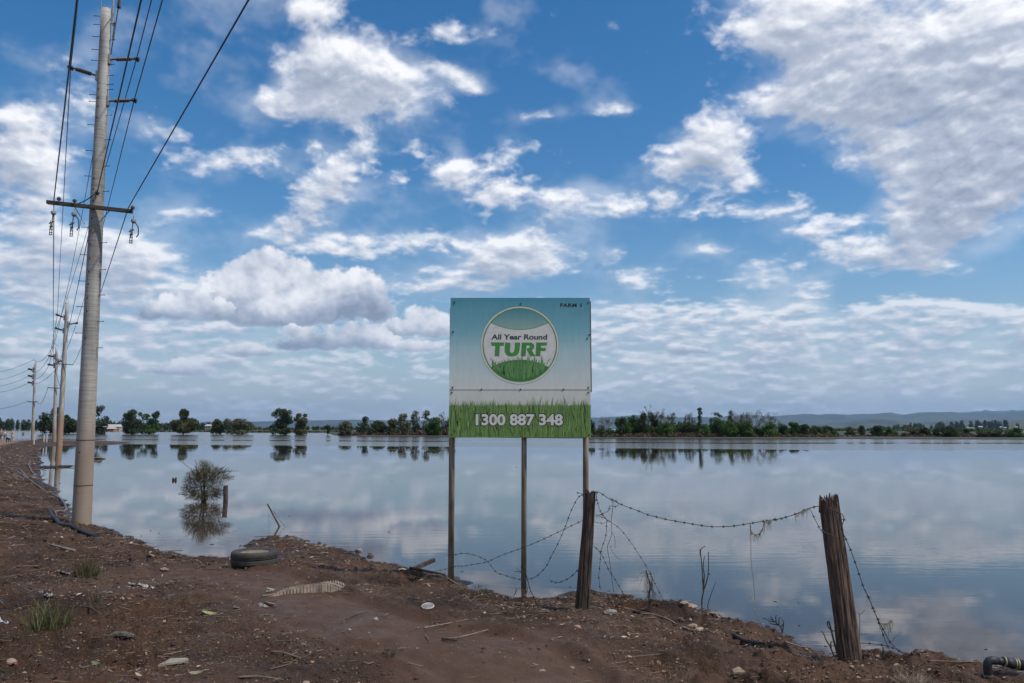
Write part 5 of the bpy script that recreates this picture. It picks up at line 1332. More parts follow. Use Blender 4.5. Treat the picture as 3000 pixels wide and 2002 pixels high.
fuzzy('dry_grass', 'dry grass and a bent hook caught low on the right barbed wire', pxpath([(985,1110),(1030,1112),(1060,1105),(1072,1088)], *c5), pd2 - .1, .005, 50, 6, .07)

def twiggy(name, label, px, py, h, n, seed, m, spread=.35, r=.006, cat='dead plant', off=0, sub=3):
    p0 = G(px, py, -.03) if off is not None else W(px, py, -.05)
    rng = np.random.default_rng(seed); mb = MB()
    for _ in range(n):
        d = Vector((rng.normal() * spread, rng.normal() * spread * .6, 1)).normalized(); L_ = h * rng.uniform(.6, 1)
        P = [Vector(p0) + Vector((rng.normal() * .02, rng.normal() * .02, 0))]
        for k in range(5): d = (d + Vector((rng.normal() * .14, rng.normal() * .1, 0))).normalized(); P.append(P[-1] + d * L_ / 5)
        mb.tube(P, [r * (1 - .14 * k) for k in range(6)], 5)
        for _ in range(sub):
            i = rng.integers(2, 5); e = P[i] + (d + Vector((rng.normal() * .8, rng.normal() * .5, .3))).normalized() * L_ * .22
            mb.tube([P[i], e], [r * .45, r * .25], 4)
    o = mb.build(name, m); o_b = o; return tag(o, label, cat)
TWIG = mat('dark_twig', (.055, .040, .034), (.028, .022, .02), rough=.9, scale=20)
DRYTW = mat('dry_twig', (.22, .165, .115), (.13, .095, .065), rough=.9, scale=20)
def stems(name, label, paths, D, r, m=TWIG, cat='dead plant'):
    mb = MB()
    for P in paths:
        Q = smooth_path([WD(x, y, D) for x, y in P]); k = len(Q); mb.tube(Q, [r * (1 - .6 * i / k) for i in range(k)], 5)
    return tag(mb.build(name, m), label, cat)
stems('sapling', 'leafless forked sapling standing at the water edge between the posts', [pxpath(a, *c4) for a in ([(1122,1230),(1118,1130),(1132,1040),(1125,940),(1120,850),(1112,750),(1105,690),(1115,650),(1150,630)], [(1132,1040),(1160,960),(1178,860),(1178,680)], [(1130,1030),(1140,900),(1130,820),(1142,720)], [(1105,710),(1100,655)], [(1172,885),(1195,885)])], W(2059, 1790, 0).y, .009)
stems('sapling', 'single thin bent twig standing right of the forked sapling', [pxpath([(1190,1235),(1172,1180),(1200,1080),(1222,1020),(1245,960)], *c4)], W(2076, 1794, 0).y, .006)
stems('dead_shrub', 'small black dead shrub on the mud edge left of the right post', [pxpath(a, *c5) for a in ([(240,1185),(225,1140),(170,1090),(130,1075)], [(225,1140),(250,1110),(235,1070)], [(195,1120),(190,1060),(200,1050)], [(170,1090),(150,1055)], [(240,1180),(252,1120)], [(215,1130),(215,1080),(228,1065)], [(180,1100),(140,1095),(118,1080)], [(205,1125),(170,1118),(140,1110)])], G(2294, 1856).y, .007, cat='dead shrub')
stems('dead_plant', 'hooked dark stem rising against the left side of the right post', [pxpath([(662,1345),(640,1270),(620,1190),(605,1130),(595,1098),(583,1110),(592,1140),(610,1160),(636,1172)], *c5)], pd2 - .05, .010)
stems('dead_plant', 'thin curved stem left of the hooked stem at the right post', [pxpath([(635,1362),(605,1290),(575,1240),(555,1190),(535,1172)], *c5), pxpath([(612,1300),(610,1260),(622,1250)], *c5)], pd2 - .05, .007)
stems('dead_plant', 'short upright peg at the water edge right of the right post', [pxpath([(1008,1375),(1010,1330),(1008,1290)], *c5)], G(2587, 1925).y, .009)
stems('dead_plant', 'thin forked grass stem behind the right post', [pxpath([(830,1330),(830,1200),(826,1045),(800,1030)], *c5), pxpath([(826,1045),(850,1030),(868,1010)], *c5)], pd2 + .3, .004, DRYTW)
stems('dead_plant', 'thin diagonal stem rising from the low wire at the right', [pxpath([(1075,1250),(1100,1220),(1140,1180)], *c5)], pd2 - .1, .004, DRYTW)
stems('dead_plant', 'arching twig leaning past the middle sign post', [pxpath([(1270,1450),(1230,1370),(1190,1290),(1165,1200),(1140,1110),(1080,1075),(1030,1040)], *c3), pxpath([(1110,1090),(1060,1080),(1000,1072)], *c3), pxpath([(1150,1150),(1120,1070)], *c3)], G(1574, 1768).y + .1, .006)
stems('dead_plant', 'fine dry weed at the foot of the middle sign post', [pxpath(a, *c3) for a in ([(1000,1360),(1030,1300),(1060,1270),(1120,1275)], [(1020,1330),(1025,1250)], [(1150,1330),(1160,1270),(1200,1260)], [(1170,1340),(1190,1300)], [(1130,1330),(1155,1290),(1150,1240)])], G(1520, 1755).y + .05, .004)
stems('stick', 'pale stick propped against the left sign post', [pxpath([(240,1145),(200,1260),(150,1410)], *c3)], G(1290, 1755).y + .3, .007, DRYTW, 'stick')
stems('stick', 'pale stick lying from the left sign post towards the water', [pxpath([(240,1150),(320,1200),(400,1245),(480,1290)], *c3)], G(1360, 1728).y + .1, .009, DRYTW, 'stick')
stems('stick', 'pale forked twig on the mud edge below the sign', [pxpath([(500,1430),(470,1380),(435,1335)], *c3), pxpath([(500,1430),(560,1370),(610,1350),(680,1345)], *c3)], G(1378, 1765).y + .03, .008, DRYTW, 'stick')

# ------------------------------------------------------------------ things standing in the water on the left
bD = W(600, 1470, 0).y
bb = W(598, 1470, 0)
bush = empty('flooded_bush', 'half-drowned twiggy bush standing in the water left of the tyre', 'bush', (bb.x, bD, 0))
rng = np.random.default_rng(12); mb = MB(); s_ = bD / FPX
for (dx, h) in ((0, 60), (-12, 55), (-3, 75), (8, 40)):
    mb.tube([(bb.x + dx * s_ * .3, bD, -.4), (bb.x + dx * s_ * .6, bD, h * s_ * .5), (bb.x + dx * s_, bD, h * s_)], [.028, .022, .014], 6)
mb.build('stem', TWIG, bush)
limbs = MB()
for (x, y, x2, y2) in ((598,1420,525,1348),(590,1410,552,1392),(600,1400,700,1380),(600,1420,660,1366),(605,1430,690,1395),(590,1430,540,1430),(600,1440,535,1450),(612,1430,655,1445),(600,1400,625,1362),(580,1400,572,1348),(600,1400,590,1362)):
    a = WD(x, y, bD); e = WD(x2, y2, bD + rng.normal() * .3); m_ = a.lerp(e, .5) + Vector((0, 0, .06))
    limbs.tube(smooth_path([a, m_, e]), [.014 - .0018 * k for k in range(7)] if False else .006, 4)
limbs.build('branch', TWIG, bush)
N_ = 6000
C = []; S_ = []
for (x, y, rx, ry, w) in ((592,1392,40,22,3),(560,1412,26,14,1.2),(640,1388,36,18,1.6),(664,1402,22,10,1),(548,1428,18,10,.8),(600,1425,48,18,2),(625,1440,36,14,.8),(565,1440,36,14,.8),(590,1455,44,12,.7),(600,1380,40,14,1),(575,1446,40,20,1),(630,1448,34,18,1),(598,1456,40,14,1),(585,1405,44,30,1),(620,1410,44,28,1),(600,1365,26,14,1)):
    p = WD(x, y, bD); C.append((p.x, p.y, p.z)); S_.append((rx * s_, rx * s_ * .8, ry * s_))
C = np.array(C); S_ = np.array(S_); pw = S_[:, 0] * S_[:, 2]; k = rng.choice(len(C), N_, p=pw / pw.sum()); d = rng.normal(size=(N_, 3)); d /= np.linalg.norm(d, axis=1)[:, None]
P = C[k] + d * (rng.random(N_) ** .6)[:, None] * S_[k]
out = P - np.array([bb.x, bD, .42]); out /= np.linalg.norm(out, axis=1)[:, None]
dr = out + rng.normal(size=(N_, 3)) * .5; dr[:, 2] += .35; dr /= np.linalg.norm(dr, axis=1)[:, None]
ln = rng.uniform(.05, .15, N_)[:, None]; wv_ = np.cross(dr, rng.normal(size=(N_, 3))); wv_ /= np.linalg.norm(wv_, axis=1)[:, None]
V = np.stack([P - wv_ * .0048, P + wv_ * .0048, P + dr * ln + wv_ * .001, P + dr * ln - wv_ * .001], 1).reshape(-1, 3)
V[:, 2] = np.maximum(V[:, 2], -.1)
link_mesh('twigs', V - np.array([bb.x, bD, 0]), np.arange(N_ * 4).reshape(-1, 4), mat('bush_needles', (.125, .105, .048), (.060, .050, .026), rough=.9, scale=6), bush)

wood_post('old_post', 'short rotten post standing in the water beside the drowned bush', (661, 1470), (661, 1424), W(661, 1470, 0).y, 13, 12, BARK, 21, .03, .5, cat='post')
root = empty('stump_post', 'tiny split stump poking out of the water left of the drowned bush', 'post', W(511, 1408, 0))
for (x, h) in ((507, 8), (515, 9)):
    p = W(x, 1408, 0); mb = MB(); s = p.y / FPX; mb.tube([p - Vector((0, 0, .3)), p + Vector((0, 0, h * s * .6)), p + Vector((0, 0, h * s))], [3 * s, 2.9 * s, 1.9 * s], 7); mb.build('prong', OLDWOOD2, root)
p = W(511, 1408, 0); mb = MB(); mb.box(p + Vector((0, 0, .02)), (.09, .05, .07)); mb.build('rail', OLDWOOD2, root)
p = W(819, 1543, 0); e = WD(784, 1477, p.y - .1); d = (e - p).normalized(); mb = MB(); mb.tube([p - d * .6, p, e], [.019, .019, .016], 8)
tag(mb.build('leaning_stake', mat('stake_wood', (.13, .10, .07), (.06, .045, .035), rough=.9, scale=8)), 'thin stake leaning left out of the water behind the mud spit', 'stake')
strand('barbed_wire', 'fine barbed wire trailing from the leaning stake into the water', [(800, 1495), (817, 1520), (828, 1535), (845, 1555), (838, 1562), (815, 1567)], p.y, p.y - .2, .0025)
strand('wire', 'fine wire loop hanging left of the leaning stake', [(793, 1503), (786, 1515), (789, 1535), (786, 1555), (789, 1572)], p.y, p.y - .3, .0022, False, cat='wire')
# timber sticking out over the water
a = G(1192, 1667, .02); e = WD(1262, 1645, a.y + .25); d = (e - a); dn = d.normalized(); side = dn.cross(Vector((0, 0, 1))).normalized(); up = side.cross(dn)
mb = MB(); mb.box((a + e) / 2, (d.length + .12, .055, .05), (dn, side, up)); tag(mb.build('timber_offcut', OLDWOOD2), 'dark square timber jutting out over the water left of the sign', 'timber')
a = G(1200, 1668, .015); e = G(1305, 1688, .015); mb = MB(); mb.tube([a, e], [.02, .014], 7); tag(mb.build('stick', OLDWOOD2), 'dark branch lying along the mud edge behind the jutting timber', 'stick')
# floating plank and floating debris
a = W(266, 1344, .02); e = W(308, 1344.5, .02); mb = MB(); mb.tube([a, a.lerp(e, .5) + Vector((0, 0, .06)), e], [.06, .08, .05], 6); tag(mb.build('floating_log', DRYTW), 'pale log floating right of the nearest power pole', 'log')
root = empty('floating_debris', 'dark mat of sticks floating in front of the second pole', 'debris', W(160, 1369, 0))
rng = np.random.default_rng(9); mb = MB()
for _ in range(40):
    p = W(rng.uniform(136, 176), 1369 + rng.normal() * 1.3, 0); q_ = p + Vector((rng.normal() * .5, rng.normal() * .25, rng.uniform(.0, .09))); mb.tube([p, q_], [.03, .015], 4)
mb.build('stick_mat', TWIG, root)

# ------------------------------------------------------------------ tyre, tyre carcass
RUB = mat('muddy_rubber', (.042, .036, .031), (.016, .015, .015), rough=.8, scale=9, bump=.3, bscale=60)
SILT = mat('dried_silt', (.19, .145, .11), (.12, .09, .07), rough=.9, scale=12)
tf = G(723, 1667); R_ = .5 * 134 * tf.y / FPX; TH_ = .20
tc_ = Vector((tf.x, tf.y + R_, tf.z - .012))
tyre = empty('tyre', 'muddy car tyre lying flat beside the inlet', 'tyre', tc_)
prof = [(.62, .03), (.64, .0), (.80, -.008), (.93, .012), (.985, .04), (1.0, .055), (1.0, .098), (.985, .102), (.985, .112), (1.0, .116), (1.0, .168), (.985, .190), (.93, .207), (.80, .207), (.66, .197), (.61, .185), (.60, .17), (.62, .165), (.72, .17), (.88, .165), (.93, .12), (.93, .06), (.85, .03), (.70, .028)]
V = []; F = []; n = 72
for i in range(n):
    a = 2 * math.pi * i / n
    for (r, z) in prof: V.append((tc_.x + math.cos(a) * r * R_, tc_.y + math.sin(a) * r * R_, tc_.z + z))
k = len(prof)
for i in range(n):
    for j in range(k): F.append((i * k + j, ((i + 1) % n) * k + j, ((i + 1) % n) * k + (j + 1) % k, i * k + (j + 1) % k))
mb = MB(); mb.add(V, F); mb.build('carcass', RUB, tyre, smooth=True)
mb = MB()
for z in (.062, .092, .125, .155):
    mb.tube([(tc_.x + math.cos(a) * R_ * 1.001, tc_.y + math.sin(a) * R_ * 1.001, tc_.z + z) for a in np.linspace(0, 2 * math.pi, 60)], .0026, 4)
mb.build('tread_rib', RUB, tyre)
V = [(tc_.x + math.cos(a) * R_ * .66, tc_.y + math.sin(a) * R_ * .66, tc_.z + .186) for a in np.linspace(0, 2 * math.pi, 41)[:-1]]
V2 = [(tc_.x + math.cos(a) * R_ * .2, tc_.y + math.sin(a) * R_ * .2, tc_.z + .176) for a in np.linspace(0, 2 * math.pi, 41)[:-1]]
mb = MB(); mb.add(V + V2 + [(tc_.x, tc_.y, tc_.z + .172)], [(i, (i + 1) % 40, 40 + (i + 1) % 40, 40 + i) for i in range(40)] + [(40 + i, 40 + (i + 1) % 40, 80) for i in range(40)]); mb.build('silt_fill', SILT, tyre)
# puddle? the wet patch is the ground's own; the torn tyre lies in front
LUGM = mat('silted_lugs', (.25, .195, .155), (.15, .115, .09), rough=.9, scale=14)
RUB2 = mat('silted_rubber', (.05, .04, .034), (.03, .026, .023), rough=.85, scale=9, bump=.3, bscale=40)
torn = empty('tyre_carcass', 'torn tractor tyre tread with zigzag lugs half buried in the mud', 'tyre', G(890, 1735))
crest = [(775, 1752), (800, 1741), (830, 1730), (862, 1720), (895, 1712), (925, 1707), (952, 1706), (978, 1712), (1000, 1722)]
foot_ = [(770, 1755), (800, 1749), (830, 1743), (862, 1739), (895, 1737), (925, 1736), (952, 1735), (978, 1733), (1004, 1730)]
Pf = [G(x, y, -.03) for x, y in foot_]; Pc = []
for (x, y), f in zip(crest, Pf): Pc.append(WD(x, y + 5, f.y + .02))
Pb = [Vector((c.x + .02, c.y + .20, c.z - .01 + .02 * math.sin(i))) for i, c in enumerate(Pc)]
Pf_, Pc_, Pb_ = smooth_path(Pf, 4), smooth_path(Pc, 4), smooth_path(Pb, 4)
V = []; k = len(Pf_)
for a, b_, c in zip(Pf_, Pc_, Pb_): V += [tuple(a), tuple(b_ + Vector((0, -.004, -.02))), tuple(b_ + Vector((0, .02, 0))), tuple(c), tuple(c + Vector((0, .05, -.2)))]
F = []
for i in range(k - 1):
    for j in range(4): F.append((i * 5 + j, (i + 1) * 5 + j, (i + 1) * 5 + j + 1, i * 5 + j + 1))
mb = MB(); mb.add(V, F); mb.build('rubber_band', RUB2, torn, smooth=True)
for i in range(1, 26):
    t_ = i / 26 * (k - 1); i0 = int(t_); f_ = t_ - i0; i1 = min(i0 + 1, k - 1)
    fo = Pf_[i0].lerp(Pf_[i1], f_); cr2 = Pc_[i0].lerp(Pc_[i1], f_); bk2 = Pb_[i0].lerp(Pb_[i1], f_); tn_ = (Pc_[i1] - Pc_[i0]).normalized() if i1 > i0 else Vector((1, 0, 0))
    hgt = cr2.z - fo.z
    if hgt > .02:
        mb = MB(); w_ = .0155; a = fo + Vector((0, -.008, .01)); b_ = cr2 + Vector((0, -.010, -.004))
        mb.add([tuple(a - tn_ * w_), tuple(a + tn_ * w_), tuple(b_ + tn_ * w_), tuple(b_ - tn_ * w_), tuple(a - tn_ * w_ + Vector((0, .03, 0))), tuple(a + tn_ * w_ + Vector((0, .03, 0))), tuple(b_ + tn_ * w_ + Vector((0, .03, 0))), tuple(b_ - tn_ * w_ + Vector((0, .03, 0)))],
               [(0, 1, 2, 3), (1, 5, 6, 2), (4, 0, 3, 7), (3, 2, 6, 7)]); mb.build('shoulder_lug', LUGM, torn)
    for row, (fa, fb, sg) in enumerate(((.06, .42, 1), (.5, .92, -1))):
        a = cr2.lerp(bk2, fa) + Vector((0, 0, .012)); b_ = cr2.lerp(bk2, fb) + Vector((0, 0, .012)); sh_ = tn_ * .022 * sg
        w_ = .010; mb = MB(); P8 = [a - sh_ - tn_ * w_, a - sh_ + tn_ * w_, b_ + sh_ + tn_ * w_, b_ + sh_ - tn_ * w_]
        mb.add([tuple(p) for p in P8] + [tuple(p - Vector((0, 0, .02))) for p in P8], [(0, 1, 2, 3), (4, 5, 1, 0), (5, 6, 2, 1), (6, 7, 3, 2), (7, 4, 0, 3)]); mb.build('tread_lug', LUGM, torn)

# ------------------------------------------------------------------ hoses
BLKPOLY = mat('black_poly_pipe', (.030, .031, .036), (.020, .020, .024), rough=.55, scale=10, spec=.3)
GREYHOSE = mat('grey_muddy_hose', (.13, .115, .105), (.07, .058, .050), rough=.6, scale=8)
c5h = ((20, 1330), 5.406)
def hose(name, label, pts, r, m, cat='hose', lift=.0, flange=False):
    P = []
    for (x, y) in pts: P.append(G(x, y, r * .75 + lift))
    Q = smooth_path(P, 5); Q = [Vector((q_.x, q_.y, max(q_.z, hz1(q_.x, q_.y) + r * .35))) for q_ in Q]
    if not flange:
        mb = MB(); mb.tube(Q, r, 12); return tag(mb.build(name, m, smooth=False), label, cat)
    root = empty(name, label, cat, Q[0]); mb = MB(); mb.tube(Q, r, 14); mb.build('pipe_body', m, root, smooth=True)
    d = (Q[0] - Q[1]).normalized(); mb = MB(); mb.tube([Q[0] - d * .03, Q[0] + d * .03], r * 1.28, 14); mb.build('coupling', m, root)
    return root
hose('black_pipe', 'thick black pipe curving down the mud bank left of the nearest pole', pxpath([(1420,1325),(1300,1290),(1150,1240),(1000,1195),(850,1130),(770,1070),(730,1000),(690,930),(655,890)], *c5h), .036, BLKPOLY, 'pipe', flange=True)
hose('grey_hose', 'long grey hose looping over the bank behind the black pipe', pxpath([(755,905),(830,918),(900,922),(938,885),(920,830),(890,775),(840,710),(790,670),(700,640),(600,580),(500,520),(430,465),(350,410),(270,350),(200,310),(110,250),(0,225),(-80,215)], *c5h), .027, GREYHOSE)
hose('grey_hose', 'thin crooked hose farthest up the mud bank', pxpath([(370,380),(420,360),(436,340),(400,300),(370,240),(340,175),(365,150),(375,110),(450,120),(540,155)], *c5h), .035, GREYHOSE)
hose('grey_hose', 'short hose lying double beside the long grey one', pxpath([(330,395),(290,350),(250,300),(200,265),(130,240)], *c5h), .035, GREYHOSE)
for k, (lab, pp, r) in enumerate((('pale broken cane lying on the bank by the black pipe end', [(790,985),(755,930),(735,880)], .012), ('long pale cane running down to the foot of the nearest pole', [(780,985),(900,1000),(1050,1055),(1200,1110)], .008),
     ('pale stick jutting from the bank over the water', [(390,385),(500,400),(640,412)], .02), ('pale split stick beside the grey hose', [(90,330),(150,350),(230,380)], .03),
     ('thin twig poking out of the bank above the water', [(560,250),(600,290),(550,330)], .012), ('second thin twig poking out of the bank above the water', [(560,240),(625,268)], .012))):
    P = [G(x, y, .02) for x, y in pxpath(pp, *c5h)] if k != 4 and k != 5 else [WD(x, y, G(118, 1385).y) for x, y in pxpath(pp, *c5h)]
    mb = MB(); mb.tube(P, r, 6); tag(mb.build('stick', DRYTW if k < 4 else TWIG), lab, 'stick')

# black pipe with elbow at the lower right
pe = G(2895, 1984, -.06); Dp = pe.y
pipe = empty('pipe_elbow', 'black standpipe with elbow and yellow rings at the lower right corner', 'pipe', pe)
c7p = lambda x, y, dd=0: WD(2400 + x / 3.917, 1700 + y / 3.917, Dp + dd)
rp_ = 11.6 * Dp / FPX
mb = MB(); A = c7p(1940, 1110); B_ = c7p(1932, 985); mb.tube([A - Vector((0, 0, .25)), A, B_, c7p(1934, 955), c7p(1950, 930), c7p(1985, 920), c7p(2030, 926)], [rp_] * 7, 18); mb.build('elbow', BLKPOLY, pipe, smooth=True)
mb = MB(); mb.tube([c7p(2020, 925), c7p(2130, 940)], rp_ * .86, 18); mb.build('pipe_body', BLKPOLY, pipe, smooth=True)
mb = MB(); mb.tube([c7p(2118, 938), c7p(2240, 960)], rp_ * 1.2, 18); mb.build('coupling', BLKPOLY, pipe, smooth=True)
mb = MB(); mb.tube([c7p(2225, 958), c7p(2275, 966)], rp_ * 1.0, 18); mb.tube([c7p(2268, 965), c7p(2700, 1045)], rp_ * 1.25, 18); mb.build('tank_fitting', BLKPOLY, pipe, smooth=True)
YEL = mat('muddy_yellow_ring', (.30, .27, .15), (.16, .14, .09), rough=.6, scale=15)
for (x, y, r, ax_) in ((2120, 938, 1.26, 1), (2240, 960, 1.3, 1), (2268, 965, 1.32, 1), (1938, 1095, 1.12, 0)):
    a = c7p(x, y); d = (c7p(2268, 965) - c7p(2120, 938)).normalized() if ax_ else Vector((0, 0, 1)); mb = MB(); mb.tube([a - d * .005, a + d * .005], rp_ * r, 18); mb.build('ring', YEL, pipe)
a = c7p(1985, 1115); mb = MB(); mb.tube([a, a + Vector((.02, -.005, -.02))], .018, 8); mb.build('valve', BLKPOLY, pipe)

# ------------------------------------------------------------------ grass tufts
GRASS1 = attr_mat('tuft_blades', .7, .2, .25)
def tuft(label, px, py, hpx, wpx, n, seed, greens, name='grass_tuft', cat='grass tuft', wid=.0035, lean=.35):
    p0 = G(px, py, -.01); s = p0.y / FPX; rng = np.random.default_rng(seed); H = hpx * s; Rr = wpx * s * .5
    V = []; F = []; T_ = []
    for i in range(n):
        a = rng.uniform(0, 6.28); rr = math.sqrt(rng.random()) * Rr * .75; b0 = Vector((p0.x + math.cos(a) * rr, p0.y + math.sin(a) * rr * .6, 0)); b0.z = hz1(b0.x, b0.y) - .01 if i % 6 == 0 else p0.z
        h = H * rng.uniform(.3, 1) * (1 - .45 * rr / Rr); d = Vector((math.cos(a) * rr / Rr * .5 + rng.normal() * lean * .5, rng.normal() * lean * .4, 1)); bend = Vector((rng.normal() * .25, rng.normal() * .2, -.1 * rng.random()))
        w = wid * rng.uniform(.6, 1.4); sd_ = Vector((math.cos(rng.uniform(-.9, .9)), math.sin(rng.uniform(-.9, .9)), 0)); c = greens[rng.integers(len(greens))]; n0 = len(V)
        for k in range(4):
            t = k / 3; q_ = b0 + d * h * t + bend * h * t * t; ww = w * (1 - t * .85); V += [tuple(q_ - sd_ * ww), tuple(q_ + sd_ * ww)]; T_ += [c, c]
        for k in range(3): F.append((n0 + 2 * k, n0 + 2 * k + 1, n0 + 2 * k + 3, n0 + 2 * k + 2))
    V = np.array(V) - np.array(p0[:]); o = link_mesh(name, V, F, GRASS1, tint=np.array(T_)); o.location = p0
    return tag(o, label, cat)
GR = [(.10, .115, .035), (.07, .085, .03), (.16, .15, .06), (.20, .17, .09), (.05, .05, .025), (.13, .14, .045)]
BRN = [(.10, .075, .04), (.07, .055, .03), (.14, .11, .06), (.05, .045, .025), (.10, .10, .04)]
DRY = [(.26, .20, .13), (.18, .14, .09), (.12, .09, .06)]
tuft('large green and straw grass tuft in the lower left corner', 142, 1835, 118, 140, 330, 1, GR, wid=.0034)
tuft('brownish grass tuft below the black pipe', 250, 1692, 90, 84, 260, 2, BRN, wid=.0034)
tuft('few dead blades right of the large grass tuft', 276, 1772, 72, 30, 34, 3, BRN)
tuft('dry upright weed alone in the smooth mud at bottom centre', 1146, 1928, 62, 34, 42, 4, DRY, wid=.0028, lean=.22)
tuft('sparse dry blades at the waterline below the sign', 1395, 1740, 40, 70, 60, 5, DRY + BRN, wid=.0025)
tuft('spiky dark stubble poking up left of the middle sign post', 1403, 1722, 26, 60, 46, 6, [(.03, .025, .02)], wid=.003)
tuft('dry stems standing in the mud near the bottom, right of centre', 2000, 1995, 95, 150, 46, 7, DRY, wid=.0022, lean=.6)
tuft('pale matted straw clump by the bottom edge left of the standpipe', 2672, 2000, 42, 120, 320, 8, [(.36, .30, .22), (.28, .22, .16), (.20, .15, .1)], wid=.0022, lean=1.4)
tuft('fine pale weed on the mud right of the right post', 2636, 1972, 40, 60, 40, 9, DRY, wid=.002, lean=.8)
tuft('dark wispy stalk left of the brownish tuft', 116, 1650, 50, 16, 16, 10, BRN, wid=.0025)
tuft('low dark stubble on the mud spit behind the tyre', 728, 1577, 14, 70, 30, 11, [(.03, .028, .025)], wid=.003)

# ------------------------------------------------------------------ stones, leaves, rubbish one can point to
def rock(name, label, px, py, wpx, hpx, col, seed, cat='stone', depth=.8):
    p = G(px, py); s = p.y / FPX; rng = np.random.default_rng(seed)
    import bmesh
    bm = bmesh.new(); bmesh.ops.create_icosphere(bm, subdivisions=2, radius=1)
    o1 = rng.random(3) * 50
    for v in bm.verts:
        f = 1 + .75 * (float(vnoise(np.array([v.co.x * 1.3 + o1[0] + v.co.z]), np.array([v.co.y * 1.3 + o1[1] - v.co.z]), seed)[0]) - .5)
        v.co *= f; v.co.x *= wpx * s / 2; v.co.y *= wpx * s / 2 * depth; v.co.z *= hpx * s * .62
    me = bpy.data.meshes.new(name); bm.to_mesh(me); bm.free(); me.materials.append(mat('stone_' + col, *STC[col], rough=.85, scale=14, bump=.3))
    o = bpy.data.objects.new(name, me); COL.objects.link(o); o.location = (p.x, p.y, p.z + hpx * s * .02); o.rotation_euler = (0, 0, rng.uniform(-.5, .5))
    return tag(o, label, cat)
STC = {'pale': ((.28, .22, .17), (.19, .14, .11)), 'pink': ((.30, .19, .145), (.21, .13, .10)), 'dark': ((.07, .052, .045), (.04, .03, .027)), 'grey': ((.22, .19, .17), (.14, .12, .105)), 'tan': ((.33, .245, .165), (.23, .165, .11))}
for i, (lab, x, y, w, h, c) in enumerate((
 ('grey mud-topped rock on the edge of the spit', 1051, 1617, 34, 22, 'grey'), ('dark lump right of the grey rock on the spit edge', 1085, 1632, 24, 18, 'dark'), ('dark clod at the waterline left of the jutting timber', 1176, 1662, 16, 14, 'dark'),
 ('small dark clod on the spit edge, left of the grey rock', 952, 1597, 14, 10, 'dark'), ('flat tan stone on the mud left of the sign', 1178, 1669, 22, 5, 'tan'),
 ('round pale pebble in the lower left corner', 30, 1922, 30, 17, 'pale'), ('pinkish flat stone at the water edge left of the forked sapling', 2024, 1776, 36, 13, 'pink'), ('long pale stone right of the foot of the left post', 1788, 1795, 38, 13, 'grey'),
 ('small flat pale stone below the pinkish stone', 2006, 1794, 26, 7, 'pale'), ('large tan stone touching the long sticks', 2028, 1832, 34, 15, 'tan'), ('small tan stone right of the large tan one', 2050, 1843, 24, 8, 'tan'),
 ('square dark lump at the end of the lower stick', 2114, 1850, 27, 15, 'dark'), ('grey lump beside the square dark one', 2093, 1851, 22, 18, 'grey'), ('dark brown wedge above the sticks', 1998, 1821, 18, 9, 'dark'),
 ('white rounded pebble by the limp wire end', 2253, 1877, 14, 12, 'pale'), ('pinkish oval stone on rough mud below the left post', 1692, 1838, 22, 10, 'pink'), ('dark stone right of the pinkish oval one', 1712, 1845, 16, 14, 'dark'),
 ('smooth pale oval stone at bottom centre right', 1843, 1927, 20, 10, 'pale'), ('pale angular stone near the bottom edge', 1675, 1959, 22, 14, 'grey'), ('small dark-backed stone left of the pale angular one', 1588, 1966, 20, 9, 'grey'),
 ('pale stone cut by the bottom edge left of centre', 898, 2000, 20, 8, 'pale'), ('small pinkish stone below the torn tread', 915, 1942, 13, 8, 'pink'), ('dark pebble in the smooth mud at bottom centre', 1154, 1978, 12, 10, 'dark'),
 ('tiny dark stone right of the puddle', 858, 1656, 14, 6, 'dark'), ('pale pebble half sunk near the torn tread', 1101, 1812, 10, 8, 'pale'), ('tan pebble in the mud right of the right post', 2495, 1972, 12, 6, 'tan'),
 ('dark clod at the tip of the mud spit', 708, 1592, 9, 5, 'dark'), ('muddy clod at the top of the spit edge', 935, 1590, 12, 8, 'dark'), ('knobbly dark clod between sign and left post', 1642, 1752, 18, 6, 'dark'))):
    rock('stone', lab, x, y, w, h, c, 300 + i, depth=.7)
def stick(label, pts, r, m=DRYTW, name='stick', cat='stick', fork=None, lift=.006):
    P = [G(x, y, r + lift) for x, y in pts]; Q = smooth_path(P, 4); mb = MB(); k = len(Q); mb.tube(Q, [r * (1 - .5 * i / k) for i in range(k)], 6)
    if fork: mb.tube([G(x, y, r + lift) for x, y in fork], r * .6, 5)
    return tag(mb.build(name, m), label, cat)
PINKST = mat('barkless_stick', (.20, .135, .115), (.13, .085, .07), rough=.85, scale=12)
stick('long reddish stick lying on the mud right of the left post', [(1812, 1779), (1880, 1794), (1945, 1812), (2000, 1831), (2040, 1840)], .014, PINKST)
stick('second long stick joining the reddish one at the grey lump', [(1972, 1829), (2000, 1842), (2040, 1850), (2082, 1853)], .014, PINKST)
stick('thin pale stick beside the long reddish one', [(1858, 1800), (1885, 1810), (1925, 1816)], .006)
stick('long dry cane in the centre foreground', [(1242, 1844), (1300, 1834), (1370, 1820)], .009)
stick('lower dry cane in the centre foreground', [(1298, 1876), (1345, 1872), (1430, 1850)], .008)
stick('dark twig at the near end of the lower cane', [(1296, 1877), (1340, 1882)], .010, TWIG)
stick('thin twig on the mud left of the canes', [(1016, 1818), (1050, 1803), (1080, 1798)], .006, TWIG)
stick('forked twig in the left foreground', [(795, 1913), (830, 1920), (880, 1933)], .006, DRYTW, fork=[(850, 1925), (872, 1915)])
stick('curved pale reed near the bottom edge left of centre', [(700, 1990), (760, 1988), (830, 1998)], .007)
stick('curved pale reed lying left of the torn tread', [(768, 1751), (790, 1747), (812, 1742)], .008)
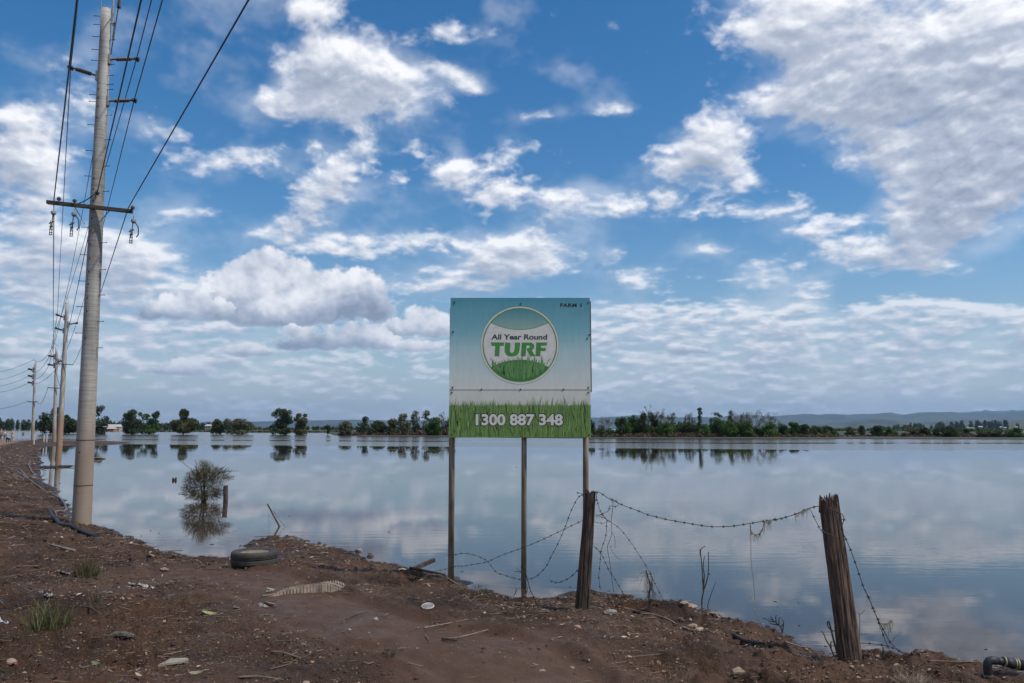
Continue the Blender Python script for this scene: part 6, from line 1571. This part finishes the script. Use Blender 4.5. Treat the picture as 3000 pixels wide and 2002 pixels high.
stick('dark branch with pale bark strips in the left foreground', [(218, 1788), (260, 1797), (300, 1810), (326, 1814)], .010, TWIG)
stick('dark stick below the brownish tuft', [(226, 1708), (255, 1710), (280, 1713)], .011, TWIG)
stick('thin straw in the left foreground', [(335, 1778), (352, 1787), (384, 1791)], .005)
stick('thin pale twig right of the mossy bark lump', [(372, 1909), (420, 1908), (440, 1907)], .005)
stick('reddish pod-like stick above the grey wooden chip', [(458, 1940), (480, 1931), (508, 1932)], .010, mat('red_bark', (.12, .04, .028), (.07, .03, .022), rough=.7, scale=12))
stick('pale reed above the grey wooden chip', [(484, 1922), (520, 1915), (556, 1907)], .005)
stick('fallen thin branch in the bottom left, with a side twig', [(160, 1893), (200, 1902), (246, 1908)], .006, DRYTW, fork=[(150, 1907), (168, 1893)])
stick('curled twig at bottom centre', [(1065, 1944), (1080, 1949), (1094, 1945)], .005)
stick('straw lying in the smooth mud at bottom centre', [(1195, 1949), (1240, 1956)], .005)
stick('short twig in the smooth mud right of centre', [(1246, 1865), (1256, 1878)], .006)
stick('dark stick left of the cane ends', [(1195, 1757), (1240, 1763)], .008, TWIG)
stick('long straw under the right post wires', [(2720, 1937), (2800, 1950), (2868, 1962)], .007, PINKST)
stick('thin branch on the mud left of the right post', [(2300, 1885), (2350, 1896), (2400, 1899)], .008, PINKST)
stick('half-buried dark branch right of the square lump', [(2150, 1866), (2190, 1883), (2245, 1895)], .02, TWIG)
# planks, chips, bark
def chip(label, pts, th, m, name='wood_chip', cat='wood chip'):
    """flat piece whose outline is given on the ground"""
    P = [G(x, y) for x, y in pts]; z = max(p.z for p in P) + .004; n = len(P)
    V = [(p.x, p.y, z) for p in P] + [(p.x, p.y, z + th) for p in P]
    F = [tuple(range(n - 1, -1, -1)), tuple(range(n, 2 * n))] + [(i, (i + 1) % n, n + (i + 1) % n, n + i) for i in range(n)]
    mb = MB(); mb.add(V, F); o = mb.build(name, m); return tag(o, label, cat)
GREYWOOD = mat('grey_chip_wood', (.27, .24, .20), (.17, .15, .125), rough=.85, scale=12)
chip('grey pointed wooden chip in the lower left foreground', [(463, 1955), (500, 1942), (545, 1940), (552, 1944), (530, 1950), (480, 1954)], .015, GREYWOOD)
chip('short weathered board half buried on the left bank', [(146, 1604), (156, 1599), (222, 1620), (216, 1628)], .03, mat('muddy_board', (.15, .12, .095), (.09, .07, .055), rough=.9, scale=8), 'board', 'board')
chip('pale flat chip left of the inlet', [(468, 1670), (482, 1668), (495, 1671), (490, 1674), (472, 1674)], .01, DRYTW)
chip('pale bark flake by the inlet', [(432, 1630), (444, 1627), (455, 1632), (448, 1636)], .01, DRYTW)
chip('twisted pale bark strip below the torn tread', [(774, 1766), (785, 1768), (808, 1778), (802, 1778), (785, 1775)], .012, DRYTW)
chip('pale bark piece at lower right of centre', [(2146, 1985), (2165, 1978), (2184, 1977), (2178, 1984), (2150, 1989)], .012, DRYTW)
chip('broken white shell-like flake right of the pinkish stone', [(2069, 1805), (2085, 1804), (2104, 1810), (2100, 1815), (2080, 1811)], .012, STRAW)
BARKM = mat('mossy_bark_lump', (.12, .105, .075), (.045, .04, .034), rough=.95, scale=20, bump=.6)
p = G(356, 1878); mb = MB(); s = p.y / FPX; mb.tube([p + Vector((-38 * s, 0, .01)), p + Vector((-20 * s, .01, .025)), p + Vector((10 * s, 0, .028)), p + Vector((36 * s, 0, .015))], [6 * s, 10 * s, 9.5 * s, 6.5 * s], 9)
tag(mb.build('bark_lump', BARKM), 'mossy lump of bark in the lower left foreground', 'bark')
LEAFM = attr_mat('fallen_leaf', .6, .15, .15)
def leaf(label, px, py, w, ang, col, seed, curl=.5, asp=.36, name='fallen_leaf', cat='leaf'):
    p = G(px, py, .012); s = p.y / FPX; L_ = w * s; V = []; F = []; n = 7; rng = np.random.default_rng(seed)
    for i in range(n + 1):
        t = i / n; hw = math.sin(math.pi * t) ** .7 * L_ * asp * .5 + .0005; x = (t - .5) * L_; z = curl * L_ * (t - .5) ** 2 + .01
        for sg in (-1, 0, 1): V.append((x * math.cos(ang) - sg * hw * math.sin(ang), x * math.sin(ang) + sg * hw * math.cos(ang), z + abs(sg) * hw * .35))
    for i in range(n):
        for j in (0, 1): F.append((i * 3 + j, (i + 1) * 3 + j, (i + 1) * 3 + j + 1, i * 3 + j + 1))
    o = link_mesh(name, V, F, LEAFM, tint=np.tile(np.array(col), (len(V), 1))); o.location = p; o.rotation_euler = (rng.uniform(-.2, .5), rng.uniform(-.3, .3), 0)
    return tag(o, label, cat)
for i, (lab, x, y, w, a, c) in enumerate((
 ('yellow-green leaf lying in the left foreground', 612, 1804, 44, .1, (.26, .27, .11)), ('green leaf nearest the lower left, upper of the pair', 282, 1950, 30, -.2, (.11, .15, .07)), ('grey-green leaf nearest the lower left, lower of the pair', 250, 1972, 32, .3, (.13, .17, .11)),
 ('folded green leaf on the bottom edge at the left', 310, 1993, 44, .2, (.12, .16, .08)), ('pale green upright leaf in the right foreground', 1840, 1862, 22, 1.0, (.40, .42, .24)), ('crumpled cream leaf below the pale green one', 1828, 1874, 18, .2, (.44, .36, .26)),
 ('small cream leaf right of the pale green one', 1866, 1875, 14, .7, (.46, .42, .34)), ('narrow green leaf left of the board', 114, 1660, 34, 0, (.18, .20, .10)), ('bluish leaf beside the few dead blades', 309, 1740, 14, .3, (.12, .18, .14)),
 ('pale green leaf at the left end of the torn tread', 792, 1733, 26, .2, (.26, .29, .20)), ('tan leaf on the smooth mud in the centre', 1026, 1853, 14, -.8, (.42, .32, .24)), ('tan leaf near the dry weed', 1103, 1820, 16, -.4, (.38, .30, .22)),
 ('white speckled leaf at lower centre', 1568, 1957, 20, .1, (.30, .25, .2)), ('thin pale leaf on rough mud left of the pinkish oval stone', 1648, 1838, 16, 0, (.42, .36, .28)), ('brown curled leaf by the bottom edge', 405, 1988, 26, -.4, (.36, .27, .19)),
 ('tan leaf flat on the mud in the middle distance', 1236, 1700, 12, .2, (.38, .30, .22)), ('small green sprig by the bark lump', 300, 1972, 14, 1.2, (.12, .18, .06)), ('pale narrow leaf on the bottom edge at the left', 575, 1982, 40, 0, (.22, .23, .14)))):
    leaf(lab, x, y, w, a, c, 500 + i)
# rubbish
def rag(label, pts, w, col, seed, name='plastic_scrap', cat='litter', rough=.6):
    P = smooth_path([G(x, y, .008) for x, y in pts], 5); rng = np.random.default_rng(seed); V = []; F = []; k = 5; w = w * .6
    for i, p in enumerate(P):
        for j in range(k): V.append((p.x + rng.normal() * w * .12, p.y + (j / (k - 1) - .5) * w + rng.normal() * w * .12, p.z + abs(rng.normal()) * w * .28))
    for i in range(len(P) - 1):
        for j in range(k - 1): F.append((i * k + j, (i + 1) * k + j, (i + 1) * k + j + 1, i * k + j + 1))
    mb = MB(); mb.add(V, F); return tag(mb.build(name, mat('litter_' + col, *LTC[col], rough=rough, scale=20)), label, cat)
LTC = {'white': ((.42, .40, .39), (.22, .19, .17)), 'blue': ((.20, .26, .55), (.45, .46, .55)), 'red': ((.42, .12, .10), (.30, .2, .18)), 'clear': ((.22, .21, .21), (.11, .09, .08)), 'green': ((.28, .33, .25), (.2, .24, .18))}
rag('torn white plastic rag lying in the left foreground', [(376, 1709), (392, 1716), (410, 1717), (428, 1722), (450, 1727)], .09, 'white', 1)
rag('white plastic scrap beside the brownish grass tuft', [(164, 1680), (180, 1682), (205, 1685)], .07, 'clear', 2)
rag('crumpled clear bottle film behind the large grass tuft', [(118, 1738), (140, 1742), (158, 1744)], .09, 'clear', 3)
rag('blue and white wrapper at the left edge', [(-4, 1814), (12, 1816), (28, 1819)], .05, 'blue', 4)
rag('faded white wrapper above the blue one at the left edge', [(-4, 1778), (10, 1780), (22, 1783)], .05, 'white', 5)
rag('red and white wrapper in the lower left corner', [(28, 1962), (42, 1960), (58, 1966)], .06, 'red', 6)
rag('crumpled clear film left of the torn tread', [(758, 1775), (770, 1778), (784, 1783)], .09, 'clear', 7)
rag('pale film scrap in the left foreground near the yellow leaf', [(682, 1783), (692, 1784), (700, 1787)], .06, 'clear', 8)
rag('small white scrap on rough mud at bottom centre', [(1713, 1930), (1720, 1936), (1728, 1941)], .04, 'white', 9)
rag('greenish film at the left end of the torn tread', [(780, 1737), (790, 1736), (800, 1733)], .06, 'green', 10)
p = G(1253, 1783, .012); s = p.y / FPX; lid = empty('plastic_lid', 'white oval plastic lid lying on the mud below the left sign post', 'litter', p)  # the oval plastic lid: a thin disc with a round rim
V = [(p.x + math.cos(a) * 17 * s, p.y + math.sin(a) * 22 * s, p.z + .012 + math.sin(a) * .012) for a in np.linspace(0, 2 * math.pi, 25)[:-1]]
mb = MB(); mb.add(V, [tuple(range(24))]); mb.build('disc', MATS['litter_clear'], lid)
mb = MB(); mb.tube(V + [V[0]], .006, 6, caps=False); mb.build('rim', MATS['litter_white'], lid)
# black feathered bits
rag('black feathery scrap on the mud in the middle left', [(774, 1805), (784, 1806), (792, 1804)], .05, 'white', 11).data.materials[0] = TWIG

# ------------------------------------------------------------------ litter and clods too many to count
def scatter_xy(n, rng, xr, yr, dens, minsd=.05):
    out = []; tot = 0
    while tot < n:
        # even over the picture of the bank: nearer ground gets more pieces
        r = np.exp(rng.uniform(math.log(yr[0]), math.log(yr[1]), n * 2)); a = rng.uniform(xr[0], xr[1], n * 2)
        x = r * np.tan(a); y = r
        sd = signed_dist(x, y); ok = (sd > minsd) & (rng.random(len(x)) < dens(x, y, sd))
        out.append(np.stack([x[ok], y[ok]], 1)); tot += ok.sum()
    return np.concatenate(out)[:n]
rng = np.random.default_rng(77)
def litter_density(x, y, sd):
    c = sstep(.44, .66, fbm(x * 1.2, y * 1.2, 4, 150)); left = sstep(-1.2, -3.2, x + 0 * y)
    rt_a = np.exp(-((x - .9) ** 2 / 1.6 + (y - 9.0) ** 2 / 2.2)); edge = .35 * np.exp(-(sd / .8) ** 2)
    return np.clip((.10 + .75 * c + .55 * left + 1.0 * rt_a + edge) * (1 - .82 * track_mask(x, y)), 0, 1)
N_ = 26000
P2_ = scatter_xy(N_, rng, (R(-38), R(38)), (4.2, 90), litter_density); x, y = P2_[:, 0], P2_[:, 1]
z = height(x, y)
n = len(x); a = rng.uniform(0, 6.28, n); far_k = np.clip(y / 8, .8, 6)
L_ = rng.lognormal(-3.95, .5, n) * far_k; L_ = np.clip(L_, .010, .4); w = L_ * rng.uniform(.22, .6, n)
ux = np.stack([np.cos(a), np.sin(a), rng.normal(size=n) * .22], 1); uy = np.stack([-np.sin(a), np.cos(a), rng.normal(size=n) * .3], 1)
c = np.stack([x, y, z + .009 + rng.random(n) * .008], 1)
cols = np.array([(.24, .17, .115), (.17, .115, .08), (.12, .08, .055), (.30, .23, .165), (.08, .055, .042), (.14, .105, .085), (.16, .15, .09), (.34, .29, .23)])
ci = rng.choice(len(cols), n, p=[.16, .24, .22, .08, .16, .09, .03, .02]); tintc = cols[ci] * rng.uniform(.7, 1.5, n)[:, None]
q0 = c - ux * (L_ / 2)[:, None]; q1 = c - uy * (w / 2)[:, None] + np.array([0, 0, .004]); q2 = c + ux * (L_ / 2)[:, None]; q3 = c + uy * (w / 2)[:, None] + np.array([0, 0, .004])
V = np.stack([q0, q1, q2, q3], 1).reshape(-1, 3)
lf = link_mesh('leaf_litter', V, np.arange(n * 4).reshape(-1, 4), LEAFM, tint=np.repeat(tintc, 4, axis=0)); tag(lf, 'brown leaf and bark litter strewn over the mud', kind='stuff')
# clods and grit
ico_v = []; phi = (1 + 5 ** .5) / 2
for s1 in (-1, 1):
    for s2 in (-phi, phi): ico_v += [(0, s1, s2), (s1, s2, 0), (s2, 0, s1)]
ico_v = np.array(ico_v) / math.sqrt(1 + phi * phi)
import itertools
ed = 2 / math.sqrt(1 + phi * phi); ico_f = []
for t3 in itertools.combinations(range(12), 3):
    if all(abs(np.linalg.norm(ico_v[t3[i]] - ico_v[t3[j]]) - ed) < 1e-3 for i, j in ((0, 1), (1, 2), (0, 2))):
        a_, b_, c_ = t3
        if np.dot(np.cross(ico_v[b_] - ico_v[a_], ico_v[c_] - ico_v[a_]), ico_v[a_]) < 0: b_, c_ = c_, b_
        ico_f.append((a_, b_, c_))
ico_f = np.array(ico_f)
def clods(name, label, n, rng, dens, smin, smax, cols, yr=(4.2, 90), flat_=.55, sunk=.9, m=None, minsd=.02):
    P_ = scatter_xy(n, rng, (R(-38), R(38)), yr, dens, minsd); x, y = P_[:, 0], P_[:, 1]; z = height(x, y); n = len(x)
    s = smin * (smax / smin) ** (rng.random(n) ** 3.0) * np.clip(y / 9, .8, 6)
    jit = 1 + (rng.random((n, 12)) - .5) * .6
    V = ico_v[None] * jit[..., None] * s[:, None, None]
    V[..., 2] *= flat_; V[..., 0] *= rng.uniform(.7, 1.4, n)[:, None]
    V += np.stack([x, y, z + s * flat_ * (1 - sunk) * .6], 1)[:, None]
    F = (ico_f[None] + (np.arange(n) * 12)[:, None, None]).reshape(-1, 3)
    cc = np.array(cols); t = cc[rng.integers(0, len(cc), n)] * rng.uniform(.75, 1.2, n)[:, None]
    o = link_mesh(name, V.reshape(-1, 3), F, m, tint=np.repeat(t, 12, axis=0)); return tag(o, label, kind='stuff')
CLODM = attr_mat('mud_clod', .75, .3)
clod_d = lambda x, y, sd: np.clip((sstep(.44, .62, fbm(x * .9, y * .9, 4, 160)) * .9 + .08 + .8 * np.exp(-(sd / .35) ** 2)) * (1 - .93 * track_mask(x, y)), 0, 1)
clods('mud_clods', 'lumps and crumbs of dark mud covering the bank', 19000, rng, clod_d, .004, .022, [(.036, .020, .013), (.050, .029, .019), (.028, .016, .011), (.056, .028, .016)], m=CLODM)
clods('gravel', 'small pale pebbles and grit pressed into the mud', 5000, rng, lambda x, y, sd: np.clip((.25 + .5 * sstep(.45, .6, fbm(x * .8 + 50, y * .8, 3, 170))) * (1 - .6 * track_mask(x, y)), 0, 1),   .003, .009, [(.13, .10, .075), (.19, .15, .12), (.09, .07, .055), (.12, .085, .065)], m=CLODM, minsd=.1)
# twigs
nT = 2600; P_ = scatter_xy(nT, rng, (R(-38), R(38)), (4.2, 40), litter_density); mbV = []; mbF = []; tt = []
z = height(P_[:, 0], P_[:, 1]); nn = 0
for i in range(nT):
    L_ = float(np.clip(rng.lognormal(-2.3, .55), .03, .4)) * min(2.2, max(.8, P_[i, 1] / 9)); a = rng.uniform(0, 6.28) if rng.random() < .5 else rng.normal() * .5; r = rng.uniform(.0016, .0045) * min(1.8, max(.8, P_[i, 1] / 9))
    c_ = np.array([P_[i, 0], P_[i, 1], z[i] + r + .006]); d = np.array([math.cos(a), math.sin(a), rng.normal() * .05]); sde = np.array([-math.sin(a), math.cos(a), 0])
    mid = c_ + sde * L_ * rng.normal() * .07
    for p in (c_ - d * L_ / 2, mid, c_ + d * L_ / 2):
        for k in range(3):
            b = k * 2.094; mbV.append(p + sde * math.cos(b) * r + np.array([0, 0, math.sin(b) * r]))
    for s2 in (0, 3):
        for k in range(3): mbF.append((nn + s2 + k, nn + s2 + (k + 1) % 3, nn + s2 + 3 + (k + 1) % 3, nn + s2 + 3 + k))
    nn += 9; tt += [cols[rng.choice([0, 1, 2, 3, 4])] * rng.uniform(.7, 1.15)] * 9
tw = link_mesh('twig_litter', np.array(mbV), np.array(mbF), LEAFM, tint=np.array(tt)); tag(tw, 'thin twigs and straws scattered over the mud', kind='stuff')

def specks():
    rng = np.random.default_rng(91); mb = MB()
    for _ in range(900):
        r_ = math.exp(rng.uniform(math.log(5), math.log(45))); a = rng.uniform(R(-36), R(36)); x, y = r_ * math.tan(a), r_
        sd = float(signed_dist(np.array([x]), np.array([y]))[0])
        if sd > -.03 or rng.random() > math.exp(sd / .7) + .015: continue
        w = rng.uniform(.006, .03) * max(1, y / 12); q_ = rng.uniform(0, 3.1)
        mb.tube([(x - math.cos(q_) * w, y - math.sin(q_) * w, .002), (x + math.cos(q_) * w, y + math.sin(q_) * w, .003)], rng.uniform(.002, .006) * max(1, y / 12), 4)
    tag(mb.build('floating_litter', TWIG), 'bits of bark and straw floating along the edge of the mud', kind='stuff')
specks()

# ------------------------------------------------------------------ marker posts, half-sunk board, people, dog on the road
WHITEP = mat('white_post_paint', (.62, .60, .56), (.48, .46, .42), rough=.6, scale=4)
for lab, x, t_, b_ in (('white road marker post nearest the camera at the left', 100.2, 1271, 1303), ('left one of two white marker posts by the poles', 129.5, 1274, 1295), ('right one of two white marker posts by the poles', 137.5, 1274, 1295.5)):
    p = G(x, b_); D_ = p.y; e = WD(x - .3, t_, D_); mb = MB(); mb.box((p + e) / 2 - Vector((0, 0, .1)), (3.4 * D_ / FPX, .06, (e.z - p.z) + .2)); tag(mb.build('marker_post', WHITEP), lab, 'marker post', 'white posts beside the flooded road')
p = W(67.5, 1276, 0); s = p.y / FPX; rt2 = empty('flooded_sign', 'small grey board on a post standing in the flood behind the people', 'sign', p)
mb = MB(); mb.box(p + Vector((0, 0, 4.5 * s)), (6.5 * s, .05, 9 * s)); mb.build('board', GREYWOOD, rt2); mb = MB(); mb.tube([p - Vector((0, 0, .5)), p + Vector((0, .05, 6 * s))], .05, 6); mb.build('post', STEEL, rt2)

SKIN = mat('skin', (.36, .20, .14), (.30, .165, .115), rough=.6, scale=10)
HAIRD = mat('dark_hair', (.035, .022, .016), None, rough=.7)
def skin_mesh(name, verts, edges, radii, m, parent, root_i=0, sub=1):
    me = bpy.data.meshes.new(name); me.from_pydata([tuple(v) for v in verts], edges, []); o = bpy.data.objects.new(name, me); COL.objects.link(o)
    md = o.modifiers.new('s', 'SKIN'); sb = o.modifiers.new('u', 'SUBSURF'); sb.levels = sub; sb.render_levels = sub
    for i, r in enumerate(radii): me.skin_vertices[0].data[i].radius = (r, r) if isinstance(r, (int, float)) else r; me.skin_vertices[0].data[i].use_root = (i == root_i)
    dg = bpy.context.evaluated_depsgraph_get(); m2 = bpy.data.meshes.new_from_object(o.evaluated_get(dg)); bpy.data.objects.remove(o)
    m2.name = name; m2.materials.clear(); m2.materials.append(m); m2.polygons.foreach_set('use_smooth', np.ones(len(m2.polygons), dtype=bool))
    o = bpy.data.objects.new(name, m2); COL.objects.link(o); o.parent = parent; return o
def person(label, px, feet, H, top_c, bot_c, skirt=False, rot=0, seed=0, arm='down', hair_long=True, D=None):
    p = G(px, feet); root = empty('person', label, 'person', p); root.rotation_euler = (0, 0, rot); s = H / 1.7
    J = lambda *a: Vector(a) * s
    sg = .06 if seed % 2 else .03
    elbow = [(.24, .02, 1.15), (.25, -.06, .92)] if arm == 'down' else [(.26, -.05, 1.12), (.10, -.16, 1.05)]
    V = [J(0, 0, .92), J(0, 0, 1.12), J(0, 0, 1.36), J(0, 0, 1.47), J(0, -.01, 1.56), J(0, -.01, 1.66),
         J(.09, 0, .88), J(.10, -sg, .48), J(.10, sg * .5, .07), J(.10, -.12, .03),
         J(-.09, 0, .88), J(-.10, sg, .48), J(-.10, 0, .07), J(-.10, -.12, .03),
         J(.17, 0, 1.38), J(*elbow[0]), J(*elbow[1]), J(elbow[1][0], elbow[1][1] - .03, elbow[1][2] - .09),
         J(-.17, 0, 1.38), J(-.24, .02, 1.15), J(-.25, -.04, .92), J(-.25, -.06, .83)]
    E = [(0, 1), (1, 2), (2, 3), (3, 4), (4, 5), (0, 6), (6, 7), (7, 8), (8, 9), (0, 10), (10, 11), (11, 12), (12, 13), (2, 14), (14, 15), (15, 16), (16, 17), (2, 18), (18, 19), (19, 20), (20, 21)]
    Rr = [.13, .115, .13, .05, .085, .085, .085, .06, .038, .035, .085, .06, .038, .035, .05, .042, .03, .035, .05, .042, .03, .035]
    skin_mesh('body', V, E, [r * s for r in Rr], SKIN, root)
    skin_mesh('top', [V[1] - J(0, 0, .08), V[1], V[2] + J(0, 0, .03), J(.18, 0, 1.37), J(-.18, 0, 1.37)], [(0, 1), (1, 2), (2, 3), (2, 4)], [r * s for r in (.14, .135, .15, .065, .065)], top_c, root)
    if skirt: skin_mesh('skirt', [V[0] + J(0, 0, .05), J(0, 0, .70), J(0, 0, .55)], [(0, 1), (1, 2)], [r * s for r in (.14, .17, .2)], bot_c, root)
    else: skin_mesh('shorts', [V[0] + J(0, 0, .02), V[6], J(.10, -.01, .62), V[10], J(-.10, .01, .62)], [(0, 1), (1, 2), (0, 3), (3, 4)], [r * s for r in (.145, .105, .085, .105, .085)], bot_c, root)
    hv = [J(0, .015, 1.68), J(0, .04, 1.6)] + ([J(0, .07, 1.42)] if hair_long else []); skin_mesh('hair', hv, [(i, i + 1) for i in range(len(hv) - 1)], [r * s for r in (.09, .09, .07)][:len(hv)], HAIRD, root)
    return root
cl = lambda n, c: mat(n, c, None, rough=.85, scale=12, lo=.2, hi=.5)
H_ = lambda px, feet, top: (feet - top) * G(px, feet).y / FPX
person('person in white top and blue shorts standing on the road', 13, 1295, H_(13, 1295, 1258.5), cl('white_cotton', (.60, .60, .58)), cl('blue_denim', (.09, .13, .26)), rot=.2, seed=1)
person('person in orange shorts and pink top nearest the water', 35, 1295, H_(35, 1295, 1256.5), cl('pink_cotton', (.62, .28, .28)), cl('orange_cotton', (.62, .26, .12)), rot=-1.2, seed=2, arm='fwd', skirt=True)
person('person in grey clothes cut by the left edge of the photo', 1.5, 1295, H_(1, 1295, 1255.5), cl('grey_cotton', (.28, .28, .27)), cl('grey_green_cloth', (.12, .14, .10)), rot=0, seed=3, hair_long=False)
# dog facing the viewer
p = G(24, 1297); dogr = empty('dog', 'black and tan dog standing between two people on the road', 'dog', p); s = 15 * p.y / FPX / .62
J = lambda *a: Vector(a) * s
V = [J(0, .25, .46), J(0, .0, .46), J(0, -.28, .46), J(0, -.42, .56), J(0, -.52, .60), J(0, -.64, .56), J(.10, -.26, .38), J(.10, -.24, .20), J(.10, -.26, .03), J(-.10, -.26, .38), J(-.10, -.24, .20), J(-.10, -.26, .03),
     J(.09, .26, .38), J(.10, .20, .24), J(.10, .30, .15), J(.10, .27, .03), J(-.09, .26, .38), J(-.10, .20, .24), J(-.10, .30, .15), J(-.10, .27, .03), J(0, .40, .48), J(0, .54, .36)]
E = [(0, 1), (1, 2), (2, 3), (3, 4), (4, 5), (2, 6), (6, 7), (7, 8), (2, 9), (9, 10), (10, 11), (0, 12), (12, 13), (13, 14), (14, 15), (0, 16), (16, 17), (17, 18), (18, 19), (0, 20), (20, 21)]
skin_mesh('body', V, E, [r * s for r in (.11, .12, .15, .09, .09, .045, .06, .04, .035, .06, .04, .035, .075, .05, .03, .03, .075, .05, .03, .03, .035, .02)], mat('black_fur', (.018, .016, .015), None, rough=.8), dogr)
for sg in (-1, 1): skin_mesh('ear', [J(sg * .05, -.46, .68), J(sg * .08, -.45, .76)], [(0, 1)], [.03 * s, .012 * s], MATS['black_fur'], dogr)
skin_mesh('muzzle', [J(0, -.60, .565), J(0, -.67, .55)], [(0, 1)], [.05 * s, .035 * s], mat('tan_fur', (.28, .14, .06), None, rough=.8), dogr)
dogr.rotation_euler = (0, 0, .15)

# ------------------------------------------------------------------ haze
hb = MB(); hb.box((0, 12000, 360), (52000, 26500, 728))
hz_m = bpy.data.materials.new('thin_haze'); hz_m.use_nodes = True; ht = hz_m.node_tree; ht.nodes.clear()
vp = ht.nodes.new('ShaderNodeVolumePrincipled'); vp.inputs['Color'].default_value = (.34, .60, 1.0, 1); vp.inputs['Density'].default_value = 3.8e-5; vp.inputs['Anisotropy'].default_value = .2
oo = ht.nodes.new('ShaderNodeOutputMaterial'); ht.links.new(vp.outputs[0], oo.inputs['Volume'])
hz_o = hb.build('haze', hz_m); tag(hz_o, 'thin blue haze lying over the whole valley', kind='stuff')
